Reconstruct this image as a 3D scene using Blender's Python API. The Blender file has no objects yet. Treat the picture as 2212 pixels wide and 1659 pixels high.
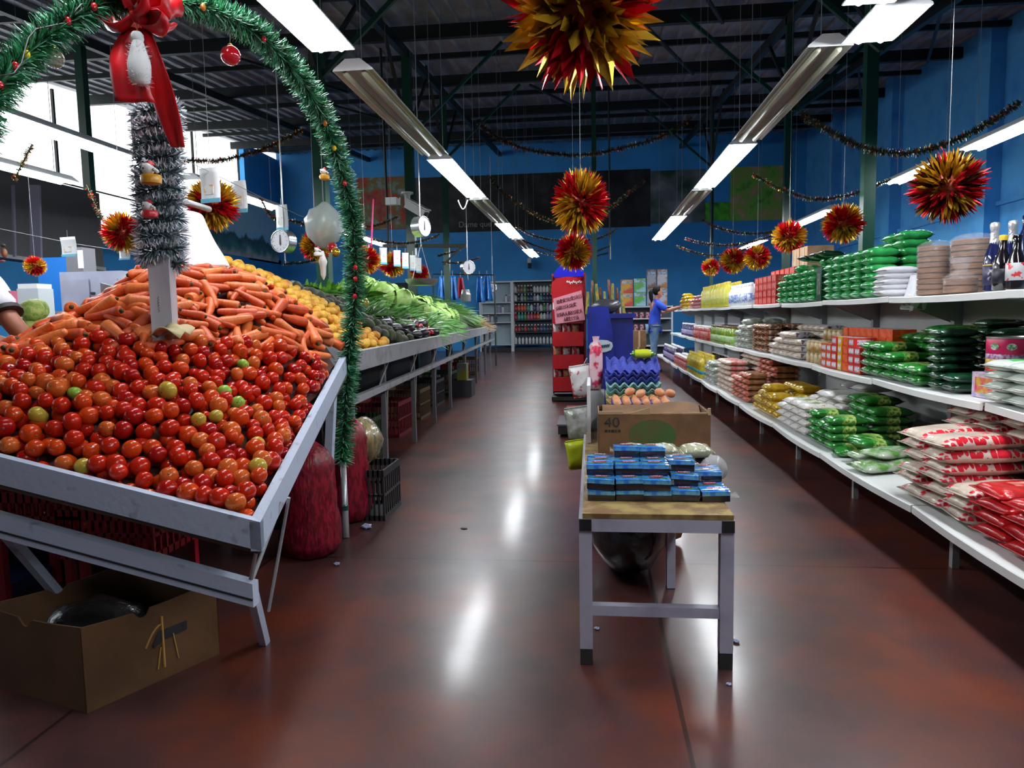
import bpy, bmesh, math, random
import numpy as np
from mathutils import Vector, Matrix, Euler
PI = math.pi
R = random.Random(11)
SC = bpy.context.scene
C = SC.collection
# ------------------------------------------------------------------ camera
FPX = 1560.0
CAM = Vector((0.0, 0.0, 1.15))
YAW, PITCH, ROLL = math.radians(6.32), math.radians(5.36), -0.018
CM = Matrix.Rotation(YAW, 3, 'Z') @ Matrix.Rotation(PI / 2 - PITCH, 3, 'X') @ Matrix.Rotation(ROLL, 3, 'Z')
cam = bpy.data.cameras.new('camera')
cam.sensor_width = 36.0
cam.lens = FPX / 2212 * 36.0
cam.clip_start = 0.05
camo = bpy.data.objects.new('camera', cam)
camo.matrix_world = Matrix.Translation(CAM) @ CM.to_4x4()
C.objects.link(camo)
SC.camera = camo

def ray(px, py):
    return (CM @ Vector(((px - 1106) / FPX, -(py - 829.5) / FPX, -1.0)))
def at(px, py, Y):
    d = ray(px, py); return CAM + d * (Y / d.y)
def atz(px, py, z):
    d = ray(px, py); return CAM + d * ((z - CAM.z) / d.z)
def atx(px, py, x):
    d = ray(px, py); return CAM + d * (x / d.x)
def proj(p):
    v = CM.transposed() @ (Vector(p) - CAM)
    return (1106 + FPX * v.x / -v.z, 829.5 - FPX * v.y / -v.z)

# ------------------------------------------------------------------ materials
_M = {}
def mat(name, col, rough=0.5, metal=0.0, var=0.0, vscale=8.0, bump=0.0, bscale=40.0, col2=None, spec=0.5, emit=None, alpha=1.0, coat=0.0, trans=0.0, lo=0.4, hi=0.6, stretch=None, obj=True):
    if name in _M: return _M[name]
    m = bpy.data.materials.new(name); m.use_nodes = True
    nt = m.node_tree; N = nt.nodes; L = nt.links
    b = N['Principled BSDF']
    b.inputs['Base Color'].default_value = (*col, 1)
    b.inputs['Roughness'].default_value = rough
    b.inputs['Metallic'].default_value = metal
    b.inputs['Specular IOR Level'].default_value = spec
    b.inputs['Coat Weight'].default_value = coat
    b.inputs['Coat Roughness'].default_value = 0.08
    b.inputs['Transmission Weight'].default_value = trans
    b.inputs['Alpha'].default_value = alpha
    tc = None
    def coords():
        nonlocal tc
        if tc is None:
            t = N.new('ShaderNodeTexCoord'); mp = N.new('ShaderNodeMapping')
            if stretch: mp.inputs['Scale'].default_value = stretch
            L.new(t.outputs['Object' if obj else 'Generated'], mp.inputs['Vector']); tc = mp.outputs['Vector']
        return tc
    if var > 0 or col2:
        n = N.new('ShaderNodeTexNoise'); n.inputs['Scale'].default_value = vscale; n.inputs['Detail'].default_value = 4
        L.new(coords(), n.inputs['Vector'])
        r = N.new('ShaderNodeMapRange'); r.inputs['From Min'].default_value = lo; r.inputs['From Max'].default_value = hi
        L.new(n.outputs['Fac'], r.inputs['Value'])
        x = N.new('ShaderNodeMix'); x.data_type = 'RGBA'
        c2 = col2 or tuple(max(0, c * (1 - var)) for c in col)
        x.inputs['A'].default_value = (*col, 1); x.inputs['B'].default_value = (*c2, 1)
        L.new(r.outputs['Result'], x.inputs['Factor']); L.new(x.outputs['Result'], b.inputs['Base Color'])
    if bump > 0:
        n = N.new('ShaderNodeTexNoise'); n.inputs['Scale'].default_value = bscale; n.inputs['Detail'].default_value = 3
        L.new(coords(), n.inputs['Vector'])
        u = N.new('ShaderNodeBump'); u.inputs['Strength'].default_value = bump; u.inputs['Distance'].default_value = 0.01
        L.new(n.outputs['Fac'], u.inputs['Height']); L.new(u.outputs['Normal'], b.inputs['Normal'])
    if emit:
        b.inputs['Emission Color'].default_value = (*emit[0], 1); b.inputs['Emission Strength'].default_value = emit[1]
    _M[name] = m
    return m

# ------------------------------------------------------------------ mesh builder
class MB:
    def __init__(s): s.v = []; s.f = []; s.m = []; s.mi = 0
    def add(s, vs, fs, mi=None):
        o = len(s.v); s.v.extend(tuple(v) for v in vs)
        k = s.mi if mi is None else mi
        for f in fs: s.f.append(tuple(o + i for i in f)); s.m.append(k)
        return s
    def box(s, c, d, rot=None, mi=None, taper=1.0):
        hx, hy, hz = d[0] / 2, d[1] / 2, d[2] / 2
        vs = []
        for z in (-1, 1):
            t = taper if z > 0 else 1.0
            for x, y in ((-1, -1), (1, -1), (1, 1), (-1, 1)): vs.append(Vector((x * hx * t, y * hy * t, z * hz)))
        if rot is not None: vs = [rot @ v for v in vs]
        c = Vector(c)
        return s.add([v + c for v in vs], [(3, 2, 1, 0), (4, 5, 6, 7), (0, 1, 5, 4), (1, 2, 6, 5), (2, 3, 7, 6), (3, 0, 4, 7)], mi)
    def beam(s, p0, p1, w, h, mi=None, up=(0, 0, 1)):
        p0, p1 = Vector(p0), Vector(p1); d = p1 - p0; L = d.length
        y = d.normalized(); up = Vector(up)
        x = y.cross(up)
        if x.length < 1e-4: x = y.cross(Vector((1, 0, 0)))
        x.normalize(); z = x.cross(y)
        return s.box((p0 + p1) / 2, (w, L, h), Matrix((x, y, z)).transposed(), mi)
    def tube(s, pts, r, n=8, mi=None, cap=True):
        pts = [Vector(p) for p in pts]; rs = r if isinstance(r, (list, tuple)) else [r] * len(pts)
        vs, fs = [], []
        prev = None
        for i, p in enumerate(pts):
            t = (pts[min(i + 1, len(pts) - 1)] - pts[max(i - 1, 0)])
            t = t.normalized() if t.length > 1e-9 else Vector((0, 0, 1))
            if prev is None:
                a = t.cross(Vector((0, 0, 1)))
                if a.length < 1e-3: a = t.cross(Vector((1, 0, 0)))
            else: a = prev - t * prev.dot(t)
            a.normalize(); prev = a; b = t.cross(a)
            for k in range(n):
                q = 2 * PI * k / n
                vs.append(p + (a * math.cos(q) + b * math.sin(q)) * rs[i])
        for i in range(len(pts) - 1):
            for k in range(n):
                k2 = (k + 1) % n
                fs.append((i * n + k, i * n + k2, (i + 1) * n + k2, (i + 1) * n + k))
        if cap:
            fs.append(tuple(reversed(range(n)))); fs.append(tuple((len(pts) - 1) * n + k for k in range(n)))
        return s.add(vs, fs, mi)
    def lathe(s, prof, n=16, c=(0, 0, 0), mi=None, M=None, sx=1.0, sy=1.0):
        vs, fs = [], []
        c = Vector(c)
        for (r, z) in prof:
            for k in range(n):
                q = 2 * PI * k / n
                v = Vector((r * math.cos(q) * sx, r * math.sin(q) * sy, z))
                vs.append((M @ v if M else v) + c)
        for i in range(len(prof) - 1):
            for k in range(n):
                k2 = (k + 1) % n
                fs.append((i * n + k, i * n + k2, (i + 1) * n + k2, (i + 1) * n + k))
        fs.append(tuple(reversed(range(n)))); fs.append(tuple((len(prof) - 1) * n + k for k in range(n)))
        return s.add(vs, fs, mi)
    def ball(s, c, r, nu=12, nv=8, mi=None, M=None, fn=None):
        r = r if isinstance(r, (list, tuple)) else (r, r, r); c = Vector(c)
        vs, fs = [], []
        for j in range(nv + 1):
            th = PI * j / nv
            for i in range(nu):
                ph = 2 * PI * i / nu
                d = Vector((math.sin(th) * math.cos(ph), math.sin(th) * math.sin(ph), -math.cos(th)))
                k = fn(d) if fn else 1.0
                v = Vector((d.x * r[0], d.y * r[1], d.z * r[2])) * k
                vs.append((M @ v if M else v) + c)
        for j in range(nv):
            for i in range(nu):
                i2 = (i + 1) % nu
                fs.append((j * nu + i, j * nu + i2, (j + 1) * nu + i2, (j + 1) * nu + i))
        return s.add(vs, fs, mi)
    def grid(s, fn, nu, nv, mi=None):
        vs = [fn(i / nu, j / nv) for j in range(nv + 1) for i in range(nu + 1)]
        fs = [(j * (nu + 1) + i, j * (nu + 1) + i + 1, (j + 1) * (nu + 1) + i + 1, (j + 1) * (nu + 1) + i) for j in range(nv) for i in range(nu)]
        return s.add(vs, fs, mi)
    def poly(s, pts, mi=None): return s.add(pts, [tuple(range(len(pts)))], mi)
    def prism(s, pts, off, mi=None):
        n = len(pts); off = Vector(off); p = [Vector(q) for q in pts]
        return s.add(p + [q + off for q in p], [tuple(reversed(range(n))), tuple(range(n, 2 * n))] + [(i, (i + 1) % n, n + (i + 1) % n, n + i) for i in range(n)], mi)
    def mesh(s, name, mats, smooth=False):
        me = bpy.data.meshes.new(name); me.from_pydata(s.v, [], s.f)
        for m in (mats if isinstance(mats, (list, tuple)) else [mats]): me.materials.append(m)
        if len(me.materials) > 1: me.polygons.foreach_set('material_index', s.m)
        me.validate(); bm = bmesh.new(); bm.from_mesh(me)
        bmesh.ops.remove_doubles(bm, verts=bm.verts, dist=1e-6)
        if not getattr(s, 'keepn', False): bmesh.ops.recalc_face_normals(bm, faces=bm.faces)
        bm.to_mesh(me); bm.free()
        if smooth:
            me.polygons.foreach_set('use_smooth', [True] * len(me.polygons))
            if smooth != 'all': me.set_sharp_from_angle(angle=math.radians(50))
        me.update()
        return me
    def build(s, name, mats, parent=None, smooth=False, world=True):
        return put(name, s.mesh(name, mats, smooth), parent, world)

def put(name, me, parent=None, world=True):
    o = bpy.data.objects.new(name, me); C.objects.link(o)
    if parent is not None:
        o.parent = parent
        if world:
            q = parent; off = Vector((0, 0, 0))
            while q is not None: off += q.location; q = q.parent
            o.location = -off
    return o
def thing(name, label, cat, loc=(0, 0, 0), rot=(0, 0, 0), group=None):
    o = bpy.data.objects.new(name, None); C.objects.link(o)
    o.location = loc; o.rotation_euler = rot; o.empty_display_size = 0.05
    return tag(o, label, cat, group)
def tag(o, label, cat, group=None, kind=None):
    o['label'] = label; o['category'] = cat
    if group: o['group'] = group
    if kind: o['kind'] = kind
    return o
def struct(o):
    o['kind'] = 'structure'; return o
def one(mb, name, mats, label, cat, group=None, smooth=False, kind=None):
    o = mb.build(name, mats, None, smooth); tag(o, label, cat, group, kind); return o
def dup(root, loc=None, rot=None, label=None, group=None, scale=None):
    r = root.copy(); C.objects.link(r)
    if loc is not None: r.location = loc
    if rot is not None: r.rotation_euler = rot
    if scale is not None: r.scale = scale if not isinstance(scale, (int, float)) else (scale,) * 3
    if label: r['label'] = label
    if group: r['group'] = group
    def rec(a, b):
        for ch in list(a.children):
            c = ch.copy(); C.objects.link(c); c.parent = b
            c.matrix_parent_inverse = ch.matrix_parent_inverse.copy()
            rec(ch, c)
    rec(root, r)
    return r
class Proto:
    """first use moves the built thing itself, later uses copy it"""
    def __init__(s, o): s.o = o; s.used = False
    def __call__(s, loc, rot=(0, 0, 0), label=None, group=None, scale=None):
        if not s.used:
            s.used = True; o = s.o; o.location = loc; o.rotation_euler = rot
            if label: o['label'] = label
            if group: o['group'] = group
            if scale is not None: o.scale = scale if not isinstance(scale, (int, float)) else (scale,) * 3
            return o
        o = dup(s.o, loc, rot, label, group, scale if scale is not None else (1, 1, 1))
        return o
ORD = ['zeroth', 'first', 'second', 'third', 'fourth', 'fifth', 'sixth', 'seventh', 'eighth', 'ninth', 'tenth', 'eleventh', 'twelfth', 'thirteenth', 'fourteenth', 'fifteenth', 'sixteenth', 'seventeenth', 'eighteenth', 'nineteenth', 'twentieth']
def lay(k, n):
    return 'only' if n == 1 else 'bottom' if k == 0 else 'top' if k == n - 1 else ORD[k + 1]
def text_mesh(txt, size, depth=0.002):
    cu = bpy.data.curves.new('t', 'FONT'); cu.body = txt; cu.size = size; cu.extrude = depth; cu.align_x = 'CENTER'; cu.align_y = 'CENTER'
    o = bpy.data.objects.new('t', cu); C.objects.link(o)
    dg = bpy.context.evaluated_depsgraph_get(); me = bpy.data.meshes.new_from_object(o.evaluated_get(dg))
    bpy.data.objects.remove(o); bpy.data.curves.remove(cu)
    return me
def noise2(x, y, s=1.0):
    from mathutils import noise
    return noise.noise(Vector((x * s, y * s, 3.7)))
# ================================================================== SETTING
XL, XR, YB, YF = -10.8, 6.9, 24.6, -3.5
def roofz(y): return 4.7 + 0.085 * y
# floor material: polished red concrete with joints
fm = bpy.data.materials.new('red_concrete'); fm.use_nodes = True
N = fm.node_tree.nodes; L = fm.node_tree.links; b = N['Principled BSDF']
tc = N.new('ShaderNodeTexCoord')
n1 = N.new('ShaderNodeTexNoise'); n1.inputs['Scale'].default_value = 1.4; n1.inputs['Detail'].default_value = 7; n1.inputs['Roughness'].default_value = 0.62
L.new(tc.outputs['Object'], n1.inputs['Vector'])
cr = N.new('ShaderNodeValToRGB'); e = cr.color_ramp.elements
e[0].position = 0.34; e[0].color = (0.026, 0.012, 0.012, 1); e[1].position = 0.64; e[1].color = (0.135, 0.028, 0.012, 1)
q = e.new(0.48); q.color = (0.066, 0.024, 0.023, 1)
L.new(n1.outputs['Fac'], cr.inputs['Fac'])
n2 = N.new('ShaderNodeTexNoise'); n2.inputs['Scale'].default_value = 4; n2.inputs['Detail'].default_value = 2
L.new(tc.outputs['Object'], n2.inputs['Vector'])
br = N.new('ShaderNodeTexBrick'); br.offset = 0.0; br.inputs['Scale'].default_value = 1.0
br.inputs['Brick Width'].default_value = 1.8; br.inputs['Row Height'].default_value = 1.8; br.inputs['Mortar Size'].default_value = 0.007
br.inputs['Color1'].default_value = (1, 1, 1, 1); br.inputs['Color2'].default_value = (1, 1, 1, 1); br.inputs['Mortar'].default_value = (0.3, 0.3, 0.3, 1)
mpb = N.new('ShaderNodeMapping'); mpb.inputs['Location'].default_value = (1.55, 0.3, 0)
L.new(tc.outputs['Object'], mpb.inputs['Vector']); L.new(mpb.outputs['Vector'], br.inputs['Vector'])
mx = N.new('ShaderNodeMix'); mx.data_type = 'RGBA'; mx.blend_type = 'MULTIPLY'; mx.inputs['Factor'].default_value = 1
L.new(cr.outputs['Color'], mx.inputs['A']); L.new(br.outputs['Color'], mx.inputs['B'])
L.new(mx.outputs['Result'], b.inputs['Base Color'])
mr = N.new('ShaderNodeMapRange'); mr.inputs['To Min'].default_value = 0.285; mr.inputs['To Max'].default_value = 0.40
L.new(n2.outputs['Fac'], mr.inputs['Value']); L.new(mr.outputs['Result'], b.inputs['Roughness'])
bu = N.new('ShaderNodeBump'); bu.inputs['Strength'].default_value = 0.035; bu.inputs['Distance'].default_value = 0.02
n3 = N.new('ShaderNodeTexNoise'); n3.inputs['Scale'].default_value = 5; n3.inputs['Detail'].default_value = 3
L.new(tc.outputs['Object'], n3.inputs['Vector'])
b.inputs['Specular IOR Level'].default_value = 0.5; b.inputs['Coat Weight'].default_value = 0.22; b.inputs['Coat Roughness'].default_value = 0.14

struct(MB().box(((XL + XR) / 2, (YB + YF) / 2, -0.05), (XR - XL + 0.4, YB - YF + 0.4, 0.1)).build('floor', fm))
M_blue = mat('blue_plaster', (0.06, 0.44, 0.97), 0.6, var=0.15, vscale=1.2, bump=0.35, bscale=6)
M_blue2 = mat('cracked_blue_plaster', (0.10, 0.45, 0.92), 0.6, col2=(0.05, 0.30, 0.80), vscale=2.5, lo=0.5, hi=0.75, bump=0.8, bscale=9)
M_roof = mat('roof_sheet', (0.36, 0.365, 0.38), 0.5, metal=0.0, var=0.35, vscale=2.0)
M_steel = mat('dark_truss_paint', (0.006, 0.010, 0.009), 0.5)
M_green = mat('green_post_paint', (0.006, 0.05, 0.03), 0.3)
M_white = mat('white_paint', (0.80, 0.80, 0.82), 0.45)
M_wworn = mat('worn_white_paint', (0.50, 0.57, 0.72), 0.5, col2=(0.12, 0.13, 0.17), vscale=16, lo=0.62, hi=0.80, bump=0.2)
M_dark = mat('dark_panel', (0.012, 0.013, 0.016), 0.6)
struct(MB().box(((XL + XR) / 2, YB + 0.1, 3.5), (XR - XL, 0.2, 7.2)).build('wall_back', M_blue))
wr = MB()
wr.box((XR + 0.1, (YB + YF) / 2, 3.4), (0.2, YB - YF, 7.0))
for y in (9.6, 13.5, 17.5, 21.5): wr.box((XR - 0.12, y, 3.4), (0.26, 0.42, 7.0))
wr.box((XR - 0.03, (YB + YF) / 2, 2.9), (0.08, YB - YF, 0.07))
struct(wr.build('wall_right', M_blue2))
struct(MB().box(((XL + XR) / 2, YF - 0.1, 2.2), (XR - XL, 0.2, 4.6)).build('wall_front', mat('grey_plaster', (0.25, 0.26, 0.28), 0.7)))
# left wall: solid below, open clerestory above, dark board hung on it
M_lw = mat('pale_wall', (0.45, 0.5, 0.55), 0.6, var=0.2, vscale=2)
wl = MB(); wl.box((XL - 0.1, (YB + YF) / 2, 1.62), (0.2, YB - YF, 3.24))
wl.box((XL - 0.1, 23.4, 4.9), (0.2, 2.4, 3.6))
struct(wl.build('wall_left', M_blue))
wf = MB()
for y in np.arange(1.0, 22.5, 2.6): wf.beam((XL, y, 3.2), (XL, y, roofz(y)), 0.05, 0.05)
for z in (4.05, 4.9): wf.beam((XL, YF, z), (XL, 22.2, z), 0.03, 0.03)
struct(wf.build('window_1', M_steel))
# roof: corrugated sheet
rb = MB()
def ribs(x):
    t = (x * 4.0) % 1.0
    return 0.035 * (1 if t < 0.18 else 0)
xs = []
x = XL
while x < XR:
    xs += [(x, 0.0), (x + 0.2, 0.0), (x + 0.215, 0.045), (x + 0.26, 0.045), (x + 0.275, 0.0)]
    x += 0.275
vs = []; 
for y in (YF, YB):
    for (x, h) in xs: vs.append((x, y, roofz(y) + 0.1 - h))
n = len(xs); rb.add(vs, [(i, i + 1, n + i + 1, n + i) for i in range(n - 1)])
vs2 = [(XL - .2, YF, roofz(YF) + 0.16), (XR + .2, YF, roofz(YF) + 0.16), (XR + .2, YB + .2, roofz(YB) + 0.16), (XL - .2, YB + .2, roofz(YB) + 0.16)]
rb.poly(vs2)
struct(rb.build('ceiling', M_roof))
# trusses: chord, lower chord, webs, each one is a roof beam
k = 1
for y in (5.3, 8.4, 11.6, 14.8, 18.2, 21.4):
    t = MB(); z = roofz(y)
    t.box(((XL + XR) / 2, y, z - 0.08), (XR - XL, 0.10, 0.20))
    o = t.build('trim_%d' % k, M_steel); struct(o); k += 1
for y in (6.9, 10.0, 13.2, 16.5, 19.8, 23.0):
    o = MB().box(((XL + XR) / 2, y, roofz(y) - 0.02), (XR - XL, 0.06, 0.09)).build('trim_%d' % k, M_steel); struct(o); k += 1
for x in (-7.5, -3.0, 2.95, 5.0):
    t = MB(); t.beam((x, YF, roofz(YF) - 0.24), (x, YB, roofz(YB) - 0.24), 0.10, 0.14)
    o = t.build('trim_%d' % k, M_steel); struct(o); k += 1
# diagonal struts from beams to posts
def strut(p0, p1, w=0.05, m=None):
    global k
    o = MB().beam(p0, p1, w, w).build('trim_%d' % k, m or M_steel); struct(o); k += 1
for x, ys in ((-3.0, (8.0, 12.1, 15.1)), (2.95, (8.0, 11.2, 18.4))):
    for y in ys:
        for s in (-1, 1):
            strut((x, y, roofz(y) - 1.6), (x + s * 1.6, y, roofz(y) - 0.15), 0.05, M_green)
            strut((x, y, roofz(y) - 1.5), (x, y + s * 1.5, roofz(y) - 0.2), 0.045)
for y in (11.6, 14.8, 18.2):
    for x in (-6.0, -1.2, 0.9, 5.2): strut((x, y - 3.0, roofz(y - 3) - 0.15), (x + 1.1, y, roofz(y) - 0.2), 0.045)
# green posts
def post(x, y, label, r=0.06):
    t = thing('roof_post', label, 'post', (x, y, 0))
    MB().box((x, y, roofz(y) / 2 - 0.1), (2 * r, 2 * r, roofz(y) - 0.2)).build('shaft', M_green, t)
    MB().box((x, y, 0.01), (4 * r, 4 * r, 0.02)).build('base_plate', M_green, t)
    return t
post(-3.0, 8.0, 'dark green roof post behind the round dial scale and the avocados', 0.07)
post(-3.0, 12.1, 'dark green roof post carrying the white security camera', 0.07)
post(-3.0, 15.1, 'slim green roof post behind the lettuce, third along the produce counter', 0.06)
post(2.95, 8.25, 'tall green roof post by the right wall behind the green packs', 0.06)
post(2.95, 11.5, 'green roof post at the end of the garden picture banner', 0.05)
post(2.95, 18.4, 'thin green roof post near the back wall among the tinsel balls', 0.04)
post(0.06, 11.3, 'thin dark green roof post just behind the red snack rack', 0.035)
post(-7.6, 10.5, 'green roof post by the far left stalls beneath the daylight opening', 0.06)

# pictures and boards on the walls
def picture(name, label, x0, x1, z0, z1, cols, scale, y=YB - 0.015, thick=0.03):
    m = bpy.data.materials.new(name + '_print'); m.use_nodes = True
    N = m.node_tree.nodes; L = m.node_tree.links; b = N['Principled BSDF']; b.inputs['Roughness'].default_value = 0.5
    tc = N.new('ShaderNodeTexCoord'); nz = N.new('ShaderNodeTexNoise'); nz.inputs['Scale'].default_value = scale; nz.inputs['Detail'].default_value = 5
    mp = N.new('ShaderNodeMapping'); mp.inputs['Location'].default_value = (x0, 0, z0 * 2)
    L.new(tc.outputs['Object'], mp.inputs['Vector']); L.new(mp.outputs['Vector'], nz.inputs['Vector'])
    cr = N.new('ShaderNodeValToRGB'); el = cr.color_ramp.elements
    el[0].position = 0.3; el[0].color = (*cols[0], 1); el[1].position = 0.7; el[1].color = (*cols[-1], 1)
    for i, c in enumerate(cols[1:-1]): q = el.new(0.3 + 0.4 * (i + 1) / (len(cols) - 1)); q.color = (*c, 1)
    L.new(nz.outputs['Fac'], cr.inputs['Fac']); L.new(cr.outputs['Color'], b.inputs['Base Color'])
    o = MB().box(((x0 + x1) / 2, y, (z0 + z1) / 2), (x1 - x0, thick, z1 - z0)).build(name, m)
    return tag(o, label, 'banner')
def px_rect(px0, py0, px1, py1, Y): 
    a = at(px0, py0, Y); c = at(px1, py1, Y); return min(a.x, c.x), max(a.x, c.x), min(a.z, c.z), max(a.z, c.z)
x0, x1, z0, z1 = px_rect(770, 385, 890, 494, YB)
picture('picture_banner', 'printed banner of red and green produce high on the back wall', x0, x1, z0, z1, [(0.05, 0.07, 0.03), (0.6, 0.03, 0.02), (0.16, 0.2, 0.05), (0.4, 0.4, 0.45)], 3.0)
x0, x1, z0, z1 = px_rect(893, 385, 1405, 489, YB)
bn = picture('picture_banner', 'long dark grey landscape banner with pale writing along its lower edge', x0, x1, z0, z1, [(0.003, 0.003, 0.003), (0.02, 0.02, 0.02), (0.05, 0.055, 0.05)], 1.6)
tp = at(1044, 484, YB - 0.06)
tm = text_mesh('Dame que linda', 0.27)
tm.materials.append(mat('banner_letter', (0.35, 0.33, 0.31), 0.5))
to = put('lettering', tm, bn, True); to.location = Vector((tp.x, YB - 0.034, tp.z)); to.rotation_euler = (PI / 2, 0, 0)
x0, x1, z0, z1 = px_rect(1405, 370, 1522, 480, YB)
picture('picture_banner', 'grey waterfall banner between the dark landscape and the garden picture', x0, x1, z0, z1, [(0.03, 0.08, 0.04), (0.2, 0.23, 0.24), (0.5, 0.5, 0.54)], 1.2)
x0, x1, z0, z1 = px_rect(1523, 438, 1576, 476, YB)
picture('picture_banner', 'small bright green fruit picture beside the garden picture', x0, x1, z0, z1, [(0.02, 0.2, 0.02), (0.15, 0.7, 0.03), (0.05, 0.15, 0.03)], 2.0)
x0, x1, z0, z1 = px_rect(1578, 362, 1706, 474, YB)
picture('picture_banner', 'bright green garden picture high at the end of the back wall', x0, x1, z0, z1, [(0.05, 0.22, 0.02), (0.25, 0.65, 0.08), (0.45, 0.5, 0.12), (0.75, 0.45, 0.35)], 2.2)
# seaside mural on left wall
a = atx(470, 440, XL + 0.05); c = atx(586, 545, XL + 0.05)
mz0, mz1 = min(a.z, c.z) - 0.3, max(a.z, c.z) + .4
mm = bpy.data.materials.new('seaside_print'); mm.use_nodes = True
N = mm.node_tree.nodes; L = mm.node_tree.links; b = N['Principled BSDF']
tc = N.new('ShaderNodeTexCoord'); sp = N.new('ShaderNodeSeparateXYZ'); L.new(tc.outputs['Object'], sp.inputs['Vector'])
nz = N.new('ShaderNodeTexNoise'); nz.inputs['Scale'].default_value = 2.2; nz.inputs['Detail'].default_value = 5; L.new(tc.outputs['Object'], nz.inputs['Vector'])
ma = N.new('ShaderNodeMath'); ma.operation = 'MULTIPLY_ADD'; ma.inputs[1].default_value = 0.9; L.new(nz.outputs['Fac'], ma.inputs[0]); L.new(sp.outputs['Z'], ma.inputs[2])
mr = N.new('ShaderNodeMapRange'); mr.inputs['From Min'].default_value = mz0 + .3; mr.inputs['From Max'].default_value = mz1 + 0.5; L.new(ma.outputs[0], mr.inputs['Value'])
cr = N.new('ShaderNodeValToRGB'); el = cr.color_ramp.elements
el[0].position = 0.1; el[0].color = (0.7, 0.68, 0.6, 1); el[1].position = 0.55; el[1].color = (0.55, 0.85, 0.95, 1)
for p, cc in ((0.22, (0.1, 0.3, 0.3, 1)), (0.38, (0.05, 0.12, 0.12, 1)), (0.44, (0.45, 0.8, 0.95, 1))): q = el.new(p); q.color = cc
L.new(mr.outputs['Result'], cr.inputs['Fac']); L.new(cr.outputs['Color'], b.inputs['Base Color'])
tag(MB().box((XL + 0.015, (a.y + c.y) / 2, (mz0 + mz1) / 2), (0.03, abs(c.y - a.y) + 1.2, mz1 - mz0)).build('picture_mural', mm), 'pale blue seaside picture panel in the far left corner above the carrots', 'banner')
# dark stall fascia on the left
fa = thing('stall_fascia', 'large dark stall hood hanging over the far left stalls', 'stall hood', (-7.0, 10.0, 2.0))
p0, p1 = at(-60, 350, 8.6), at(214, 418, 10.4); q0, q1 = at(-60, 545, 8.6), at(225, 582, 10.4)
MB().prism([p0, p1, q1, q0], (-0.5, 0.7, 0)).build('hood', M_dark, fa)
MB().beam(q0 + Vector((0.05, -0.05, 0)), q1 + Vector((0.05, -0.05, 0)), 0.05, 0.05).build('edge_rail', mat('grey_rail', (0.1, 0.1, 0.11), 0.4), fa)
for (fx, w) in ((75, 26), (28, 5)):
    m0, m1 = at(fx, 400, 8.9), at(fx + 4, 555, 8.9)
    MB().beam(m0, m1, 0.03, w / FPX * 9).build('upright', mat('violet_grey', (0.07, 0.065, 0.10), 0.5), fa)

# ================================================================== LIGHTS (lamps of the place, plus an added unseen lamp)
LIT = mat('lit_tube', (1, 1, 1), 0.5, emit=((0.93, 0.97, 1.0), 52.0))
UNLIT = mat('unlit_tube', (0.40, 0.40, 0.30), 0.4)
M_refl = mat('lamp_reflector', (0.78, 0.8, 0.82), 0.35)
M_wire = mat('hanger_wire', (0.25, 0.26, 0.27), 0.4)
ZL = 2.75
def lamp(x, y0, y1, lit, label, z=ZL, w=0.27, name='fluorescent_light', tilt=0.0):
    yc = (y0 + y1) / 2; Ln = y1 - y0
    t = thing(name, label, 'ceiling light', (x, yc, z), (0, tilt, 0), 'fluorescent lights in the two aisle rows')
    del t['group']
    h = MB(); e = w / 2
    prof = [(-e, 0.0), (-e + 0.004, 0.012), (-0.05, 0.075), (0.05, 0.075), (e - 0.004, 0.012), (e, 0.0)]
    inner = [(e - 0.006, 0.0), (0.045, 0.066), (-0.045, 0.066), (-e + 0.006, 0.0)]
    loop = prof + inner
    n = len(loop)
    h.add([(px_, s * Ln / 2, pz) for s in (-1, 1) for (px_, pz) in loop], [(i, (i + 1) % n, n + (i + 1) % n, n + i) for i in range(n)])
    for s in (-1, 1): h.add([(px_, s * Ln / 2, pz) for (px_, pz) in prof], [tuple(range(len(prof)))])
    h.build('reflector', M_refl, t, world=False)
    for s in (-1, 1):
        MB().tube([(s * 0.062, -Ln / 2 + 0.04, -0.004), (s * 0.062, Ln / 2 - 0.04, -0.004)], 0.019, 8).build('tube', LIT if lit else UNLIT, t, 'all', world=False)
    for s in (-1, 1):
        yy = s * Ln * 0.42; zz = roofz(yc + yy) - z
        MB().tube([(0, yy, 0.07), (0, yy, zz)], 0.003, 5).build('hanger', M_wire, t, world=False)
    return t
X1, X2 = -1.52, 1.46
lamp(X1, 1.9, 4.35, True, 'big bright fluorescent light above the tomatoes beside the green arch')
lamp(X1, 4.7, 7.2, False, 'unlit fluorescent light right behind the bright one beside the arch')
lamp(X1, 7.4, 9.8, True, 'lit fluorescent light with a loop of white cable over the aisle')
lamp(X1, 10.0, 12.4, False, 'unlit fluorescent light over the middle of the produce counter')
lamp(X1, 12.6, 15.0, True, 'lit fluorescent light crossing the banner writing on the back wall')
lamp(X1, 15.3, 17.4, False, 'short unlit fluorescent light near the back wall, produce side')
lamp(X1, 17.6, 19.9, True, 'small lit fluorescent light nearest the back wall, produce side')
lamp(X2, 1.75, 4.15, True, 'very bright fluorescent light at the top edge over the grocery shelves')
lamp(X2 + .2, 4.2, 4.72, True, 'short bright fluorescent light hung askew beside the grocery row', w=0.3)
lamp(X2, 4.75, 7.15, False, 'unlit fluorescent light over the grocery shelves, its ribs showing')
lamp(X2, 7.3, 9.7, True, 'lit fluorescent light in front of the garden picture banner')
lamp(X2, 9.9, 12.2, False, 'unlit fluorescent light below the grey waterfall banner')
lamp(X2, 12.4, 16.2, True, 'lit fluorescent light nearest the back wall, grocery side')
lamp(3.85, 6.6, 8.0, True, 'lit fluorescent light by the right wall just above the large dark tinsel ball')
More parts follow.
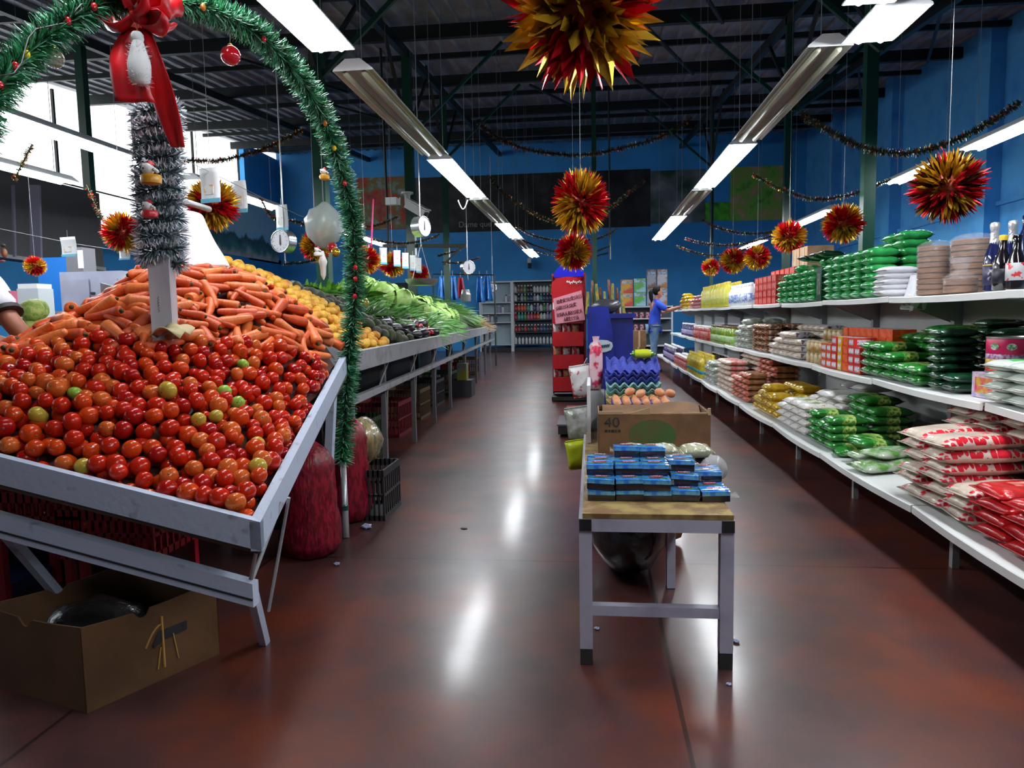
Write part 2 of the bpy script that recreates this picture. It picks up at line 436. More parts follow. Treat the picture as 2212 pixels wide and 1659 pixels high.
lamp(3.85, 8.4, 9.9, True, 'lit fluorescent light by the right wall behind the hanging tinsel chain')
lamp(3.85, 12.2, 14.6, True, 'lit fluorescent light by the right wall next to the red and gold balls')
lamp(3.85, 17.0, 19.0, True, 'farthest lit fluorescent light by the right wall')
lamp(-4.5, 5.1, 7.6, True, 'long bright fluorescent light behind the snowy column at far left')
lamp(-4.5, 7.9, 10.2, True, 'lit fluorescent light behind the red and gold ball left of the price cards')
lamp(-4.5, 13.4, 15.8, True, 'lit fluorescent light beyond the hanging price cards')
lamp(-5.9, 5.2, 7.8, True, 'lit fluorescent light at the left edge over the stall hood')
#lamp(X1 + .1, -2.6, -0.2, True, 'bright fluorescent light overhead behind the tomato bin, outside the view')
lamp(X2, -1.6, 0.8, True, 'added fluorescent light out of view overhead at the start of the grocery aisle')  # unseen lamp added to light the surfaces that face the camera
# cable loop
lp = at(1000, 432, 8.9)
tag(MB().tube([lp + Vector((0.06 * math.sin(a) , 0, 0.06 - 0.09 * (1 - math.cos(a * 2)) / 2 if False else -0.08 * math.sin(a) + 0.0)) if False else lp + Vector((-0.06 + 0.12 * i / 12, 0, -0.11 * math.sin(PI * i / 12))) for i, a in enumerate([0] * 13)], 0.007, 6).build('hanging_cable', M_white, None, 'all'), 'loop of white cable drooping from a lit fluorescent light', 'cable')
w = bpy.data.worlds.new('daylight'); SC.world = w; w.use_nodes = True
w.node_tree.nodes['Background'].inputs['Color'].default_value = (0.93, 0.97, 1.0, 1)
w.node_tree.nodes['Background'].inputs['Strength'].default_value = 1.4
vs_ = SC.view_settings
vs_.view_transform = 'Standard'; vs_.look = 'None'; vs_.gamma = 1.0; vs_.use_curve_mapping = False; vs_.exposure = 0.62
SC.display_settings.display_device = 'sRGB'
SC.cycles.use_denoising = True
SC.cycles.max_bounces = 6; SC.cycles.diffuse_bounces = 2; SC.cycles.glossy_bounces = 3; SC.cycles.transmission_bounces = 4; SC.cycles.transparent_max_bounces = 8
SC.cycles.caustics_reflective = False; SC.cycles.caustics_refractive = False
SC.cycles.sample_clamp_indirect = 4.0
# ================================================================== PRODUCE ISLAND
def ppdist(px, py, pts):
    pass
# --- end tray (tilted bin with the tomatoes and carrots)
A = at(562, 1128, 1.97); D0 = at(0, 987, 2.0); B = at(748, 770, 3.7)
Dv = (D0 - A); D = A + Dv * 2.0
E = B + Dv * 1.6
def tq(u, v): return (A * (1 - u) + D * u) * (1 - v) + (B * (1 - u) + E * u) * v
nrm = (D - A).cross(B - A).normalized()
if nrm.z < 0: nrm = -nrm
bin1 = thing('produce_bin', 'white worn wooden bin sloping towards the camera, heaped with tomatoes and carrots', 'produce bin', (A.x, A.y, 0))
HB = 0.088
def board(p0, p1, th, h, inward, name, parent, m=M_wworn):
    p0, p1 = Vector(p0), Vector(p1); iv = Vector(inward).normalized() * th; dn = Vector((0, 0, -h))
    mb = MB(); mb.add([p0, p1, p1 + dn, p0 + dn, p0 + iv, p1 + iv, p1 + iv + dn, p0 + iv + dn], [(0, 1, 2, 3), (7, 6, 5, 4), (0, 4, 5, 1), (3, 2, 6, 7), (0, 3, 7, 4), (1, 5, 6, 2)])
    return mb.build(name, m, parent)
inF = (B - A); inF.z = 0
board(A, D, 0.034, HB, inF, 'front_board', bin1)
inR = (D - A); inR.z = 0
board(A, B, 0.034, HB, inR, 'side_board', bin1)
MB().add([A - Vector((0, 0, HB)) + Vector((-.01, .01, 0)), B - Vector((0, 0, HB)), E - Vector((0, 0, HB)), D - Vector((0, 0, HB))], [(0, 1, 2, 3)]).prism([A - Vector((0, 0, HB + 0.0)) + Vector((-.02, .02, 0)), B - Vector((0, 0, HB)), E - Vector((0, 0, HB)), D - Vector((0, 0, HB))], (0, 0, -0.015)).build('bin_floor', mat('old_plywood', (0.09, 0.06, 0.04), 0.7), bin1)
# lower rails of the trestle
ra, rd = at(545, 1262, 2.06), at(0, 1115, 2.06)
rdv = rd - ra
board(ra, ra + rdv * 1.8, 0.04, 0.075, (0, 1, 0), 'lower_rail', bin1)
gap = MB(); gap.beam(ra + Vector((0, -0.003, -0.05)), ra + rdv * 1.8 + Vector((0, -0.003, -0.05)), 0.004, 0.005); gap.build('rail_groove', M_dark, bin1)
rb_ = Vector((B.x - 0.05, B.y, B.z - 0.3))
M_rod = mat('thin_steel_rod', (0.42, 0.43, 0.44), 0.4, metal=0.5)
for (p0, p1, r) in ((at(560, 1160, 2.0), at(542, 1250, 2.05), .007), (at(608, 1085, 2.2), at(546, 1250, 2.08), .006), (at(624, 1075, 2.25), at(580, 1320, 2.3), .006)):
    MB().tube([p0, p1], r, 6).build('brace_rod', M_rod, bin1)
def leg(p_top, foot, w, parent, m=M_wworn, name='leg'):
    return MB().beam(p_top, foot, w, w, up=(0, 1, 0)).build(name, m, parent)
f = atz(572, 1390, 0.0); leg(at(541, 1262, 2.12), f, 0.028, bin1)
f2 = at(45, 1220, 2.3); leg(at(-6, 1130, 2.1), Vector((f2.x + 0.12, f2.y + .15, 0.0)), 0.03, bin1)
leg(Vector((B.x - 0.04, B.y - 0.1, B.z - 0.09)), Vector((B.x - 0.1, B.y - 0.15, 0)), 0.04, bin1)
leg(Vector((E.x + 0.6, E.y, E.z - 0.4)), Vector((E.x + 0.6, E.y, 0)), 0.05, bin1)

MB().prism([(B.x - .16, B.y + .02, 0), (E.x, E.y, 0), (E.x, E.y, E.z - .12), (B.x - .16, B.y + .02, B.z - .12)], (0, .02, 0)).build('shade_board', M_dark, bin1)  # dark boards added to deepen the shade under the bin
MB().prism([(E.x, E.y - .02, 0), (D.x + .02, D.y + .75, 0), (D.x + .02, D.y + .75, .80), (E.x, E.y - .02, E.z - .12)], (-.02, 0, 0)).build('shade_board', M_dark, bin1)
# --- heap surface through measured points (thin plate)
def tps(pts):
    P = np.array([[p.x, p.y] for p in pts]); Z = np.array([p.z for p in pts]); n = len(P)
    d = np.linalg.norm(P[:, None] - P[None], axis=2); K = np.where(d > 0, d * d * np.log(d + 1e-12), 0) + np.eye(n) * 2e-3
    Q = np.hstack([np.ones((n, 1)), P]); Mx = np.zeros((n + 3, n + 3)); Mx[:n, :n] = K; Mx[:n, n:] = Q; Mx[n:, :n] = Q.T
    c = np.linalg.solve(Mx, np.concatenate([Z, np.zeros(3)]))
    def f(x, y):
        d = np.hypot(P[:, 0] - x, P[:, 1] - y); k = np.where(d > 0, d * d * np.log(d + 1e-12), 0)
        return float(k @ c[:n] + c[n] + c[n + 1] * x + c[n + 2] * y)
    return f
cps = [(540, 1098, 2.02), (430, 1072, 2.04), (300, 1040, 2.05), (150, 1000, 2.06), (0, 962, 2.07), (-150, 920, 2.08),
       (612, 985, 2.4), (655, 900, 2.8), (700, 825, 3.2), (735, 765, 3.62),
       (480, 980, 2.25), (300, 940, 2.2), (100, 880, 2.2), (550, 870, 2.7), (400, 840, 2.45), (200, 815, 2.4), (-50, 840, 2.25),
       (600, 790, 3.0), (350, 742, 2.66), (200, 742, 2.6), (30, 765, 2.5), (550, 738, 3.02), (680, 765, 3.35),
       (110, 702, 2.75), (200, 662, 2.88), (310, 592, 3.06), (250, 632, 2.97), (400, 690, 2.82), (420, 640, 3.06), (510, 592, 3.36),
       (600, 662, 3.34), (620, 708, 3.22), (700, 722, 3.5), (738, 735, 3.72), (470, 700, 2.97), (-60, 772, 2.75), (20, 758, 2.72), (70, 735, 2.85), (-40, 775, 3.0)]
hp = [at(*c) for c in cps]
hp += [Vector((-2.3, 3.6, 1.02)), Vector((-1.75, 3.9, 1.10)), Vector((-1.5, 3.95, 1.02)), Vector((-2.6, 3.2, .93))]
heap = tps(hp)
def inquad(x, y, mg=0.05):
    q = [A, B, E, D]; s = None
    for i in range(4):
        a, b_ = q[i], q[(i + 1) % 4]
        ex, ey = b_.x - a.x, b_.y - a.y; l = math.hypot(ex, ey)
        d = ((x - a.x) * ey - (y - a.y) * ex) / l
        if s is None: s = 1 if ((q[2].x - a.x) * ey - (q[2].y - a.y) * ex) > 0 else -1
        if d * s < mg: return False
    return True
BND = [(-300, 770), (0, 768), (100, 738), (150, 722), (250, 728), (350, 742), (450, 735), (550, 742), (620, 752), (680, 775), (730, 800)]
def bnd(px):
    for (x0, y0), (x1, y1) in zip(BND, BND[1:]):
        if x0 <= px <= x1: return y0 + (y1 - y0) * (px - x0) / (x1 - x0)
    return 770
def poisson(fn_ok, x0, x1, y0, y1, d, tries, rng):
    pts = []; cell = {}
    for _ in range(tries):
        x, y = rng.uniform(x0, x1), rng.uniform(y0, y1)
        if not fn_ok(x, y): continue
        i, j = int(x // d), int(y // d); ok = True
        for a in range(i - 1, i + 2):
            for b_ in range(j - 1, j + 2):
                for (u, v) in cell.get((a, b_), ()):
                    if (u - x) ** 2 + (v - y) ** 2 < d * d: ok = False
        if ok: cell.setdefault((i, j), []).append((x, y)); pts.append((x, y))
    return pts
def slope_n(fn, x, y, e=0.03):
    return Vector((fn(x - e, y) - fn(x + e, y), fn(x, y - e) - fn(x, y + e), 2 * e)).normalized()
def tom_ok(x, y):
    if not inquad(x, y, 0.055): return False
    px, py = proj((x, y, heap(x, y)))
    return px > -45 and py > bnd(px)
def car_ok(x, y):
    if y > 3.72 or x < -2.5: return False
    z = heap(x, y); px, py = proj((x, y, z))
    if px > 742 or px < -40: return False
    if y < 3.72 and x > A.x + (B.x - A.x) * (y - A.y) / (B.y - A.y) - 0.08: return False
    return py <= bnd(px) + 4 and z > 0.8
# tomatoes -------------------------------------------------
TC = {'red': ((0.56, 0.022, 0.004), (0.40, 0.010, 0.003)), 'deep red': ((0.40, 0.008, 0.004), (0.28, 0.004, 0.003)), 'orange red': ((0.64, 0.070, 0.006), (0.5, 0.028, 0.005)),
      'orange': ((0.60, 0.15, 0.02), (0.55, 0.06, 0.012)), 'yellow green': ((0.45, 0.42, 0.05), (0.5, 0.24, 0.03)), 'green': ((0.22, 0.42, 0.04), (0.3, 0.45, 0.07))}
def tomato_mesh(kind, long, rs):
    m = mat('tomato_skin_' + kind.replace(' ', '_'), TC[kind][0], 0.20, col2=TC[kind][1], vscale=22, lo=0.35, hi=0.65, spec=0.32, coat=0.0)
    ms = mat('stem_scar', (0.16, 0.10, 0.03), 0.7)
    def fn(d): return 1 + 0.018 * math.cos(5 * math.atan2(d.y, d.x) + rs) * (1 - d.z * d.z) - 0.10 * max(0, d.z - 0.86) / 0.14
    mb = MB(); mb.ball((0, 0, 0), (0.5, 0.48, 0.44 * long), 16, 11, 0, fn=fn)
    mb.ball((0, 0, 0.405 * long), (0.055, 0.055, 0.02), 7, 4, 1)
    return mb.mesh('tomato', [m, ms], 'all')
TM = {(k, l): tomato_mesh(k, l, i * 1.3 + j) for i, k in enumerate(TC) for j, l in enumerate((0.98, 1.2))}
tpts = poisson(tom_ok, -2.3, -0.85, 1.9, 3.75, 0.0485, 80000, R)
def trand(): 
    e = Euler((R.uniform(0, 2 * PI), R.uniform(0, 2 * PI), R.uniform(0, 2 * PI)))
    return e
def tomcol(x, y):
    v = R.random() + 0.25 * noise2(x, y, 3)
    px, _ = proj((x, y, heap(x, y)))
    if px < 300: v += 0.10
    return 'deep red' if v < 0.22 else 'red' if v < 0.66 else 'orange red' if v < 0.87 else 'orange'
tl = []
for (x, y) in tpts:
    z = heap(x, y) + R.uniform(-0.014, 0.016)
    tl.append((Vector((x, y, z)), R.uniform(0.053, 0.069)))
tl.sort(key=lambda a: a[0].y)
# a few singled-out green ones at their places
SPEC = [(490, 838, 'green', 'small light green tomato high among the red ones, right of the bin middle'), (530, 872, 'green', 'bright green tomato in the right half of the red tomato heap'),
        (365, 860, 'yellow green', 'yellowish green tomato at the middle of the red tomato heap'), (445, 890, 'yellow green', 'half-ripe green and orange tomato below the middle of the heap'),
        (460, 912, 'yellow green', 'greenish yellow tomato touching the half-ripe one in the heap'), (567, 965, 'yellow green', 'green tomato close to the right side board of the bin'),
        (550, 1003, 'yellow green', 'yellow green tomato near the front right corner of the bin'), (148, 862, 'green', 'long green tomato in the left half of the red heap'),
        (515, 788, 'green', 'small green tomato just below the carrots'), (490, 1098, 'orange', 'orange yellow tomato against the front board near the corner'),
        (68, 880, 'yellow green', 'pale green tomato at the left side of the heap'), (185, 1010, 'yellow green', 'green and red tomato pressed against the front board at left')]
used = set()
for (sx, sy, kind, lab) in SPEC:
    bi = min((i for i in range(len(tl)) if i not in used), key=lambda i: (proj(tl[i][0])[0] - sx) ** 2 + (proj(tl[i][0])[1] - sy) ** 2)
    used.add(bi); p, d = tl[bi]
    o = put('tomato', TM[(kind, 0.98)]); o.location = p; o.rotation_euler = trand(); o.scale = (d,) * 3; tag(o, lab, 'tomato')
LIM = 296; cnt = 0; rest = []
WORD = {'red': 'ripe red', 'deep red': 'dark red', 'orange red': 'orange red', 'orange': 'pale orange'}
for i, (p, d) in enumerate(tl):
    if i in used: continue
    k = tomcol(p.x, p.y)
    if cnt >= LIM: rest.append((p, d, k)); continue
    cnt += 1
    o = put('tomato', TM[(k, 1.2 if R.random() < 0.3 else 0.98)]); o.location = p; o.rotation_euler = trand(); o.scale = (d,) * 3
    px, py = proj(p)
    fr = (p.y - A.y) < 0.17
    zone = 'in the front rows along the white board' if fr else 'in the left part of the heap' if px < 230 else 'by the right side board' if px > 500 + (1100 - py) * 0.10 else 'in the middle of the heap'
    tag(o, '%s tomato %s' % (WORD[k], zone), 'tomato', '%s tomatoes %s' % (WORD[k], zone))
def merged(items, name, label, cat):
    vs, fs, mi, mats = [], [], [], []
    for (me, M) in items:
        o = len(vs); vs += [tuple(M @ v.co) for v in me.vertices]
        idx = []
        for m in me.materials:
            if m not in mats: mats.append(m)
            idx.append(mats.index(m))
        for p in me.polygons: fs.append(tuple(o + i for i in p.vertices)); mi.append(idx[p.material_index])
    me = bpy.data.meshes.new(name); me.from_pydata(vs, [], fs)
    for m in mats: me.materials.append(m)
    me.polygons.foreach_set('material_index', mi); me.polygons.foreach_set('use_smooth', [True] * len(fs)); me.update()
    o = put(name, me); tag(o, label, cat, None, 'stuff'); return o
items = [(TM[(k, 0.98)], Matrix.LocRotScale(p, trand(), (d,) * 3)) for (p, d, k) in rest]
for (x, y) in poisson(tom_ok, -2.3, -0.85, 1.9, 3.75, 0.052, 20000, R):
    k = R.choice(['red', 'deep red', 'red', 'orange red'])
    items.append((TM[(k, 0.98)], Matrix.LocRotScale(Vector((x, y, heap(x, y) - 0.042)), trand(), (0.058,) * 3)))
merged(items, 'tomato_heap', 'remaining red tomatoes packed beneath and behind the nearer ones', 'tomatoes')
# solid heap core, hidden under the produce
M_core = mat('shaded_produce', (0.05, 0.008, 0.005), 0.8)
def core(fn, ok, x0, x1, y0, y1, drop, n, name, label, m):
    mb = MB(); id_ = {}
    xs = np.linspace(x0, x1, n); ys = np.linspace(y0, y1, n)
    for j, y in enumerate(ys):
        for i, x in enumerate(xs):
            if ok(x, y): id_[(i, j)] = len(mb.v); mb.v.append((x, y, fn(x, y) - drop))
    for j in range(n - 1):
        for i in range(n - 1):
            q = [(i, j), (i + 1, j), (i + 1, j + 1), (i, j + 1)]
            if all(c in id_ for c in q): mb.f.append(tuple(id_[c] for c in q)); mb.m.append(0)
    o = mb.build(name, m, None); tag(o, label, 'produce', None, 'stuff'); return o
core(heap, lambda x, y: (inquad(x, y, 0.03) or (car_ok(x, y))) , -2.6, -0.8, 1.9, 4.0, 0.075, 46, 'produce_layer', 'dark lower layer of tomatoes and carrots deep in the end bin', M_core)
# carrots --------------------------------------------------
M_car = [mat('carrot_skin_%d' % i, c, 0.42, col2=c2, vscale=9, lo=0.4, hi=0.7, stretch=(1, 1, 9), bump=0.25, bscale=60) for i, (c, c2) in enumerate([((0.72, 0.135, 0.02), (0.60, 0.085, 0.012)), ((0.62, 0.085, 0.014), (0.48, 0.05, 0.01)), ((0.78, 0.20, 0.045), (0.66, 0.12, 0.02))])]
M_stub = mat('carrot_crown', (0.035, 0.035, 0.01), 0.8)
def carrot(i, bend, fat):
    prof = [(0.004, -0.080), (0.010, -0.077), (0.0135, -0.068), (0.0165, -0.04), (0.0195, -0.005), (0.0225, 0.035), (0.0245, 0.062), (0.0235, 0.074), (0.018, 0.081), (0.010, 0.0805)]
    mb = MB(); mb.lathe([(r * fat * (1 + 0.04 * math.sin(z * 190 + i)), z) for r, z in prof], 12)
    mb.v = [(x + bend * z * z * 12, y, z) for (x, y, z) in mb.v]
    me = mb.mesh('carrot', M_car[i % 3], True)
    s = MB().lathe([(0.0095, 0.079), (0.0095, 0.083), (0.007, 0.090), (0.003, 0.092)], 8, c=(bend * 0.08, 0, 0)).mesh('stem_stub', M_stub, True)
    return me, s
CAR = [carrot(i, b_, f_) for i, (b_, f_) in enumerate([(0.12, 1.0), (-0.2, 0.92), (0.05, 1.12), (0.3, 0.95), (-0.08, 1.05), (0.0, 1.2)])]
cp = poisson(car_ok, -2.5, -0.9, 2.2, 3.95, 0.056, 40000, R)
cp2 = [(x, y, -0.035) for (x, y) in poisson(car_ok, -2.5, -0.9, 2.2, 3.95, 0.075, 30000, R)]
allc = [(x, y, R.uniform(0.0, 0.02)) for (x, y) in cp]
allc.sort(key=lambda a: a[1])
citems = []
for i, (x, y, dz) in enumerate(allc + cp2):
    top = i < len(allc)
    z = heap(x, y) + dz - 0.004
    nn = slope_n(heap, x, y)
    px, py = proj((x, y, z))
    ang = R.gauss(0.0, 0.9) if px > 420 else R.uniform(-0.9, 1.3)
    t = Vector((math.cos(ang), math.sin(ang), 0)); t = (t - nn * t.dot(nn)).normalized()
    t = (t + nn * R.uniform(-0.10, 0.28)).normalized()
    if R.random() < 0.45: t = -t
    rot = t.to_track_quat('Z', 'Y'); sc = R.uniform(0.8, 1.08) * (1.1 if px < 340 else 1.0)
    me, s = CAR[R.randrange(6)]
    if top and i < 290:
        o = put('carrot', me); o.location = (x, y, z); o.rotation_mode = 'QUATERNION'; o.rotation_quaternion = rot; o.scale = (sc,) * 3
        put('stem_stub', s, o, False)
        zone = 'left of the white column' if px < 340 else 'next to the yellow fruit' if py < 660 and px > 480 else 'scattered at the edge of the tomatoes' if py > bnd(px) - 45 else 'right of the white column'
        tag(o, 'orange carrot with trimmed top, piled %s' % zone, 'carrot', 'carrots piled ' + zone)
    else: citems.append((me, Matrix.LocRotScale(Vector((x, y, z)), rot, (sc,) * 3)))
merged(citems, 'carrot_heap', 'remaining carrots underneath the visible ones at the back of the end bin', 'carrots')
# carton scrap among the carrots
s0 = at(372, 728, 2.66); mb = MB(); mb.grid(lambda u, v: s0 + Vector(((u - .5) * 0.13, (v - .5) * 0.11, 0.035 * math.sin(u * 3) + 0.02 * v + 0.01 * math.sin(v * 9 + u * 5))), 8, 6)
o = one(mb, 'carton_scrap', mat('pale_carton', (0.52, 0.42, 0.22), 0.7), 'torn pale carton scrap lying between tomatoes and carrots below the column', 'carton scrap', smooth='all')
o.modifiers.new('t', 'SOLIDIFY').thickness = 0.004

# --- long counter with the other produce
ZR = 0.95
R0, R1 = atz(768, 762, ZR), atz(1072, 703, ZR)
def rimx(y): 
    t = (y - R0.y) / (R1.y - R0.y); return R0.x + (R1.x - R0.x) * t
cnt_t = thing('produce_counter', 'long grey produce counter along the aisle with sloping trays on thin trestle legs', 'produce counter', (R0.x, R0.y, 0))
M_gboard = mat('grey_worn_board', (0.30, 0.31, 0.33), 0.55, col2=(0.19, 0.19, 0.2), vscale=6, lo=0.5, hi=0.7, bump=0.15)
edge = mat('pale_board_edge', (0.62, 0.66, 0.68), 0.5)
M_gleg = mat('dim_grey_leg', (0.13, 0.13, 0.14), 0.55)
def rp(y, dx=0.0, z=ZR): return Vector((rimx(y) + dx, y, z))
MB().prism([rp(R0.y), rp(R1.y), rp(R1.y, -0.03), rp(R0.y, -0.03)], (0, 0, -0.115)).build('side_board', M_gboard, cnt_t)
MB().prism([rp(R0.y, .002, ZR + .002), rp(R1.y, .002, ZR + .002), rp(R1.y, -0.034, ZR + .002), rp(R0.y, -0.034, ZR + .002)], (0, 0, 0.006)).build('board_edge', edge, cnt_t)
board(rp(R0.y), rp(R0.y, -1.6, ZR + 0.45), 0.03, 0.115, (0, 1, 0), 'end_board', cnt_t, M_gboard)
MB().prism([rp(R0.y, -.02, ZR - .12), rp(R1.y, -.02, ZR - .12), rp(R1.y, -1.75, ZR - .12), rp(R0.y, -1.75, ZR - .12)], (0, 0, 0.012)).build('tray_floor', M_dark, cnt_t)
MB().beam(rp(R0.y - .1, -0.06, ZR - 0.30), rp(R1.y, -0.06, ZR - 0.30), 0.04, 0.045).build('lower_rail', M_gboard, cnt_t)
for i, y in enumerate((4.35, 5.3, 6.5, 7.7, 9.0, 10.6, 12.4, 14.2, 15.5)):
    MB().beam(rp(y, -0.10, ZR - 0.12), rp(y, -0.10, 0.0), 0.035, 0.035, up=(0, 1, 0)).build('leg', M_gleg, cnt_t)
    MB().tube([rp(y - 0.02, -0.05, ZR - 0.12), rp(y - 0.32, -0.07, ZR - 0.31)], 0.006, 5).build('strut', M_rod, cnt_t)
    MB().tube([rp(y, -0.07, ZR - 0.31), rp(y + 0.12, -0.12, 0.08)], 0.007, 5).build('brace_rod', M_rod, cnt_t)
    MB().beam(rp(y + .03, -1.6, ZR - 0.12), rp(y + .03, -1.6, 0.0), 0.04, 0.04, up=(0, 1, 0)).build('leg', M_gleg, cnt_t)
def ridge(y): # height of heap crest and distance from rim
    return np.interp(y, [3.9, 4.5, 5.3, 6.0, 7.0, 8.2, 9.6, 11.0, 12.5, 14.0, 15.6], [1.55, 1.52, 1.42, 1.36, 1.30, 1.44, 1.34, 1.34, 1.36, 1.24, 1.0])
def heap2(x, y):
    s = (rimx(y) - 0.04 - x) / 0.85
    zr = ridge(y); base = ZR + 0.0
    if s < 0: return base
    if s <= 1: return base + (zr - base) * (1 - (1 - s) ** 1.35)
    return max(0.6, zr - (s - 1) ** 2 * 0.9)
def inband(y0, y1, d=0.05, far=-1.35):
    return lambda x, y: y0 <= y <= y1 and rimx(y) + far < x < rimx(y) - d
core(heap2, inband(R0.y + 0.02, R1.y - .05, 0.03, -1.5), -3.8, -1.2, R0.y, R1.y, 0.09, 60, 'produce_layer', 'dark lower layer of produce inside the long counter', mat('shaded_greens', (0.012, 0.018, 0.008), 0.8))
MB().prism([rp(R0.y + .3, -1.52, 0), rp(R1.y, -1.52, 0), rp(R1.y, -1.52, ZR - .13), rp(R0.y + .3, -1.52, ZR - .13)], (-0.02, 0, 0)).build('shade_board', M_dark, cnt_t)  # added dark board, blackens the shaded space below the counter
# yellow fruit
YM = []
for i, c in enumerate([((0.80, 0.43, 0.035), (0.70, 0.30, 0.02)), ((0.82, 0.50, 0.06), (0.75, 0.36, 0.03)), ((0.75, 0.32, 0.02), (0.6, 0.2, 0.015)), ((0.72, 0.10, 0.02), (0.6, 0.06, 0.02))]):
    m = mat('yellow_fruit_skin_%d' % i, c[0], 0.4, col2=c[1], vscale=14, bump=0.2, bscale=90)
    YM.append(MB().ball((0, 0, 0), (0.5, 0.5, 0.46), 12, 8, 0, fn=lambda d: 1 + 0.03 * math.sin(3 * d.x + 2 * d.y) + 0.10 * max(0, d.z - 0.8)).mesh('yellow_fruit', m, 'all'))
def yb(x): return 5.05 + 0.25 * (rimx(5) - x)
pts = poisson(lambda x, y: inband(R0.y + 0.06, 5.5, 0.06)(x, y) and y < 5.35 - 0.30 * (rimx(5) - x), -3.0, -1.2, R0.y, 5.6, 0.062, 30000, R)
pts.sort(key=lambda p: p[1])
yit = []
for i, (x, y) in enumerate(pts):
    p = Vector((x, y, heap2(x, y) + R.uniform(-0.01, 0.015))); d = R.uniform(0.058, 0.07)
    low = rimx(y) - x < 0.2
    me = YM[3] if (low and y < 4.25 and R.random() < 0.55) else YM[R.choice([0, 0, 1, 1, 2])]
    if i < 290:
        o = put('yellow_fruit', me); o.location = p; o.rotation_euler = trand(); o.scale = (d,) * 3
        if me is YM[3]: tag(o, 'orange red round fruit at the near corner of the yellow fruit', 'fruit', 'orange red fruit at the counter corner')
        else:
            zn = 'along the counter board' if low else 'on the slope behind the green pole' if rimx(y) - x < 0.6 else 'at the top of the heap beside the carrots'
            tag(o, 'round yellow fruit %s' % zn, 'fruit', 'yellow fruit ' + zn)
    else: yit.append((me, Matrix.LocRotScale(p, trand(), (d,) * 3)))
for (x, y) in poisson(lambda x, y: inband(R0.y + 0.06, 5.4, 0.06)(x, y), -3.0, -1.2, R0.y, 5.5, 0.07, 6000, R):
    if y < 5.25 - 0.30 * (rimx(5) - x): yit.append((YM[0], Matrix.LocRotScale(Vector((x, y, heap2(x, y) - 0.045)), trand(), (0.065,) * 3)))
merged(yit, 'yellow_fruit_heap', 'remaining yellow fruit underneath the visible ones', 'fruit')
# dark avocados
m = mat('avocado_skin', (0.022, 0.022, 0.012), 0.45, col2=(0.055, 0.05, 0.022), vscale=30, bump=0.5, bscale=120, obj=True)
AV = [MB().ball((0, 0, 0), (0.5, 0.48, 0.66), 12, 10, 0, fn=lambda d: 1 - 0.16 * (d.z + 1) / 2).mesh('avocado', m, 'all')]
m = mat('avocado_green_skin', (0.05, 0.062, 0.02), 0.4, col2=(0.025, 0.03, 0.012), vscale=25, bump=0.5, bscale=110)
AV.append(MB().ball((0, 0, 0), (0.5, 0.48, 0.62), 12, 10, 0, fn=lambda d: 1 - 0.14 * (d.z + 1) / 2).mesh('avocado', m, 'all'))
for (x, y) in poisson(lambda x, y: inband(4.4, 7.2, 0.07)(x, y) and 5.42 - 0.30 * (rimx(5) - x) <= y < 7.0 - 0.75 * (rimx(5) - x), -3.2, -1.2, 4.4, 7.2, 0.098, 20000, R):
    o = put('avocado', AV[R.randrange(2)]); o.location = (x, y, heap2(x, y) + R.uniform(-.01, .02)); o.rotation_euler = trand(); o.scale = (R.uniform(.088, .105),) * 3
    zn = 'near the counter board' if rimx(y) - x < 0.35 else 'high on the heap behind the green pole'
    tag(o, 'dark green avocado %s' % zn, 'avocado', 'avocados ' + zn)
# leafy bunches ------------------------------------------------
def leaf_bunch(n, Ln, spread, w, seed, curl=0.3):
    r = random.Random(seed); mb = MB(); mb.keepn = True
    for i in range(n):
        a = r.gauss(0, spread); el = r.gauss(0.12, spread * 0.6); l = Ln * r.uniform(0.6, 1.1)
        d = Vector((math.sin(a) * math.cos(el), math.cos(a) * math.cos(el), math.sin(el))); sd = d.cross(Vector((r.gauss(0, .4), r.gauss(0, .4), 1))).normalized()
        o0 = Vector((r.gauss(0, .03), r.gauss(-Ln * 0.4, .03), r.gauss(0, .02)))
        pts = []
        for k in range(4):
            t = k / 3; c = o0 + d * l * t + Vector((0, 0, -curl * l * t * t)); ww = w * (0.35, 1.0, 0.8, 0.1)[k] * r.uniform(.8, 1.2)
            pts += [c - sd * ww, c + sd * ww]
        mb.add(pts, [(0, 1, 3, 2), (2, 3, 5, 4), (4, 5, 7, 6)])
    return mb
M_leaf = mat('fresh_green_leaf', (0.075, 0.26, 0.025), 0.45, col2=(0.03, 0.12, 0.012), vscale=14)
M_leaf2 = mat('pale_green_leaf', (0.24, 0.48, 0.06), 0.45, col2=(0.10, 0.28, 0.03), vscale=14)
M_leaf3 = mat('bright_dill_green', (0.10, 0.33, 0.015), 0.5, col2=(0.035, 0.15, 0.01), vscale=10)
M_herb = mat('dark_herb_green', (0.02, 0.085, 0.015), 0.5, col2=(0.04, 0.16, 0.03), vscale=12)
M_root = mat('tan_root', (0.33, 0.22, 0.09), 0.7, col2=(0.18, 0.11, 0.05), vscale=20)
def bunches(name, label, group, y0, y1, s0, s1, sp, mb, m, sc=(0.9, 1.15), up=0.0, cat='vegetable'):
    me = mb.mesh(name, m, False)
    for (x, y) in poisson(lambda x, y: y0 <= y <= y1 and s0 <= (rimx(y) - x) <= s1, -3.8, -1.2, y0, y1, sp, 4000, R):
        o = put(name, me); o.location = (x, y, heap2(x, y) + 0.01 + up); nn = slope_n(heap2, x, y)
        o.rotation_euler = (R.uniform(-.3, .5), math.asin(max(-.9, min(.9, nn.x))) , R.uniform(-1.9, -0.6)); o.scale = (R.uniform(*sc),) * 3
        tag(o, label, cat, group)
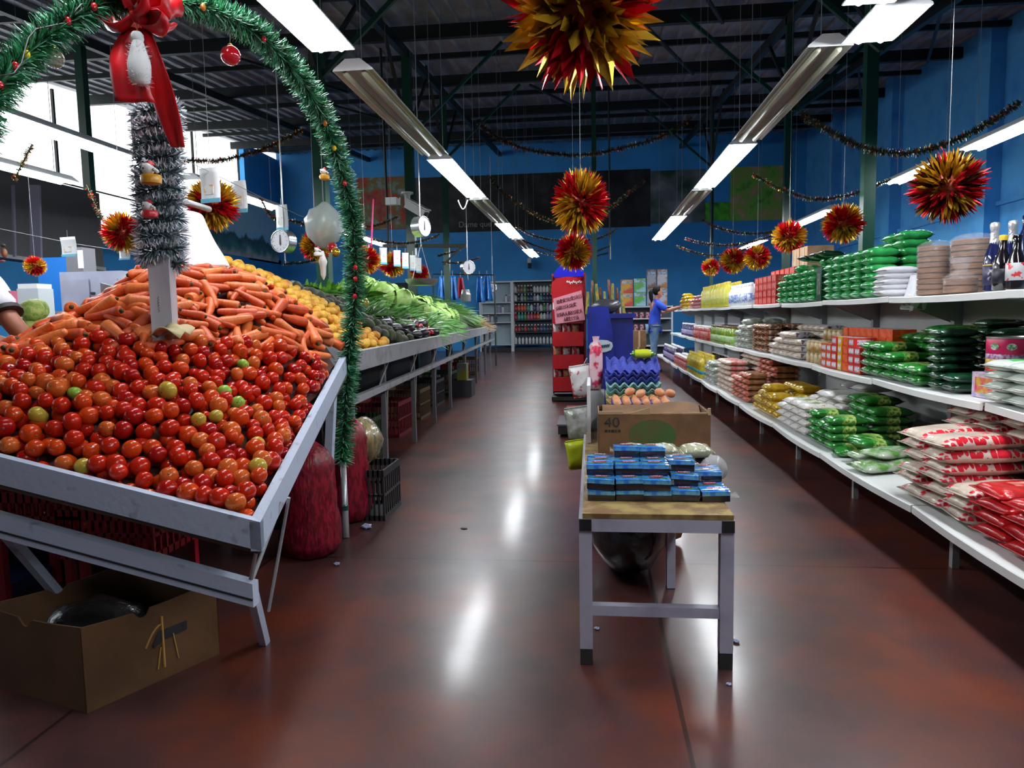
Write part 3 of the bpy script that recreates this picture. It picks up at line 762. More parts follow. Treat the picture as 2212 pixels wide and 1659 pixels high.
bunches('leafy_bunch', 'leafy green bunch lying between the avocados and the lettuces', 'leafy bunches between avocados and lettuces', 6.0, 7.7, 0.30, 1.1, 0.20, leaf_bunch(60, 0.26, 0.5, 0.020, 1), M_leaf)
bunches('scallion_bunch', 'bunch of thin green stalks along the board below the lettuces', 'green stalk bunches by the board', 7.6, 10.2, 0.10, 0.45, 0.19, leaf_bunch(34, 0.30, 0.35, 0.013, 2), M_leaf)
bunches('herb_bunch', 'dark green herb bunch on the far part of the counter', 'dark herb bunches', 9.8, 12.6, 0.45, 1.2, 0.27, leaf_bunch(90, 0.30, 0.4, 0.010, 3), M_herb, (1.0, 1.4), 0.05)
bunches('dill_bunch', 'bright feathery green bunch behind the lettuces', 'bright feathery bunches', 11.0, 13.2, 0.25, 1.0, 0.26, leaf_bunch(90, 0.36, 0.25, 0.008, 4), M_leaf3, (1.0, 1.3), 0.06)
bunches('root_bunch', 'bunch of tan roots at the far end of the counter', 'tan root bunches at the counter end', 13.2, 15.4, 0.1, 0.9, 0.28, leaf_bunch(50, 0.34, 0.35, 0.014, 5), M_root, (1.0, 1.2))
bunches('curly_lettuce', 'curly pale lettuce on the crest behind the avocados', 'curly lettuces on the crest', 6.6, 7.9, 0.75, 1.2, 0.22, leaf_bunch(70, 0.22, 0.9, 0.035, 6, 0.1), M_leaf2, (1.0, 1.3), 0.03)
# round lettuces / cabbages
m_c = mat('pale_lettuce', (0.36, 0.62, 0.12), 0.45, col2=(0.62, 0.80, 0.36), vscale=6, lo=0.45, hi=0.65)
def cab(seed):
    r = random.Random(seed); mb = MB()
    mb.ball((0, 0, 0), (0.5, 0.5, 0.44), 14, 10, 0, fn=lambda d: 1 + 0.04 * math.sin(4 * d.x + seed) * math.cos(3 * d.y))
    for i in range(6):
        a = i * PI / 3 + r.uniform(-.3, .3); el = r.uniform(-0.2, 0.7)
        M = Matrix.Rotation(a, 3, 'Z') @ Matrix.Rotation(-el, 3, 'Y')
        mb.grid(lambda u, v: M @ Vector((0.53 * math.cos((u - .5) * 1.5) * math.cos((v - .5) * 1.4) + 0.05 * abs(v - .5) + (0.03 * math.sin(v * 12) if u > .8 else 0), 0.55 * math.sin((v - .5) * 1.5), 0.52 * math.sin((u - .4) * 1.5))), 6, 6, 0)
    return mb.mesh('lettuce_head', m_c, 'all')
CB = [cab(i) for i in range(3)]
for (x, y) in poisson(lambda x, y: 7.9 <= y <= 10.6 and 0.22 + max(0, (8.8 - y)) * 0.4 <= rimx(y) - x <= 1.1 - max(0, y - 9.3) * 0.5, -3.4, -1.2, 7.9, 10.6, 0.215, 8000, R):
    o = put('lettuce_head', CB[R.randrange(3)]); o.location = (x, y, heap2(x, y) + 0.06); o.rotation_euler = (R.uniform(-.5, .5), R.uniform(-.5, .5), R.uniform(0, 6)); o.scale = (R.uniform(.225, .275),) * 3
    zn = 'on top of the lettuce heap' if rimx(y) - x > 0.6 else 'low on the lettuce heap near the board'
    tag(o, 'round pale green lettuce %s' % zn, 'lettuce', 'round lettuces ' + zn)
# aubergines and red radishes by the board
m = mat('aubergine_skin', (0.006, 0.003, 0.008), 0.35, coat=0.0)
AG = MB().lathe([(0.004, -.11), (0.03, -.10), (0.045, -0.06), (0.042, 0.0), (0.028, 0.07), (0.016, 0.10), (0.005, 0.105)], 12).mesh('aubergine', m, 'all')
for (x, y) in poisson(lambda x, y: 6.0 <= y <= 7.6 and 0.08 <= rimx(y) - x <= 0.36, -2.4, -1.2, 6.0, 7.6, 0.13, 4000, R):
    o = put('aubergine', AG); o.location = (x, y, heap2(x, y) + .02); o.rotation_euler = (PI / 2 + R.uniform(-.3, .3), R.uniform(0, 6), R.uniform(-1, 1))
    tag(o, 'shiny black aubergine near the counter board past the avocados', 'aubergine', 'aubergines by the counter board')
m = mat('radish_skin', (0.5, 0.012, 0.03), 0.3)
RD = MB().ball((0, 0, 0), (0.5, 0.5, 0.5), 10, 7, 0, fn=lambda d: 1 + 0.25 * max(0, -d.z - 0.8)).mesh('radish', m, 'all')
for (x, y) in poisson(lambda x, y: 7.2 <= y <= 7.75 and 0.06 <= rimx(y) - x <= 0.3, -2.4, -1.2, 7.2, 7.75, 0.055, 3000, R)[:26]:
    o = put('radish', RD); o.location = (x, y, heap2(x, y) + .03); o.scale = (.05,) * 3
    tag(o, 'small red radish on the board edge below the lettuces', 'radish', 'radishes on the counter')
# ================================================================== GROCERY SHELVES
ZT, ZM, ZB = 1.225, 0.745, 0.30
XT, XM, XB_ = 1.74, 1.66, 1.38
XBK = 2.14
M_shelf = mat('white_shelf_steel', (0.82, 0.84, 0.83), 0.4, var=0.08, vscale=3)
M_shelf_in = mat('shelf_back_steel', (0.50, 0.53, 0.53), 0.5)
M_up = mat('grey_upright', (0.30, 0.31, 0.32), 0.45)
U0, UL = 0.56, 1.222
SHORD = ['nearest', 'second nearest', 'third', 'fourth', 'fifth', 'sixth', 'seventh', 'eighth', 'ninth', 'tenth', 'eleventh', 'farthest']
rr = random.Random(5)
_before = set(o.name for o in bpy.data.objects)
for i in range(12):
    y0 = U0 + i * UL
    t = thing('shelf_unit', 'white steel grocery shelf unit, %s of the long aisle row' % (SHORD[i] if i in (0, 1, 11) else SHORD[i] + ' from the camera'), 'shelf unit', (XBK, y0, 0))
    MB().box((XBK + 0.02, y0 + UL / 2, 0.64), (0.012, UL - 0.02, 1.24)).build('back_panel', M_shelf_in, t)
    MB().box((XBK - 0.0, y0 + 0.02, 0.645), (0.06, 0.045, 1.29)).build('upright', M_up, t)
    MB().box((XB_ + 0.22, y0 + 0.05, 0.135), (0.03, 0.03, 0.27)).build('leg', M_up, t)
    for (z, xf, nm) in ((ZT, XT, 'top'), (ZM, XM, 'middle'), (ZB, XB_, 'bottom')):
        yaw = rr.uniform(-0.012, 0.022); tl_ = rr.uniform(-0.012, 0.006)
        dpt = XBK - xf
        def P(x, y, zz):
            yy = y - (y0 + UL / 2)
            return (x + yaw * yy, y, zz + tl_ * (XBK - x) )
        a, b_ = y0 + 0.004, y0 + UL - 0.004
        pr = [(XBK, 0), (xf + 0.003, 0), (xf, -0.004), (xf, -0.034), (xf + 0.012, -0.034), (xf + 0.014, -0.014), (XBK, -0.014)]
        mb = MB(); n = len(pr)
        # shallow bow of the loaded front edge
        secs = []
        for k in range(7):
            f_ = k / 6; sag = -0.006 * math.sin(PI * f_)
            secs.append([P(px_ - (0.012 * math.sin(PI * f_) if j in (1, 2, 3, 4, 5) else 0), a + (b_ - a) * f_, z + pz + (sag if j in (1, 2, 3, 4, 5) else 0)) for j, (px_, pz) in enumerate(pr)])
        mb.add([v for s_ in secs for v in s_], [(k * n + j, k * n + (j + 1) % n, (k + 1) * n + (j + 1) % n, (k + 1) * n + j) for k in range(6) for j in range(n)] + [tuple(range(n)), tuple(reversed(range(6 * n, 7 * n)))])
        mb.build('shelf', M_shelf, t)
        for yy in (y0 + 0.05, y0 + UL - 0.03):
            MB().prism([(XBK - 0.02, yy, z - 0.015), (xf + 0.08, yy, z - 0.018), (xf + 0.08, yy, z - 0.04), (XBK - 0.02, yy, z - 0.16)], (0, 0.006, 0)).build('bracket', M_up, t)

# ---- product prototypes
def pillow_mesh(name, lx, ly, lz, mats, pattern='top', fin=0.08, n=12, sag=0.0):
    """stuffed bag lying flat: long axis x, crimped fins at both x ends"""
    mb = MB()
    def P(u, v, s):
        a = 2 * u - 1; c = 2 * v - 1
        prof = (max(0.0, 1 - abs(a) ** 4.0) ** 0.6) * (max(0.0, 1 - abs(c) ** 3.2) ** 0.55)
        wx = a * lx / 2; wy = c * ly / 2 * (1 - 0.05 * (1 - abs(a)) )
        return Vector((wx, wy, lz / 2 + s * lz / 2 * prof * (1 + 0.06 * math.sin(7 * a + 3 * c) * s) - (sag * a * a)))
    for s in (1, -1):
        o = len(mb.v)
        for j in range(n + 1):
            for i in range(n + 1): mb.v.append(P(i / n, j / n, s))
        for j in range(n):
            for i in range(n):
                q = (o + j * (n + 1) + i, o + j * (n + 1) + i + 1, o + (j + 1) * (n + 1) + i + 1, o + (j + 1) * (n + 1) + i)
                mb.f.append(q if s > 0 else q[::-1])
                a = (i + .5) / n * 2 - 1; c = (j + .5) / n * 2 - 1
                k = 0
                if pattern == 'top' and s > 0 and abs(a) < 0.72 and abs(c) < 0.66: k = 1
                if pattern == 'ends' and abs(a) > 0.62: k = 1
                if pattern == 'band' and abs(a) < 0.35: k = 1
                if pattern == 'logo' and s > 0 and abs(a) < 0.45 and abs(c) < 0.4: k = 1
                if pattern == 'rice' and (s > 0 and (abs(c) > 0.62 or (a > 0.1 and abs(c) < 0.3))): k = 1
                mb.m.append(k)
    for s in (-1, 1):
        mb.box((s * (lx / 2 + fin * lx / 4), 0, lz / 2 - sag), (fin * lx / 2, ly * 0.93, 0.003), None, 0)
    return mb.mesh(name, mats, 'all')
def film(name, c, c2=None, rough=0.22, vs=16, bump=0.25, coat=0.4, lo=.4, hi=.6): return mat(name, c, rough, col2=c2 or tuple(x * .6 for x in c), vscale=vs, bump=bump, bscale=35, coat=coat, lo=lo, hi=hi)
def boxpack_mesh(name, d, mats, bev=0.006, panel=True):
    """carton lying with printed panels; mats: body, front label, top label"""
    me = MB(); me.box((0, 0, d[2] / 2), d, None, 0)
    if panel:
        me.box((-d[0] / 2 - 0.0006, 0, d[2] / 2), (0.001, d[1] * 0.72, d[2] * 0.62), None, 1)
        me.box((0, 0, d[2] + 0.0004), (d[0] * 0.7, d[1] * 0.72, 0.0008), None, min(2, len(mats) - 1))
        me.box((0, -d[1] / 2 - 0.0006, d[2] / 2), (d[0] * 0.7, 0.001, d[2] * 0.6), None, 1)
    return me.mesh(name, mats)
def bottle_parts(prof, mats, label=None, cap=None, n=14):
    """prof of glass/plastic, label (r,z0,z1), cap (r,z0,z1)"""
    out = [('body', MB().lathe(prof, n).mesh('body', mats[0], True))]
    if label: r, z0, z1 = label; out.append(('label', MB().lathe([(r, z0), (r + .001, z0 + .001), (r + .001, z1 - .001), (r, z1)], n).mesh('label', mats[1], True)))
    if cap: r, z0, z1 = cap; out.append(('cap', MB().lathe([(r, z0), (r, z1 - .003), (r * .85, z1)], n).mesh('cap', mats[2], True)))
    return out
def from_parts(name, parts, label, cat):
    t = thing(name, label, cat)
    for (nm, me) in parts: put(nm, me, t, False)
    return t
def single(name, me, label, cat):
    o = put(name, me); return tag(o, label, cat)
LEVEL = {'top': (ZT, XT), 'middle': (ZM, XM), 'bottom': (ZB, XB_)}
def stack(proto, base, group, level, y0, dy, cols, dx, rows, dz, layers, inset=0.04, rot=0.0, jit=0.004, colref='camera', skip=0.0, dzoff=0.0, tiltr=0.02, xs=None, lj=0.03):
    z, xf = LEVEL[level]
    lays = layers if isinstance(layers, (list, tuple)) else [layers] * cols
    for c in range(cols):
        for r in range(rows):
            nl = lays[c] if not isinstance(lays[c], (list, tuple)) else lays[c][r]
            for k in range(nl):
                x = xf + inset + dx * (r + .5); y = y0 + dy * (c + .5)
                s = '%s, %s layer%s' % (base, lay(k, nl), '' if cols == 1 else ' of the %s column from the %s' % (ORD[c + 1], colref))
                if rows > 1: s += ', %s row' % ('front' if r == 0 else 'back' if r == rows - 1 else 'middle')
                wds = s.split()
                if len(wds) > 16: s = s.replace(' of the ', ', ').replace(' from the ' + colref, '')
                proto((x + R.uniform(-jit, jit), y + R.uniform(-jit, jit), z + dzoff + dz * k), (R.uniform(-tiltr, tiltr) * 0, 0, rot + R.uniform(-lj, lj)), s, group)

# rice bags, lower shelf near ------------------------------------------------
M_rice = film('rice_bag_film', (0.70, 0.60, 0.50), (0.62, 0.5, 0.4), 0.28, 30, 0.5)
m_rp = bpy.data.materials.new('rice_bag_red_print'); m_rp.use_nodes = True
N_ = m_rp.node_tree.nodes; L_ = m_rp.node_tree.links; b_ = N_['Principled BSDF']; b_.inputs['Roughness'].default_value = .28
tc_ = N_.new('ShaderNodeTexCoord'); mp_ = N_.new('ShaderNodeMapping'); mp_.inputs['Scale'].default_value = (46, 26, 8); L_.new(tc_.outputs['Object'], mp_.inputs['Vector'])
ck_ = N_.new('ShaderNodeTexVoronoi'); ck_.inputs['Scale'].default_value = 1.0; L_.new(mp_.outputs['Vector'], ck_.inputs['Vector'])
rp_ = N_.new('ShaderNodeValToRGB'); rp_.color_ramp.interpolation = 'CONSTANT'; rp_.color_ramp.elements[0].color = (0.66, 0.012, 0.03, 1); rp_.color_ramp.elements[1].position = 0.56; rp_.color_ramp.elements[1].color = (0.75, 0.62, 0.55, 1)
L_.new(ck_.outputs['Distance'], rp_.inputs['Fac']); L_.new(rp_.outputs['Color'], b_.inputs['Base Color'])
RICE = Proto(single('rice_bag', pillow_mesh('rice_bag', 0.36, 0.205, 0.066, [M_rice, m_rp], 'rice', 0.06, 14), 'x', 'rice bag'))
zb = ZB
def rice_stack(y, x, n, where, rotz, dz=0.052):
    for k in range(n):
        RICE((x + R.uniform(-.012, .012), y + R.uniform(-.012, .012), zb + dz * k), (R.uniform(-.03, .03), R.uniform(-.05, .05), rotz + R.uniform(-.10, .10)), 'white rice bag with red print, %s layer, %s' % (lay(k, n), where), 'rice bags on the lower shelf')
def yx(px_, x_): return atx(px_, 1000, x_).y - .27
rice_stack(yx(2050, 1.6), 1.60, 6, 'front stack beside the clear bean bags', 0.1)
rice_stack(yx(2050, 1.6) - .215, 1.60, 6, 'front stack in the middle of the rice', 0.05)
rice_stack(yx(2050, 1.6) - .43, 1.61, 3, 'low front stack next to the red bags', 0.0)
rice_stack(3.50, 1.97, 8, 'tallest back stack by the bean bags', 0.0)
rice_stack(3.27, 1.97, 8, 'second back stack from the bean bags', 0.0)
rice_stack(3.04, 1.98, 9, 'back stack behind the red bags', 0.05)
rice_stack(2.81, 1.97, 9, 'nearest back stack behind the red bags', 0.0)
M_redbag = film('red_bag_film', (0.66, 0.012, 0.012), (0.45, 0.006, 0.01), 0.25, 14, 0.4)
M_redlab = mat('red_bag_label', (0.66, 0.35, 0.3), 0.35, col2=(0.66, 0.02, 0.02), vscale=40)
REDB = Proto(single('red_bag', pillow_mesh('red_bag', 0.34, 0.21, 0.062, [M_redbag, M_redlab], 'logo', 0.06, 12), 'x', 'rice bag'))
for j, (y, n) in enumerate(((yx(2050, 1.6) - .65, 4), (yx(2050, 1.6) - .87, 4), (yx(2050, 1.6) - 1.09, 4))):
    for k in range(n): REDB((1.59 + R.uniform(-.012, .012), y + R.uniform(-.01, .01), zb + 0.05 * k), (R.uniform(-.03, .03), 0, R.uniform(-.12, .12)), 'bright red grain bag, %s layer, %s stack from the rice bags' % (lay(k, n), ORD[j + 1]), 'red grain bags on the lower shelf')
# clear / white green bean bags lower shelf
M_clr = film('clear_green_film', (0.50, 0.58, 0.46), (0.12, 0.30, 0.06), 0.15, 20, 0.4, 0.6)
M_clrl = mat('green_bag_label', (0.02, 0.25, 0.03), 0.35, col2=(0.5, 0.6, 0.4), vscale=45)
BEAN = Proto(single('bean_bag', pillow_mesh('bean_bag', 0.34, 0.18, 0.055, [M_clr, M_clrl], 'logo', 0.06, 12), 'x', 'bean bag'))
for (x, y, z, rz, lb) in ((1.56, 3.72, 0, 0.25, 'clear white bean bag lying at the shelf edge before the rice'), (1.60, 3.92, 0, 0.15, 'pale bean bag at the shelf edge second from the rice'), (1.62, 3.80, 0.05, 0.5, 'white bean bag with green label on top, leaning toward the rice'), (1.95, 3.78, 0, 0, 'pale bean bag behind the shelf edge at the back, below the others')):
    BEAN((x, y, ZB + z), (R.uniform(-.05, .12), R.uniform(-.1, .1), rz), lb, 'bean bags on the lower shelf')
M_grn = film('green_pack_film', (0.02, 0.22, 0.025), (0.008, 0.085, 0.012), 0.2, 10, 0.4, 0.6)
M_grn2 = film('bright_green_film', (0.04, 0.40, 0.10), (0.02, 0.27, 0.06), 0.2, 12, 0.4, 0.6)
M_dgrn = film('dark_green_film', (0.004, 0.05, 0.018), (0.002, 0.02, 0.01), 0.25, 12, 0.3)
M_ylab = mat('pale_yellow_label', (0.45, 0.5, 0.12), 0.4, col2=(0.02, 0.22, 0.03), vscale=60, lo=.45, hi=.55)
GPK = Proto(single('green_pack', pillow_mesh('green_pack', 0.24, 0.15, 0.062, [M_grn, M_ylab], 'band', 0.05, 12), 'x', 'grain pack'))
for (x, y, z, rz, lb) in ((1.60, 4.02, 0.055, 0.2, 'glossy green pack lying across the pale bean bags'), (1.54, 4.1, 0.0, -0.2, 'glossy green pack at the shelf edge next to the bean bags'), (1.62, 4.12, 0.062, 0.3, 'green pack tipped on another green pack by the bean bags')):
    GPK((x, y, ZB + z), (0, R.uniform(-.12, .12), rz), lb, 'loose green packs')
# dark sack behind
M_blk = film('black_sack_film', (0.008, 0.008, 0.009), (0.02, 0.02, 0.02), 0.25, 10, 0.6)
tag(put('black_sack', MB().ball((1.98, 4.25, ZB + 0.09), (0.12, 0.24, 0.09), 14, 8, 0, fn=lambda d: 1 + .07 * math.sin(9 * d.x + 6 * d.y)).mesh('black_sack', M_blk, 'all')), 'crumpled black sack behind the loose green packs on the lower shelf', 'sack')
stack(GPK, 'green grain pack on the lower shelf', 'green packs on the lower shelf', 'bottom', 4.22, 0.16, 3, 0.255, 2, 0.05, [[4, 5], [3, 6], [4, 6]], 0.03, 0.05, colref='rice')
# white dotted packs
M_wpk = film('white_pack_film', (0.72, 0.72, 0.74), (0.66, 0.64, 0.62), 0.3, 20, 0.35)
m_dot = mat('dotted_print', (0.74, 0.72, 0.70), 0.35, col2=(0.42, 0.28, 0.12), vscale=38, lo=.56, hi=.62)
WPK_ = (lambda *a: None)
#WPK = Proto(single('white_dotted_pack', pillow_mesh('white_dotted_pack', 0.22, 0.17, 0.06, [M_wpk, m_dot], 'top', 0.03, 12), 'x', 'grain pack'))
WPK2 = Proto(single('white_dotted_pack', pillow_mesh('white_dotted_pack', 0.22, 0.17, 0.06, [m_dot, M_ylab], 'logo', 0.03, 12), 'x', 'grain pack'))
stack(WPK2, 'white dotted grain pack on the lower shelf', 'white dotted packs', 'bottom', 4.72, 0.185, 4, 0.235, 2, 0.055, [[4, 5], [4, 5], [4, 5], [3, 4]], 0.03, 0.04, colref='green packs')
M_wbr = mat('brown_white_print', (0.70, 0.69, 0.70), 0.35, col2=(0.24, 0.06, 0.03), vscale=16, lo=.54, hi=.62)
WBP = Proto(single('white_brown_pack', pillow_mesh('white_brown_pack', 0.24, 0.17, 0.06, [M_wpk, M_wbr], 'top', 0.04, 12), 'x', 'grain pack'))
for (x, y, z, rz, lb) in ((1.92, 4.9, .285, 0.2, 'white pack with brown print lying on top of the dotted packs, nearer'), (1.9, 5.1, .285, -.3, 'white pack with brown print on top of the dotted packs, farther'), (1.95, 5.02, .335, .4, 'topmost white and brown pack above the dotted packs'), (1.72, 4.95, .235, .1, 'white and brown pack on the front dotted column')):
    WBP((x, y, ZB + z), (0, 0, rz), lb, 'white and brown packs')
# yellow packs
M_yel = film('yellow_pack_film', (0.62, 0.40, 0.015), (0.42, 0.24, 0.01), 0.2, 14, 0.35)
YPK = Proto(single('yellow_pack', pillow_mesh('yellow_pack', 0.2, 0.15, 0.07, [M_yel, mat('yellow_pack_label', (0.7, 0.5, 0.1), 0.35, col2=(0.4, 0.08, 0.01), vscale=50)], 'logo', 0.03, 10), 'x', 'pasta pack'))
stack(YPK, 'golden yellow pack on the lower shelf', 'yellow packs', 'bottom', 5.5, 0.165, 5, 0.215, 2, 0.062, [[2, 3], [3, 4], [4, 4], [3, 4], [2, 3]], 0.03, 0.05, colref='dotted packs')
# brown sugar packs, red striped packs, clear packs
M_brn = film('brown_sugar_film', (0.28, 0.10, 0.03), (0.15, 0.05, 0.015), 0.25, 14, 0.3)
BRN = Proto(single('brown_pack', pillow_mesh('brown_pack', 0.24, 0.16, 0.06, [M_brn, mat('brown_pack_label', (0.5, 0.3, 0.2), .4, col2=(0.5, 0.03, 0.02), vscale=40)], 'ends', 0.04, 12), 'x', 'sugar pack'))
stack(BRN, 'brown sugar pack on the lower shelf', 'brown sugar packs', 'bottom', 6.62, 0.19, 4, 0.26, 2, 0.055, [[5, 6], [5, 7], [4, 7], [4, 7]], 0.03, 0.0, colref='yellow packs')
M_rst = film('red_striped_film', (0.62, 0.10, 0.09), (0.72, 0.45, 0.42), 0.3, 26, 0.3)
RST = Proto(single('red_striped_pack', pillow_mesh('red_striped_pack', 0.26, 0.2, 0.055, [M_rst, M_rice], 'ends', 0.04, 10), 'x', 'grain pack'))
stack(RST, 'pink red striped pack on the lower shelf', 'red striped packs', 'bottom', 7.45, 0.22, 4, 0.27, 2, 0.055, [[3, 8], [6, 8], [6, 7], [6, 7]], 0.05, 0.0, colref='brown packs')
M_cw = film('clear_white_film', (0.62, 0.63, 0.62), (0.3, 0.34, 0.26), 0.15, 18, 0.5, 0.6)
CWP = Proto(single('clear_white_pack', pillow_mesh('clear_white_pack', 0.22, 0.18, 0.07, [M_cw, M_clrl], 'logo', 0.05, 10), 'x', 'bean bag'))
stack(CWP, 'clear white bag on the lower shelf', 'clear white bags', 'bottom', 8.4, 0.2, 4, 0.24, 2, 0.065, [3, 4, 4, 3], 0.03, 0.0, colref='striped packs')
# bottles and jars on the lower shelf
M_oil = mat('cooking_oil', (0.62, 0.50, 0.03), 0.12, coat=0.6, col2=(0.5, 0.36, 0.02), vscale=12)
M_oill = mat('blue_green_label', (0.02, 0.25, 0.45), 0.4, col2=(0.1, 0.4, 0.1), vscale=20)
M_cap = mat('yellow_cap', (0.7, 0.5, 0.03), 0.4); M_wcap = mat('white_cap', (0.8, 0.8, 0.8), 0.4); M_rcap = mat('red_cap', (0.55, 0.02, 0.02), 0.4)
oilp = [(0.03, 0), (0.042, 0.005), (0.043, 0.09), (0.038, 0.11), (0.043, 0.13), (0.042, 0.17), (0.03, 0.205), (0.015, 0.225), (0.014, 0.24)]
OIL = Proto(from_parts('oil_bottle', bottle_parts(oilp, (M_oil, M_oill, M_cap), (0.0435, 0.045, 0.085), (0.016, 0.235, 0.26)), 'x', 'oil bottle'))
def bottles(pr, base, group, level, y0, n, rows, dy, dx, inset=0.05, ref='camera', sc=1.0):
    z, xf = LEVEL[level]
    for r in range(rows):
        for c in range(n):
            rw = '' if rows == 1 else ', %s row' % ('front' if r == 0 else 'back' if r == rows - 1 else 'middle')
            pr((xf + inset + dx * r + R.uniform(-.006, .006), y0 + dy * (c + .5) + R.uniform(-.006, .006), z), (0, 0, R.uniform(0, 6)), '%s, %s from the %s%s' % (base, ORD[c + 1], ref, rw), group, sc)
bottles(OIL, 'yellow cooking oil bottle on the lower shelf', 'oil bottles on the lower shelf', 'bottom', 9.3, 12, 2, 0.115, 0.13, 0.07, 'clear bags', 1.15)
M_wine = mat('dark_wine_glass', (0.012, 0.012, 0.008), 0.1, coat=0.6)
DKB = Proto(from_parts('dark_bottle', bottle_parts([(0.03, 0), (0.036, 0.005), (0.036, 0.15), (0.014, 0.2), (0.013, 0.27)], (M_wine, mat('cream_label', (0.4, 0.38, 0.2), .5), M_wcap), (0.0365, 0.05, 0.11), (0.015, 0.265, 0.285)), 'x', 'bottle'))
bottles(DKB, 'dark green bottle with white top on the lower shelf', 'dark bottles behind the oil', 'bottom', 9.3, 12, 1, 0.11, 0.1, 0.40, 'clear bags')
M_rj = mat('red_jam', (0.30, 0.012, 0.015), 0.15, coat=0.5, col2=(0.5, 0.05, 0.04), vscale=20)
JAR = Proto(from_parts('red_jar', bottle_parts([(0.036, 0), (0.042, 0.006), (0.042, 0.11), (0.034, 0.125)], (M_rj, mat('red_jar_label', (0.5, 0.25, 0.22), .4, col2=(0.5, 0.02, 0.02), vscale=40), M_wcap), (0.0425, 0.025, 0.085), (0.037, 0.122, 0.14)), 'x', 'jar'))
bottles(JAR, 'red jar with white lid on the lower shelf', 'red jars on the lower shelf', 'bottom', 10.75, 14, 2, 0.11, 0.12, 0.07, 'oil bottles', 1.3)
M_pj = mat('purple_bottle', (0.03, 0.015, 0.10), 0.2, coat=0.4)
PJR = Proto(from_parts('purple_bottle', bottle_parts([(0.036, 0), (0.042, 0.006), (0.042, 0.16), (0.02, 0.2), (0.018, 0.22)], (M_pj, mat('violet_label', (0.35, 0.3, 0.5), .4), M_wcap), (0.0425, 0.04, 0.12), (0.022, 0.215, 0.24)), 'x', 'bottle'))
bottles(PJR, 'purple bottle on the lower shelf', 'purple bottles on the lower shelf', 'bottom', 12.4, 16, 2, 0.115, 0.13, 0.07, 'red jars', 1.1)

# ---------------- middle shelf
# big tin of fruit (pink over yellow), with a pink carton below it
z0m = ZM
tn = thing('food_tin', 'large pink topped fruit tin with yellow picture standing on a pink white carton', 'tin', (1.86, 3.17, z0m + .115))
MB().lathe([(0.095, 0.0), (0.098, 0.002), (0.098, 0.008), (0.095, 0.010), (0.095, 0.152), (0.098, 0.154), (0.098, 0.16), (0.093, 0.161), (0.091, 0.155)], 32).build('can', mat('tinplate', (0.6, 0.6, 0.6), .3, metal=.9), tn, True, world=False)
def tube_band(nm, z0, z1, m, par, r=0.0955): return MB().lathe([(r, z0), (r + .0006, z0 + .001), (r + .0006, z1 - .001), (r, z1)], 32).build(nm, m, par, True, world=False)
plab = tube_band('pink_label', 0.085, 0.152, mat('magenta_print', (0.62, 0.015, 0.11), .35), tn)
tube_band('title_band', 0.062, 0.085, mat('silver_title', (0.55, 0.5, 0.6), .4, col2=(0.3, 0.05, 0.25), vscale=70), tn)
tube_band('fruit_picture', 0.016, 0.062, mat('yellow_fruit_print', (0.62, 0.42, 0.03), .35, col2=(0.35, 0.09, 0.02), vscale=30), tn)
tube_band('red_stripe', 0.010, 0.016, mat('red_print', (0.6, 0.01, 0.02), .35), tn)
for a in (-2.75, -2.05):
    M4 = Matrix.Rotation(a, 3, 'Z')
    em = MB(); em.lathe([(0.02, 0), (0.02, 0.002)], 14, M=Matrix.Rotation(PI / 2, 3, 'Y')); em.v = [M4 @ (Vector((v[0] + 0.0955, v[1], v[2] * .75)) + Vector((0, 0, 0.118))) for v in em.v]
    em.build('emblem', mat('emblem_print', (0.6, 0.62, 0.6), .4, col2=(0.05, 0.2, 0.05), vscale=90), plab, False, world=False)
CART = boxpack_mesh('fruit_carton', (0.22, 0.2, 0.113), [mat('pink_white_carton', (0.66, 0.5, 0.55), .45, col2=(0.4, 0.3, 0.6), vscale=22), mat('magenta_yellow_print', (0.62, 0.02, 0.10), .4, col2=(0.6, 0.4, 0.05), vscale=18)])
o = single('fruit_carton', CART, 'pink and white carton under the large fruit tin', 'carton'); o.location = (1.86, 3.17, z0m)
M_wg = film('white_green_film', (0.66, 0.72, 0.66), (0.55, 0.62, 0.55), .25, 12)
WGB = Proto(single('white_green_bag', pillow_mesh('white_green_bag', 0.30, 0.17, 0.055, [M_wg, mat('green_print', (0.03, 0.36, 0.09), .35, col2=(0.1, 0.45, 0.16), vscale=20)], 'top', 0.04, 12), 'x', 'grain bag'))
for j, y in enumerate((2.96, 2.78, 2.6)):
    for k in range(4): WGB((1.82, y, ZM + .045 * k), (0, 0, R.uniform(-.06, .06)), 'white bag with green print on the middle shelf, %s layer, %s stack from the tin' % (lay(k, 4), ORD[j + 1]), 'white and green bags')
DGP = Proto(single('dark_green_pack', pillow_mesh('dark_green_pack', 0.2, 0.14, 0.05, [M_dgrn, M_grn], 'logo', 0.04, 10), 'x', 'coffee pack'))
stack(DGP, 'very dark green pack on the middle shelf', 'dark green packs beside the tin', 'middle', 3.34, 0.155, 2, 0.21, 2, 0.043, [[2, 7], [7, 8]], 0.04, 0.0, colref='tin')
stack(GPK, 'green grain pack on the middle shelf', 'green packs on the middle shelf', 'middle', 3.68, 0.165, 5, 0.23, 2, 0.05, [[2, 5], [2, 6], [3, 6], [4, 5], [4, 5]], 0.02, 0.03, colref='dark packs')
M_orb = mat('orange_carton', (0.72, 0.10, 0.006), .35, col2=(0.66, 0.05, 0.006), vscale=12)
M_olab = mat('white_blue_label', (0.72, 0.70, 0.72), .4, col2=(0.15, 0.25, 0.5), vscale=55, lo=.52, hi=.6)
M_rlab = mat('red_label', (0.62, 0.012, 0.02), .4, col2=(0.7, 0.5, 0.5), vscale=50, lo=.5, hi=.6)
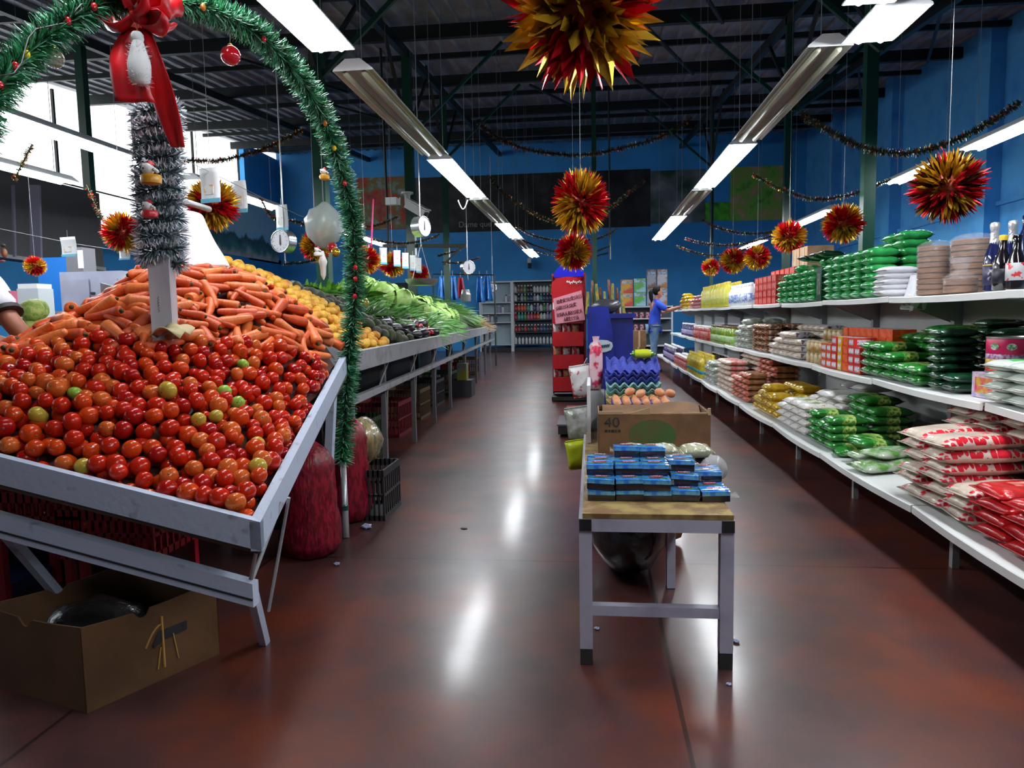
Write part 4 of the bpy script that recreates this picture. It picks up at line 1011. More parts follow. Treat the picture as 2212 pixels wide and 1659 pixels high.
ORC = Proto(single('orange_carton', boxpack_mesh('orange_carton', (0.14, 0.105, 0.055), [M_orb, M_olab, M_rlab]), 'x', 'soup carton'))
ORC2 = Proto(single('orange_carton', boxpack_mesh('orange_carton', (0.14, 0.105, 0.055), [M_orb, mat('orange_front', (0.7, 0.16, 0.01), .4, col2=(0.65, 0.03, 0.02), vscale=22), M_olab]), 'x', 'soup carton'))
YLC = Proto(single('yellow_carton', boxpack_mesh('yellow_carton', (0.14, 0.07, 0.055), [mat('yellow_carton_print', (0.72, 0.40, 0.01), .35), M_olab, M_olab]), 'x', 'soup carton'))
RDC = Proto(single('red_carton', boxpack_mesh('red_carton', (0.14, 0.105, 0.055), [mat('red_carton_print', (0.64, 0.03, 0.02), .35), M_olab, M_olab]), 'x', 'soup carton'))
seq = [(RDC, 3, 'red carton'), (RDC, 4, 'red carton'), (ORC2, 4, 'plain orange carton'), (YLC, 4, 'yellow carton'), (RDC, 4, 'red carton'), (ORC, 3, 'orange carton'), (ORC, 3, 'orange carton')]
for c, (pr, n, nm) in enumerate(seq):
    for k in range(n): pr((XM + 0.10, 4.56 + 0.112 * c, ZM + 0.056 * k), (0, 0, R.uniform(-.04, .04)), '%s with pale label, %s layer, %s column from the green packs' % (nm, lay(k, n), ORD[c + 1]), 'red and orange cartons on the middle shelf')
for c in range(8):
    for k in range(5):
        ORC2((XM + 0.27, 4.50 + 0.112 * c, ZM + 0.056 * k), (0, 0, R.uniform(-.05, .05)), 'orange carton, back row, %s layer, %s column from the green packs' % (lay(k, 5), ORD[c + 1]), 'orange cartons in the back row')
M_crm = mat('cream_jar_label', (0.55, 0.46, 0.26), .35, col2=(0.4, 0.2, 0.05), vscale=25)
CRJ = Proto(from_parts('cream_jar', bottle_parts([(0.038, 0), (0.042, 0.004), (0.042, 0.07), (0.036, 0.078)], (mat('tan_tin', (0.4, 0.28, 0.12), .3), M_crm, mat('tan_lid', (0.5, 0.4, 0.2), .35)), (0.0425, 0.008, 0.066), (0.038, 0.075, 0.086)), 'x', 'tin'))
for r_ in range(2):
    for c in range(4):
        for k in range(2 + r_): CRJ((XM + 0.09 + .13 * r_, 5.40 + 0.105 * c, ZM + 0.087 * k), (0, 0, R.uniform(0, 6)), 'cream coloured tin, %s layer, %s from the orange cartons, %s row' % (lay(k, 2 + r_), ORD[c + 1], ('front', 'back')[r_]), 'cream tins on the middle shelf')
m_wdk = mat('white_pack_dark_print', (0.64, 0.64, 0.66), .35, col2=(0.10, 0.06, 0.07), vscale=24, lo=.52, hi=.6, bump=.3)
WDP = Proto(single('white_printed_pack', pillow_mesh('white_printed_pack', 0.2, 0.15, 0.06, [m_wdk, M_rice], 'ends', 0.03, 10), 'x', 'grain pack'))
stack(WDP, 'white pack with dark print on the middle shelf', 'white printed packs', 'middle', 5.95, 0.165, 6, 0.21, 2, 0.056, [[3, 5], [4, 5], [4, 5], [4, 5], [3, 5], [2, 4]], 0.03, 0.0, colref='cream tins')
M_bw = film('brown_white_film', (0.22, 0.08, 0.04), (0.6, 0.5, 0.42), .3, 28, .3, lo=.5, hi=.6)
BWP = Proto(single('brown_white_pack', pillow_mesh('brown_white_pack', 0.2, 0.15, 0.06, [M_bw, M_brn], 'ends', 0.03, 10), 'x', 'coffee pack'))
stack(BWP, 'brown and white pack on the middle shelf', 'brown and white packs', 'middle', 7.05, 0.165, 4, 0.21, 2, 0.056, 5, 0.03, 0.0, colref='printed packs')
stack(CWP, 'clear white bag on the middle shelf', 'clear white bags on the middle shelf', 'middle', 7.8, 0.2, 4, 0.22, 2, 0.065, [4, 5, 4, 3], 0.02, 0.0, colref='brown packs')
M_gj = mat('green_jar_fill', (0.12, 0.20, 0.012), .15, coat=.5, col2=(0.2, 0.3, 0.03), vscale=14)
GJR = Proto(from_parts('green_jar', bottle_parts([(0.036, 0), (0.042, 0.006), (0.042, 0.15), (0.03, 0.175)], (M_gj, mat('lime_label', (0.2, 0.5, 0.08), .4, col2=(.5, .5, .4), vscale=30), mat('dark_lid', (0.1, .06, .03), .4)), (0.0425, 0.03, 0.09), (0.033, 0.172, 0.195)), 'x', 'jar'))
bottles(GJR, 'green jar on the middle shelf', 'green jars on the middle shelf', 'middle', 8.7, 14, 2, 0.115, 0.14, 0.07, 'clear bags', 1.2)
bottles(JAR, 'red jar with white lid on the middle shelf', 'red jars on the middle shelf', 'middle', 10.4, 14, 2, 0.11, 0.13, 0.07, 'green jars', 1.5)
bottles(PJR, 'purple bottle on the middle shelf', 'purple bottles on the middle shelf', 'middle', 12.1, 14, 1, 0.115, 0.13, 0.07, 'red jars', .95)

# ---------------- top shelf
zt = ZT
M_cobalt = mat('cobalt_bottle', (0.008, 0.012, 0.06), .1, coat=.7)
M_foil = mat('silver_foil', (0.78, 0.78, 0.82), .28, metal=.6, bump=.5, bscale=60)
CHP = from_parts('wine_bottle', [('body', MB().lathe([(0.03, 0), (0.042, 0.006), (0.043, 0.13), (0.038, 0.17), (0.02, 0.225), (0.0165, 0.25)], 20).mesh('body', M_cobalt, True)),
    ('neck_foil', MB().lathe([(0.026, 0.205), (0.020, 0.225), (0.0175, 0.25), (0.0185, 0.285), (0.021, 0.295), (0.021, 0.312), (0.016, 0.32)], 18).mesh('neck_foil', M_foil, True)),
    ('label', MB().lathe([(0.0435, 0.03), (0.0442, 0.031), (0.0442, 0.118), (0.0435, 0.119)], 20).mesh('label', mat('navy_label', (0.012, 0.012, 0.05), .35, col2=(.5, .45, .5), vscale=40, lo=.62, hi=.66), True)),
    ('gold_rim', MB().lathe([(0.0435, 0.119), (0.0446, 0.12), (0.0446, 0.125), (0.0435, 0.126)], 20).mesh('gold_rim', mat('gold_rim', (.6, .4, .08), .3, metal=.8), True))], 'x', 'bottle')
CHP = Proto(CHP)
CHP((1.88, atx(2147, 560, 1.88).y - .27, zt), (0, 0, 0.3), 'dark blue bottle with silver foil neck, nearest the brown wrapped packs', 'foil necked bottles')
CHP((1.93, atx(2186, 560, 1.93).y - .27, zt), (0, 0, 1.5), 'dark blue bottle with silver foil neck, behind the red and white label bottle', 'foil necked bottles')
M_soy = mat('soy_glass', (0.006, 0.004, 0.006), .12, coat=.6)
SOY = from_parts('sauce_bottle', bottle_parts([(0.03, 0), (0.036, 0.006), (0.036, 0.12), (0.016, 0.165), (0.014, 0.215)], (M_soy, mat('black_label', (.01, .01, .02), .4), M_cap), (0.0365, 0.03, 0.09), (0.0165, 0.21, 0.232)), 'black sauce bottle with yellow cap between the two foil necked bottles', 'bottle')
SOY.location = (1.82, atx(2166, 560, 1.82).y - .27, zt); SOY.scale = (1.05,) * 3
RWB = from_parts('sauce_bottle', bottle_parts([(0.03, 0), (0.038, 0.006), (0.038, 0.12), (0.018, 0.17), (0.016, 0.21)], (M_soy, mat('white_red_label', (.6, .6, .62), .4, col2=(.55, .02, .03), vscale=30, lo=.55, hi=.6), M_soy), (0.0385, 0.04, 0.115), (0.018, 0.205, 0.235)), 'dark bottle with white and red label at the right end of the top shelf', 'bottle')
RWB.location = (1.83, atx(2196, 560, 1.83).y - .27, zt)
TLB = from_parts('sauce_bottle', bottle_parts([(0.036, 0), (0.044, 0.006), (0.044, 0.2), (0.02, 0.27), (0.017, 0.31)], (M_cobalt, mat('navy_label2', (.01, .01, .06), .4), M_cobalt), (0.0445, 0.05, 0.15), (0.02, 0.3, 0.33)), 'tall dark blue bottle at the very end of the top shelf', 'bottle')
TLB.location = (1.92, atx(2216, 560, 1.92).y - .27, zt)
# brown wrapped packs (stacked discs under clear film)
M_pan = mat('brown_discs', (0.26, 0.10, 0.03), .5, col2=(0.15, 0.055, 0.015), vscale=10, stretch=(1, 1, 9), bump=.5, bscale=30)
M_wrap = mat('wrinkled_clear_film', (0.85, 0.83, 0.86), .12, alpha=0.13, bump=.8, bscale=25, coat=.6)
def wrapped(name, x, y, r, h, label, knot=False):
    t = thing(name, label, 'wrapped pack', (x, y, zt))
    mb = MB()
    nd = int(h / 0.03)
    for k in range(nd): mb.lathe([(r * .9, k * h / nd), (r, k * h / nd + .004), (r, (k + 1) * h / nd - .005), (r * .9, (k + 1) * h / nd - .001)], 20)
    mb.build('disc_stack', M_pan, t, True, world=False)
    f = MB(); f.lathe([(r * 1.03, 0), (r * 1.06, .01), (r * 1.05, h * .5), (r * 1.07, h), (r * .8, h + .02), (r * .4, h + .03)] + ([(0.03, h + .05), (0.06, h + .1)] if knot else []), 20)
    f.build('clear_wrap', M_wrap, t, 'all', world=False)
    return t
wrapped('wrapped_pack', 1.90, 4.02, 0.085, 0.27, 'tall brown stack wrapped in clear film beside the white bags')
wrapped('wrapped_pack', 1.98, 3.78, 0.10, 0.28, 'tall brown wrapped stack standing behind the small domed pack')
wrapped('wrapped_pack', 1.84, 3.60, 0.075, 0.075, 'small brown pack under a clear domed wrap before the bottles', True)
# white bags
M_wb = film('white_bag_film', (0.80, 0.80, 0.84), (0.72, 0.72, 0.78), .3, 10, .4)
WBG = Proto(single('white_bag', pillow_mesh('white_bag', 0.22, 0.16, 0.05, [M_wb, mat('tiny_blue_red_print', (.8, .8, .82), .35, col2=(.1, .2, .5), vscale=30, lo=.6, hi=.66)], 'logo', .05, 12), 'x', 'flour bag'))
for k in range(5): WBG((1.84 + .005 * k, 4.42 + R.uniform(-.015, .015), zt + .034 * k), (0, R.uniform(-.04, .04), .1 * R.uniform(-1, 1)), 'flat white bag, %s layer of the front stack beside the green packs' % lay(k, 5), 'white bags on the top shelf')
WBG((1.94, 4.28, zt + 0.02), (0.1, -1.2, 0.5), 'white bag standing upright behind the flat white stack', 'white bags on the top shelf')
WBG((1.92, 4.17, zt + 0.01), (-0.1, -1.15, -0.2), 'white bag leaning beside the brown wrapped stack', 'white bags on the top shelf')
# green packs
GBP = Proto(single('bright_green_pack', pillow_mesh('bright_green_pack', 0.2, 0.165, 0.065, [M_grn2, M_grn2], 'none', .05, 12), 'x', 'grain pack'))
stack(GBP, 'bright green pack on the top shelf', 'bright green packs', 'top', 4.62, 0.19, 5, 0.20, 2, 0.052, [[6, 8], [6, 8], [6, 7], [6, 6], [5, 6]], 0.03, 0.0, colref='white bags')
tag(put('dark_green_box', boxpack_mesh('dark_green_box', (0.1, 0.13, 0.26), [M_dgrn, mat('box_text', (.02, .06, .03), .4, col2=(.3, .4, .1), vscale=40, lo=.6, hi=.64)])), 'tall dark green box between the two groups of green packs', 'box').location = (1.83, 5.68, zt)
GDP = Proto(single('green_bean_pack', pillow_mesh('green_bean_pack', 0.2, 0.16, 0.06, [M_grn2, mat('dark_leaf_print', (.02, .12, .04), .3, col2=(.25, .45, .2), vscale=30)], 'band', .05, 12), 'x', 'grain pack'))
stack(GDP, 'green printed pack on the top shelf', 'green printed packs', 'top', 5.8, 0.20, 6, 0.20, 2, 0.052, [[5, 6], [5, 7], [6, 7], [5, 6], [5, 5], [4, 4]], 0.03, 0.0, colref='dark green box')
for i_, y in enumerate((5.95, 6.2, 6.5)): DGP((1.95, y, zt + .36), (0, .1, .1 * i_), 'dark green pack lying on top of the printed packs, %s from the dark box' % ORD[i_ + 1], 'dark packs on the printed packs')
M_rbx = mat('red_box_print', (0.60, 0.035, 0.01), .35, col2=(0.5, 0.015, 0.01), vscale=8)
RBX = Proto(single('red_box', boxpack_mesh('red_box', (0.16, 0.16, 0.07), [M_rbx, mat('red_box_label', (.62, .3, .22), .4, col2=(.6, .02, .02), vscale=30), M_rbx]), 'x', 'pasta box'))
for r_ in range(2):
    for c in range(5):
        for k in range(4 + r_): RBX((XT + 0.12 + .17 * r_, 7.1 + .185 * c, zt + .071 * k), (0, 0, R.uniform(-.03, .03)), 'red box, %s layer, %s column from the green packs, %s row' % (lay(k, 4 + r_), ORD[c + 1], ('front', 'back')[r_]), 'red boxes on the top shelf')
M_sac = mat('brown_paper', (0.42, 0.27, 0.15), .7, var=.25, vscale=8, bump=.3)
for i_, y in enumerate((7.65, 7.95)):
    t = thing('paper_sack', 'tall tan paper carton standing behind the red boxes, %s the camera' % ('nearer to' if i_ == 0 else 'farther from'), 'carton', (2.34, y, zt - .05))
    MB().box((0, 0, 0.32), (0.26, 0.27, 0.64)).build('carton_body', M_sac, t, world=False)
    MB().box((-0.132, 0, 0.32), (0.003, 0.05, 0.62)).build('tape_strip', mat('tape', (.5, .42, .3), .3), t, world=False)
    MB().box((0.0, 0, -0.60), (0.24, 0.25, 1.16)).build('lower_carton', M_sac, t, world=False)
WBT = Proto(from_parts('white_bottle', bottle_parts([(0.036, 0), (0.043, 0.006), (0.043, 0.15), (0.02, 0.19), (0.018, 0.2)], (mat('white_plastic', (.7, .72, .75), .35), mat('blue_white_label', (.08, .15, .45), .4, col2=(.6, .65, .7), vscale=40), M_wcap), (0.0435, 0.03, 0.12), (0.021, 0.198, 0.225)), 'x', 'bottle'))
bottles(WBT, 'white plastic bottle on the top shelf', 'white bottles on the top shelf', 'top', 8.2, 10, 2, 0.12, 0.14, 0.07, 'red boxes', 1.15)
YBT = Proto(from_parts('yellow_bottle', bottle_parts([(0.036, 0), (0.043, 0.006), (0.043, 0.2), (0.02, 0.24), (0.018, 0.25)], (mat('lime_yellow_plastic', (.60, .55, .04), .3), mat('yellow_green_label', (.35, .5, .08), .4, col2=(.65, .5, .1), vscale=30), M_cap), (0.0435, 0.03, 0.15), (0.021, 0.248, 0.275)), 'x', 'bottle'))
bottles(YBT, 'lime yellow bottle on the top shelf', 'yellow bottles on the top shelf', 'top', 9.5, 17, 2, 0.13, 0.14, 0.07, 'white bottles', 1.2)
RPK = Proto(single('red_pouch', pillow_mesh('red_pouch', 0.2, 0.16, 0.06, [mat('wine_red_film', (.35, .03, .04), .3, col2=(.6, .3, .3), vscale=20), M_rst], 'top', .04, 8), 'x', 'pouch'))
stack(RPK, 'wine red pouch on the top shelf', 'wine red pouches', 'top', 11.9, 0.18, 8, 0.21, 2, 0.055, [4, 3, 4, 3, 4, 3, 2, 3], .03, 0, colref='yellow bottles')
stack(YPK, 'golden pack on the top shelf', 'golden packs on the top shelf', 'top', 13.45, 0.18, 7, 0.21, 1, 0.06, [3, 4, 3, 4, 5, 4, 3], .03, 0, colref='pouches')

for o in list(bpy.data.objects):
    if o.name not in _before and o.parent is None: o.location.y += 0.27
# ================================================================== TABLE IN THE AISLE
TZ = 0.51
tl_ = atz(1250, 1114, TZ); tr_ = atz(1587, 1114, TZ)
TY0 = (tl_.y + tr_.y) / 2; TX0, TX1 = tl_.x, tr_.x; TY1 = TY0 + 2.15
M_tube = mat('white_painted_tube', (0.50, 0.50, 0.62), 0.45, col2=(0.32, 0.32, 0.42), vscale=7, lo=.5, hi=.75)
M_tdirt = mat('black_cap', (0.008, 0.008, 0.008), 0.5)
M_top = mat('worn_particle_board', (0.34, 0.24, 0.08), 0.6, col2=(0.16, 0.085, 0.03), vscale=14, lo=.42, hi=.6, bump=.2)
tb = thing('low_table', 'low table of white square tube with worn brown board top standing in the aisle', 'table', (TX0, TY0, 0))
S = 0.042
MB().box(((TX0 + TX1) / 2 + 0.004, (TY0 + TY1) / 2, TZ - 0.004), (TX1 - TX0 - 0.016, TY1 - TY0, 0.016)).build('table_top', M_top, tb)
ap = MB()
ap.box(((TX0 + TX1) / 2, TY0 + S / 2, TZ - 0.034), (TX1 - TX0 - 2 * S, S, S))
ap.build('front_apron', M_tube, tb)
for x in (TX0 + S / 2, TX1 - S / 2): MB().box((x, (TY0 + TY1) / 2, TZ - 0.034), (S, TY1 - TY0 - .002, S)).build('side_apron', M_tube, tb)
for x in (TX0 + S / 2, TX1 - S / 2):
    MB().box((x, TY0 + 0.0005, TZ - 0.034), (S * .92, .004, S * .9)).build('end_cap', M_tdirt, tb)
    for y in (TY0 + S / 2 + .012, TY1 - S / 2):
        lg_ = MB().box((x, y, (TZ - 0.055) / 2 + 0.028), (S, S, TZ - 0.055 - 0.055)).build('leg', M_tube, tb)
        MB().box((x, y, 0.0275), (S * .97, S * .97, 0.055)).build('leg_foot', mat('scuffed_foot', (0.02, 0.018, 0.018), .7), lg_)
MB().box(((TX0 + TX1) / 2, TY0 + S / 2 + .012, 0.185), (TX1 - TX0 - 2 * S, S * .8, S * .8)).build('stretcher', M_tube, tb)
MB().box((TX1 - S / 2 - .10, TY0 + .72, (TZ - .05) / 2), (0.035, 0.035, TZ - .055)).build('middle_leg', M_tube, tb)
# white side panel standing at the left of the eggs
tag(MB().box((TX0 + 0.03, TY0 + 1.7, TZ + .15), (0.018, 0.85, 0.285)).build('white_board', M_white), 'white board standing along the left side of the egg trays', 'board')
# soap packs -------------------------------------------------------------
m_lab = mat('blue_soap_label', (0.03, 0.22, 0.75), .2, coat=.4, col2=(0.16, 0.50, 0.75), vscale=30, lo=.45, hi=.6)
m_red = mat('red_oval_print', (0.55, 0.015, 0.05), .2, coat=.6)
m_grn = mat('soap_green_stripe', (0.10, 0.28, 0.02), .2, coat=.6)
m_soap = mat('dark_soap', (0.012, 0.012, 0.016), .14, coat=.5, bump=.3, bscale=50)
m_script = mat('pale_print', (0.5, 0.6, 0.8), .3)
def soap(name):
    t = thing('soap_pack', 'x', 'soap pack')
    mb = MB(); w, d, h = 0.092, 0.062, 0.036
    mb.grid(lambda u, v: Vector(((u - .5) * w, (v - .5) * d, h * (0.93 + .07 * math.sin(PI * u) ** .5 * math.sin(PI * v) ** .5))), 6, 4)
    mb.box((0, 0, h * .46), (w, d, h * .92)); mb.build('soap_bars', m_soap, t, world=False)
    lb = MB(); lb.grid(lambda u, v: Vector(((u - .5) * w * 1.01, -d / 2 - .0015 + (d + .003) * v, h * (0.95 + .07 * math.sin(PI * u) ** .5 * math.sin(PI * v) ** .5) + .001)), 6, 5)
    lb.grid(lambda u, v: Vector(((u - .5) * w * 1.01, -d / 2 - .0016, h * .95 - .013 * v)), 2, 1)
    wl2 = lb.build('wrapper_label', m_lab, t, world=False)
    g = MB(); g.box((0, -d * .22, h + .0035), (w, .006, .001)); g.build('green_stripe', m_grn, wl2, world=False)
    o = MB(); o.lathe([(0.001, 0), (0.5, 0), (0.5, .0012), (.001, .0016)], 18); o.v = [(v[0] * .052, v[1] * .022 + .006 + v[0] * .006, v[2] + h + .0035) for v in o.v]
    o.build('red_oval', m_red, wl2, world=False)
    sc = MB(); sc.tube([(-.02 + .04 * i / 16, .004 + .004 * math.sin(i * 2.1), h + .0055) for i in range(17)], .0011, 4); sc.build('script_mark', m_script, wl2, world=False)
    f = MB()
    for s_ in (-1, 1): f.grid(lambda u, v: Vector((s_ * (w / 2 + .013 * u), (v - .5) * d * .9, h * .55 + .010 * math.sin(v * 9 + s_) * u)), 2, 6)
    f.build('film_end', M_wrap, t, world=False)
    return t
SOAP = Proto(soap('a'))
SX0 = TX0 + .075
def soaps(r, c, k, label, dy=0.0, dz=None, rz=None):
    SOAP((SX0 + .095 * c + R.uniform(-.004, .004), TY0 + .19 + .068 * r + dy, TZ + .006 + .0375 * k if dz is None else dz), (R.uniform(-.05, .05), R.uniform(-.04, .04), R.uniform(-.08, .08) if rz is None else rz), label, 'dark soap packs with blue labels on the low table')
heights = [[2, 2, 2, 1, 1], [3, 3, 3, 2, 1], [3, 3, 3, 3, 2], [3, 4, 4, 3, 2]]
for r in range(4):
    for c in range(5):
        for k in range(heights[r][c]):
            soaps(r, c, k, 'blue labelled soap pack, %s layer, %s from the left, %s row' % (lay(k, heights[r][c]), ORD[c + 1], ('front', 'second', 'third', 'back')[r]))
m_cs = film('pale_crackle_film', (0.52, 0.52, 0.34), (0.35, 0.36, 0.24), .15, 18, .6, .6)
for i in range(3):
    o = tag(put('clear_soap_pack', pillow_mesh('clear_soap_pack', 0.115, 0.10, 0.05, [m_cs, m_cs], 'none', .08, 12)), 'pale unlabelled film pack behind the soap, %s from the left' % ORD[i + 1], 'film pack', None)
    o.location = (SX0 + .12 + .125 * i, TY0 + .54, TZ + .085); o.rotation_euler = (0.1, 0, .06 * i)
    o = tag(put('clear_soap_pack', pillow_mesh('clear_soap_pack', 0.115, 0.10, 0.08, [m_soap, m_cs], 'none', .08, 12)), 'dark film pack under the pale one behind the soap, %s from the left' % ORD[i + 1], 'film pack', None)
    o.location = (SX0 + .12 + .125 * i, TY0 + .54, TZ + .005)
o = tag(put('plastic_bag', MB().ball((0, 0, 0), (0.05, 0.05, 0.05), 14, 10, 0, fn=lambda d: 1 + .12 * math.sin(7 * d.x + 3 * d.z) * math.sin(6 * d.y)).mesh('plastic_bag', mat('translucent_bag', (.5, .5, .5), .25, alpha=.75, bump=.6, bscale=30), 'all')), 'crumpled grey plastic bag beside the right end of the soap', 'plastic bag')
o.location = (SX0 + .425, TY0 + .46, TZ + .055)
o = tag(put('plastic_scrap', MB().grid(lambda u, v: Vector(((u - .5) * .06, (v - .5) * .05, .012 + .01 * math.sin(u * 9) * math.sin(v * 8))), 8, 8).mesh('plastic_scrap', M_wrap, 'all')), 'small scrap of clear film on the table right of the soap', 'film scrap')
o.location = (SX0 + .435, TY0 + .2, TZ + .004)
# cardboard box -------------------------------------------------------------
M_cb = mat('cardboard', (0.17, 0.085, 0.035), .75, var=.3, vscale=10, bump=.15)
M_cbe = mat('torn_card_edge', (0.45, 0.30, 0.18), .8)
BY = TY0 + .93; BX0, BX1 = TX0 + .075, TX0 + .075 + .485; bh = .195; bd = .3
bx = thing('cardboard_box', 'open brown cardboard box with green oval and the number 40 on the low table', 'box', ((BX0 + BX1) / 2, BY, TZ + .005))
bz = TZ + .005
fw_ = MB().box(((BX0 + BX1) / 2, BY, bz + bh / 2), (BX1 - BX0, .006, bh)).build('front_wall', M_cb, bx)
MB().box(((BX0 + BX1) / 2, BY + bd, bz + bh / 2), (BX1 - BX0, .006, bh)).build('back_wall', M_cb, bx)
for x in (BX0, BX1): MB().box((x, BY + bd / 2, bz + bh / 2), (.006, bd - .008, bh)).build('side_wall', M_cb, bx)
MB().box(((BX0 + BX1) / 2, BY + bd / 2, bz + .003), (BX1 - BX0 - .01, bd - .01, .006)).build('box_floor', M_cb, bx)
MB().grid(lambda u, v: Vector((BX0 + .02 + (BX1 - BX0 - .03) * u, BY + bd - .16 * v, bz + bh + .004 + .016 * max(0, u - .45) * math.sin(PI * min(1, max(0, u - .45) / .55)) * 3 - .05 * v)), 14, 4).build('back_flap', M_cb, bx)
e_ = MB()
for (a, b_, h0, h1) in ((0.0, .22, .012, .012), (.29, .45, .004, .026), (.45, .462, .03, .03), (.58, .65, .004, .004), (.75, .97, .003, .006)):
    x0, x1 = BX0 + (BX1 - BX0) * a, BX0 + (BX1 - BX0) * b_
    e_.add([(x0, BY - .004, bz + bh - .002), (x1, BY - .004, bz + bh - .002), (x1, BY - .004, bz + bh + h1), (x0, BY - .004, bz + bh + h0), (x0, BY + .004, bz + bh - .002), (x1, BY + .004, bz + bh - .002), (x1, BY + .004, bz + bh + h1), (x0, BY + .004, bz + bh + h0)], [(0, 1, 2, 3), (7, 6, 5, 4), (3, 2, 6, 7), (0, 3, 7, 4), (1, 5, 6, 2)])
e_.box((BX1 - .004, BY, bz + bh + .008), (.012, .01, .03)); e_.build('torn_edge', M_cbe, bx)
ov = MB(); ov.lathe([(0.001, 0), (1, 0), (1, .001), (.001, .0012)], 36, M=Matrix.Rotation(PI / 2, 3, 'X'))
ov.v = [(v[0] * .104 + BX0 + .235, BY - .0035 + (v[1]) * 1, v[2] * .072 + bz + .098) for v in ov.v]
ov.build('green_oval', mat('box_green_print', (0.03, 0.10, 0.02), .7, col2=(0.07, 0.075, 0.02), vscale=9), fw_)
tm = text_mesh('40', .062, .0006); tm.materials.append(mat('box_black_print', (.01, .01, .012), .7))
to = put('number', tm, fw_, True); to.location += Vector((BX0 + .058, BY - .0042, bz + .155)); to.rotation_euler = (PI / 2, 0, 0); to.scale = (1.15, 1, 1)
cb = MB()
for i, w in enumerate((.012, .008, .014, .008, .012)): cb.box((BX0 + .032 + .0145 * i, BY - .0038, bz + .118), (w, .001, .012))
cb.build('size_mark', mat('box_black_print', (.01, .01, .012), .7), fw_)
# egg trays -------------------------------------------------------------------
def tray_mesh(m, nx=6, ny=5, p=.048, flip=1):
    n = 6
    def f(u, v):
        a, c = u * nx, v * ny
        z = .020 + .020 * flip * math.cos(2 * PI * (a)) * 1 * (1 if True else 0)
        z = .022 + .011 * (math.cos(2 * PI * a) + math.cos(2 * PI * c)) * flip
        return Vector(((u - .5) * nx * p, (v - .5) * ny * p, z))
    mb = MB(); mb.grid(f, nx * n, ny * n)
    x, y = nx * p / 2, ny * p / 2
    me = mb.mesh('egg_tray', m, 'all')
    return me
M_trb = mat('blue_pulp', (0.06, 0.08, 0.42), .85, var=.2, vscale=20, bump=.3, bscale=120)
M_trg = mat('yellow_green_pulp', (0.48, 0.50, 0.20), .85, var=.15, vscale=20, bump=.3, bscale=120)
M_trt = mat('pale_teal_pulp', (0.22, 0.45, 0.45), .85, var=.2, vscale=20, bump=.3, bscale=120)
M_trd = mat('dark_blue_pulp', (0.03, 0.05, 0.20), .85, var=.2, vscale=20, bump=.3, bscale=120)
TRM = {k: tray_mesh(m) for k, m in (('blue', M_trb), ('yellow green', M_trg), ('teal', M_trt), ('dark blue', M_trd))}
M_egg = mat('brown_egg_shell', (0.62, 0.24, 0.10), .45, col2=(0.70, 0.34, 0.18), vscale=6)
EGG = MB().ball((0, 0, 0), (.0215, .0215, .028), 12, 10, 0, fn=lambda d: 1 - .08 * d.z).mesh('egg', M_egg, 'all')
EX = TX0 + .27
def tray(kind, x, y, z, label, rx=0, rz=0):
    o = put('egg_tray', TRM[kind]); o.location = (x, y, z); o.rotation_euler = (rx, 0, rz); tag(o, label, 'egg tray', 'egg trays'); o.modifiers.new('s', 'SOLIDIFY').thickness = .003
    return o
def eggs(x, y, z, rows, where, nx=6, p=.048, miss=()):
    for j in rows:
        for i in range(nx):
            if (i, j) in miss: continue
            o = put('egg', EGG); o.location = (x + (i - nx / 2 + .5) * p + R.uniform(-.002, .002), y + (j - 2) * p, z + .036); o.rotation_euler = (R.uniform(-.2, .2), R.uniform(-.2, .2), R.uniform(0, 6))
            tag(o, 'brown egg %s' % where, 'egg', 'eggs ' + where)
y1 = BY + bd + .17
z = TZ + .004
for k in range(6): tray('dark blue' if k != 3 else 'blue', EX + .02, y1, z + .031 * k, 'dark blue egg tray, %s of the front stack behind the cardboard box' % lay(k, 6), 0, R.uniform(-.02, .02))
zt_ = z + .03 * 5 + .006
eggs(EX + .02, y1, zt_, range(5), 'in the open front tray behind the cardboard box')
for (i, j) in ((2, 1), (4, 2), (1, 3), (5, 1)):
    o = put('egg', EGG); o.location = (EX + .02 + (i - 2) * .048, y1 + (j - 2) * .048 + .024, zt_ + .082); o.rotation_euler = (1.2, .3, i); tag(o, 'brown egg lying on top of the other eggs in the front tray', 'egg', 'eggs on top of the front tray')
y2 = y1 + .27
kinds = ['dark blue', 'dark blue', 'blue', 'dark blue', 'yellow green', 'yellow green', 'yellow green', 'teal', 'teal', 'blue', 'blue']
for k, kd in enumerate(kinds):
    tray(kd, EX - .005 + R.uniform(-.006, .006), y2 + (0.06 if k > 8 else 0), z + .0285 * k, '%s egg tray, %s layer of the tall stack behind the eggs' % (kd, lay(k, len(kinds))), 0, R.uniform(-.03, .03))
eggs(EX - .005, y2, z + .0285 * 5, [0], 'showing between the green trays of the tall stack')
tp_ = z + .0285 * len(kinds)
tray('blue', EX + .0, y2 + .09, tp_ + .012, 'blue egg tray tilted toward the camera on top of the tall stack', math.radians(14), 0)
o = tag(put('yellow_packet', pillow_mesh('yellow_packet', .13, .10, .05, [mat('lime_packet', (.55, .65, .02), .3), m_grn], 'ends', .05)), 'lime yellow packet on the back of the egg trays', 'packet'); o.location = (EX + .06, y2 + .15, tp_ + .075)
M_pw = mat('pink_white_print', (.75, .5, .55), .35, col2=(.6, .02, .08), vscale=14, lo=.5, hi=.56)
tag(MB().lathe([(.01, 0), (.035, .01), (.037, .2), (.03, .25), (.014, .27), (.02, .3)], 14, c=(TX0 + .07, y2 + .1, TZ + .22)).build('candy_bag', M_pw, None, True), 'tall pink and white candy bag with hearts standing at the left of the egg trays', 'candy bag')
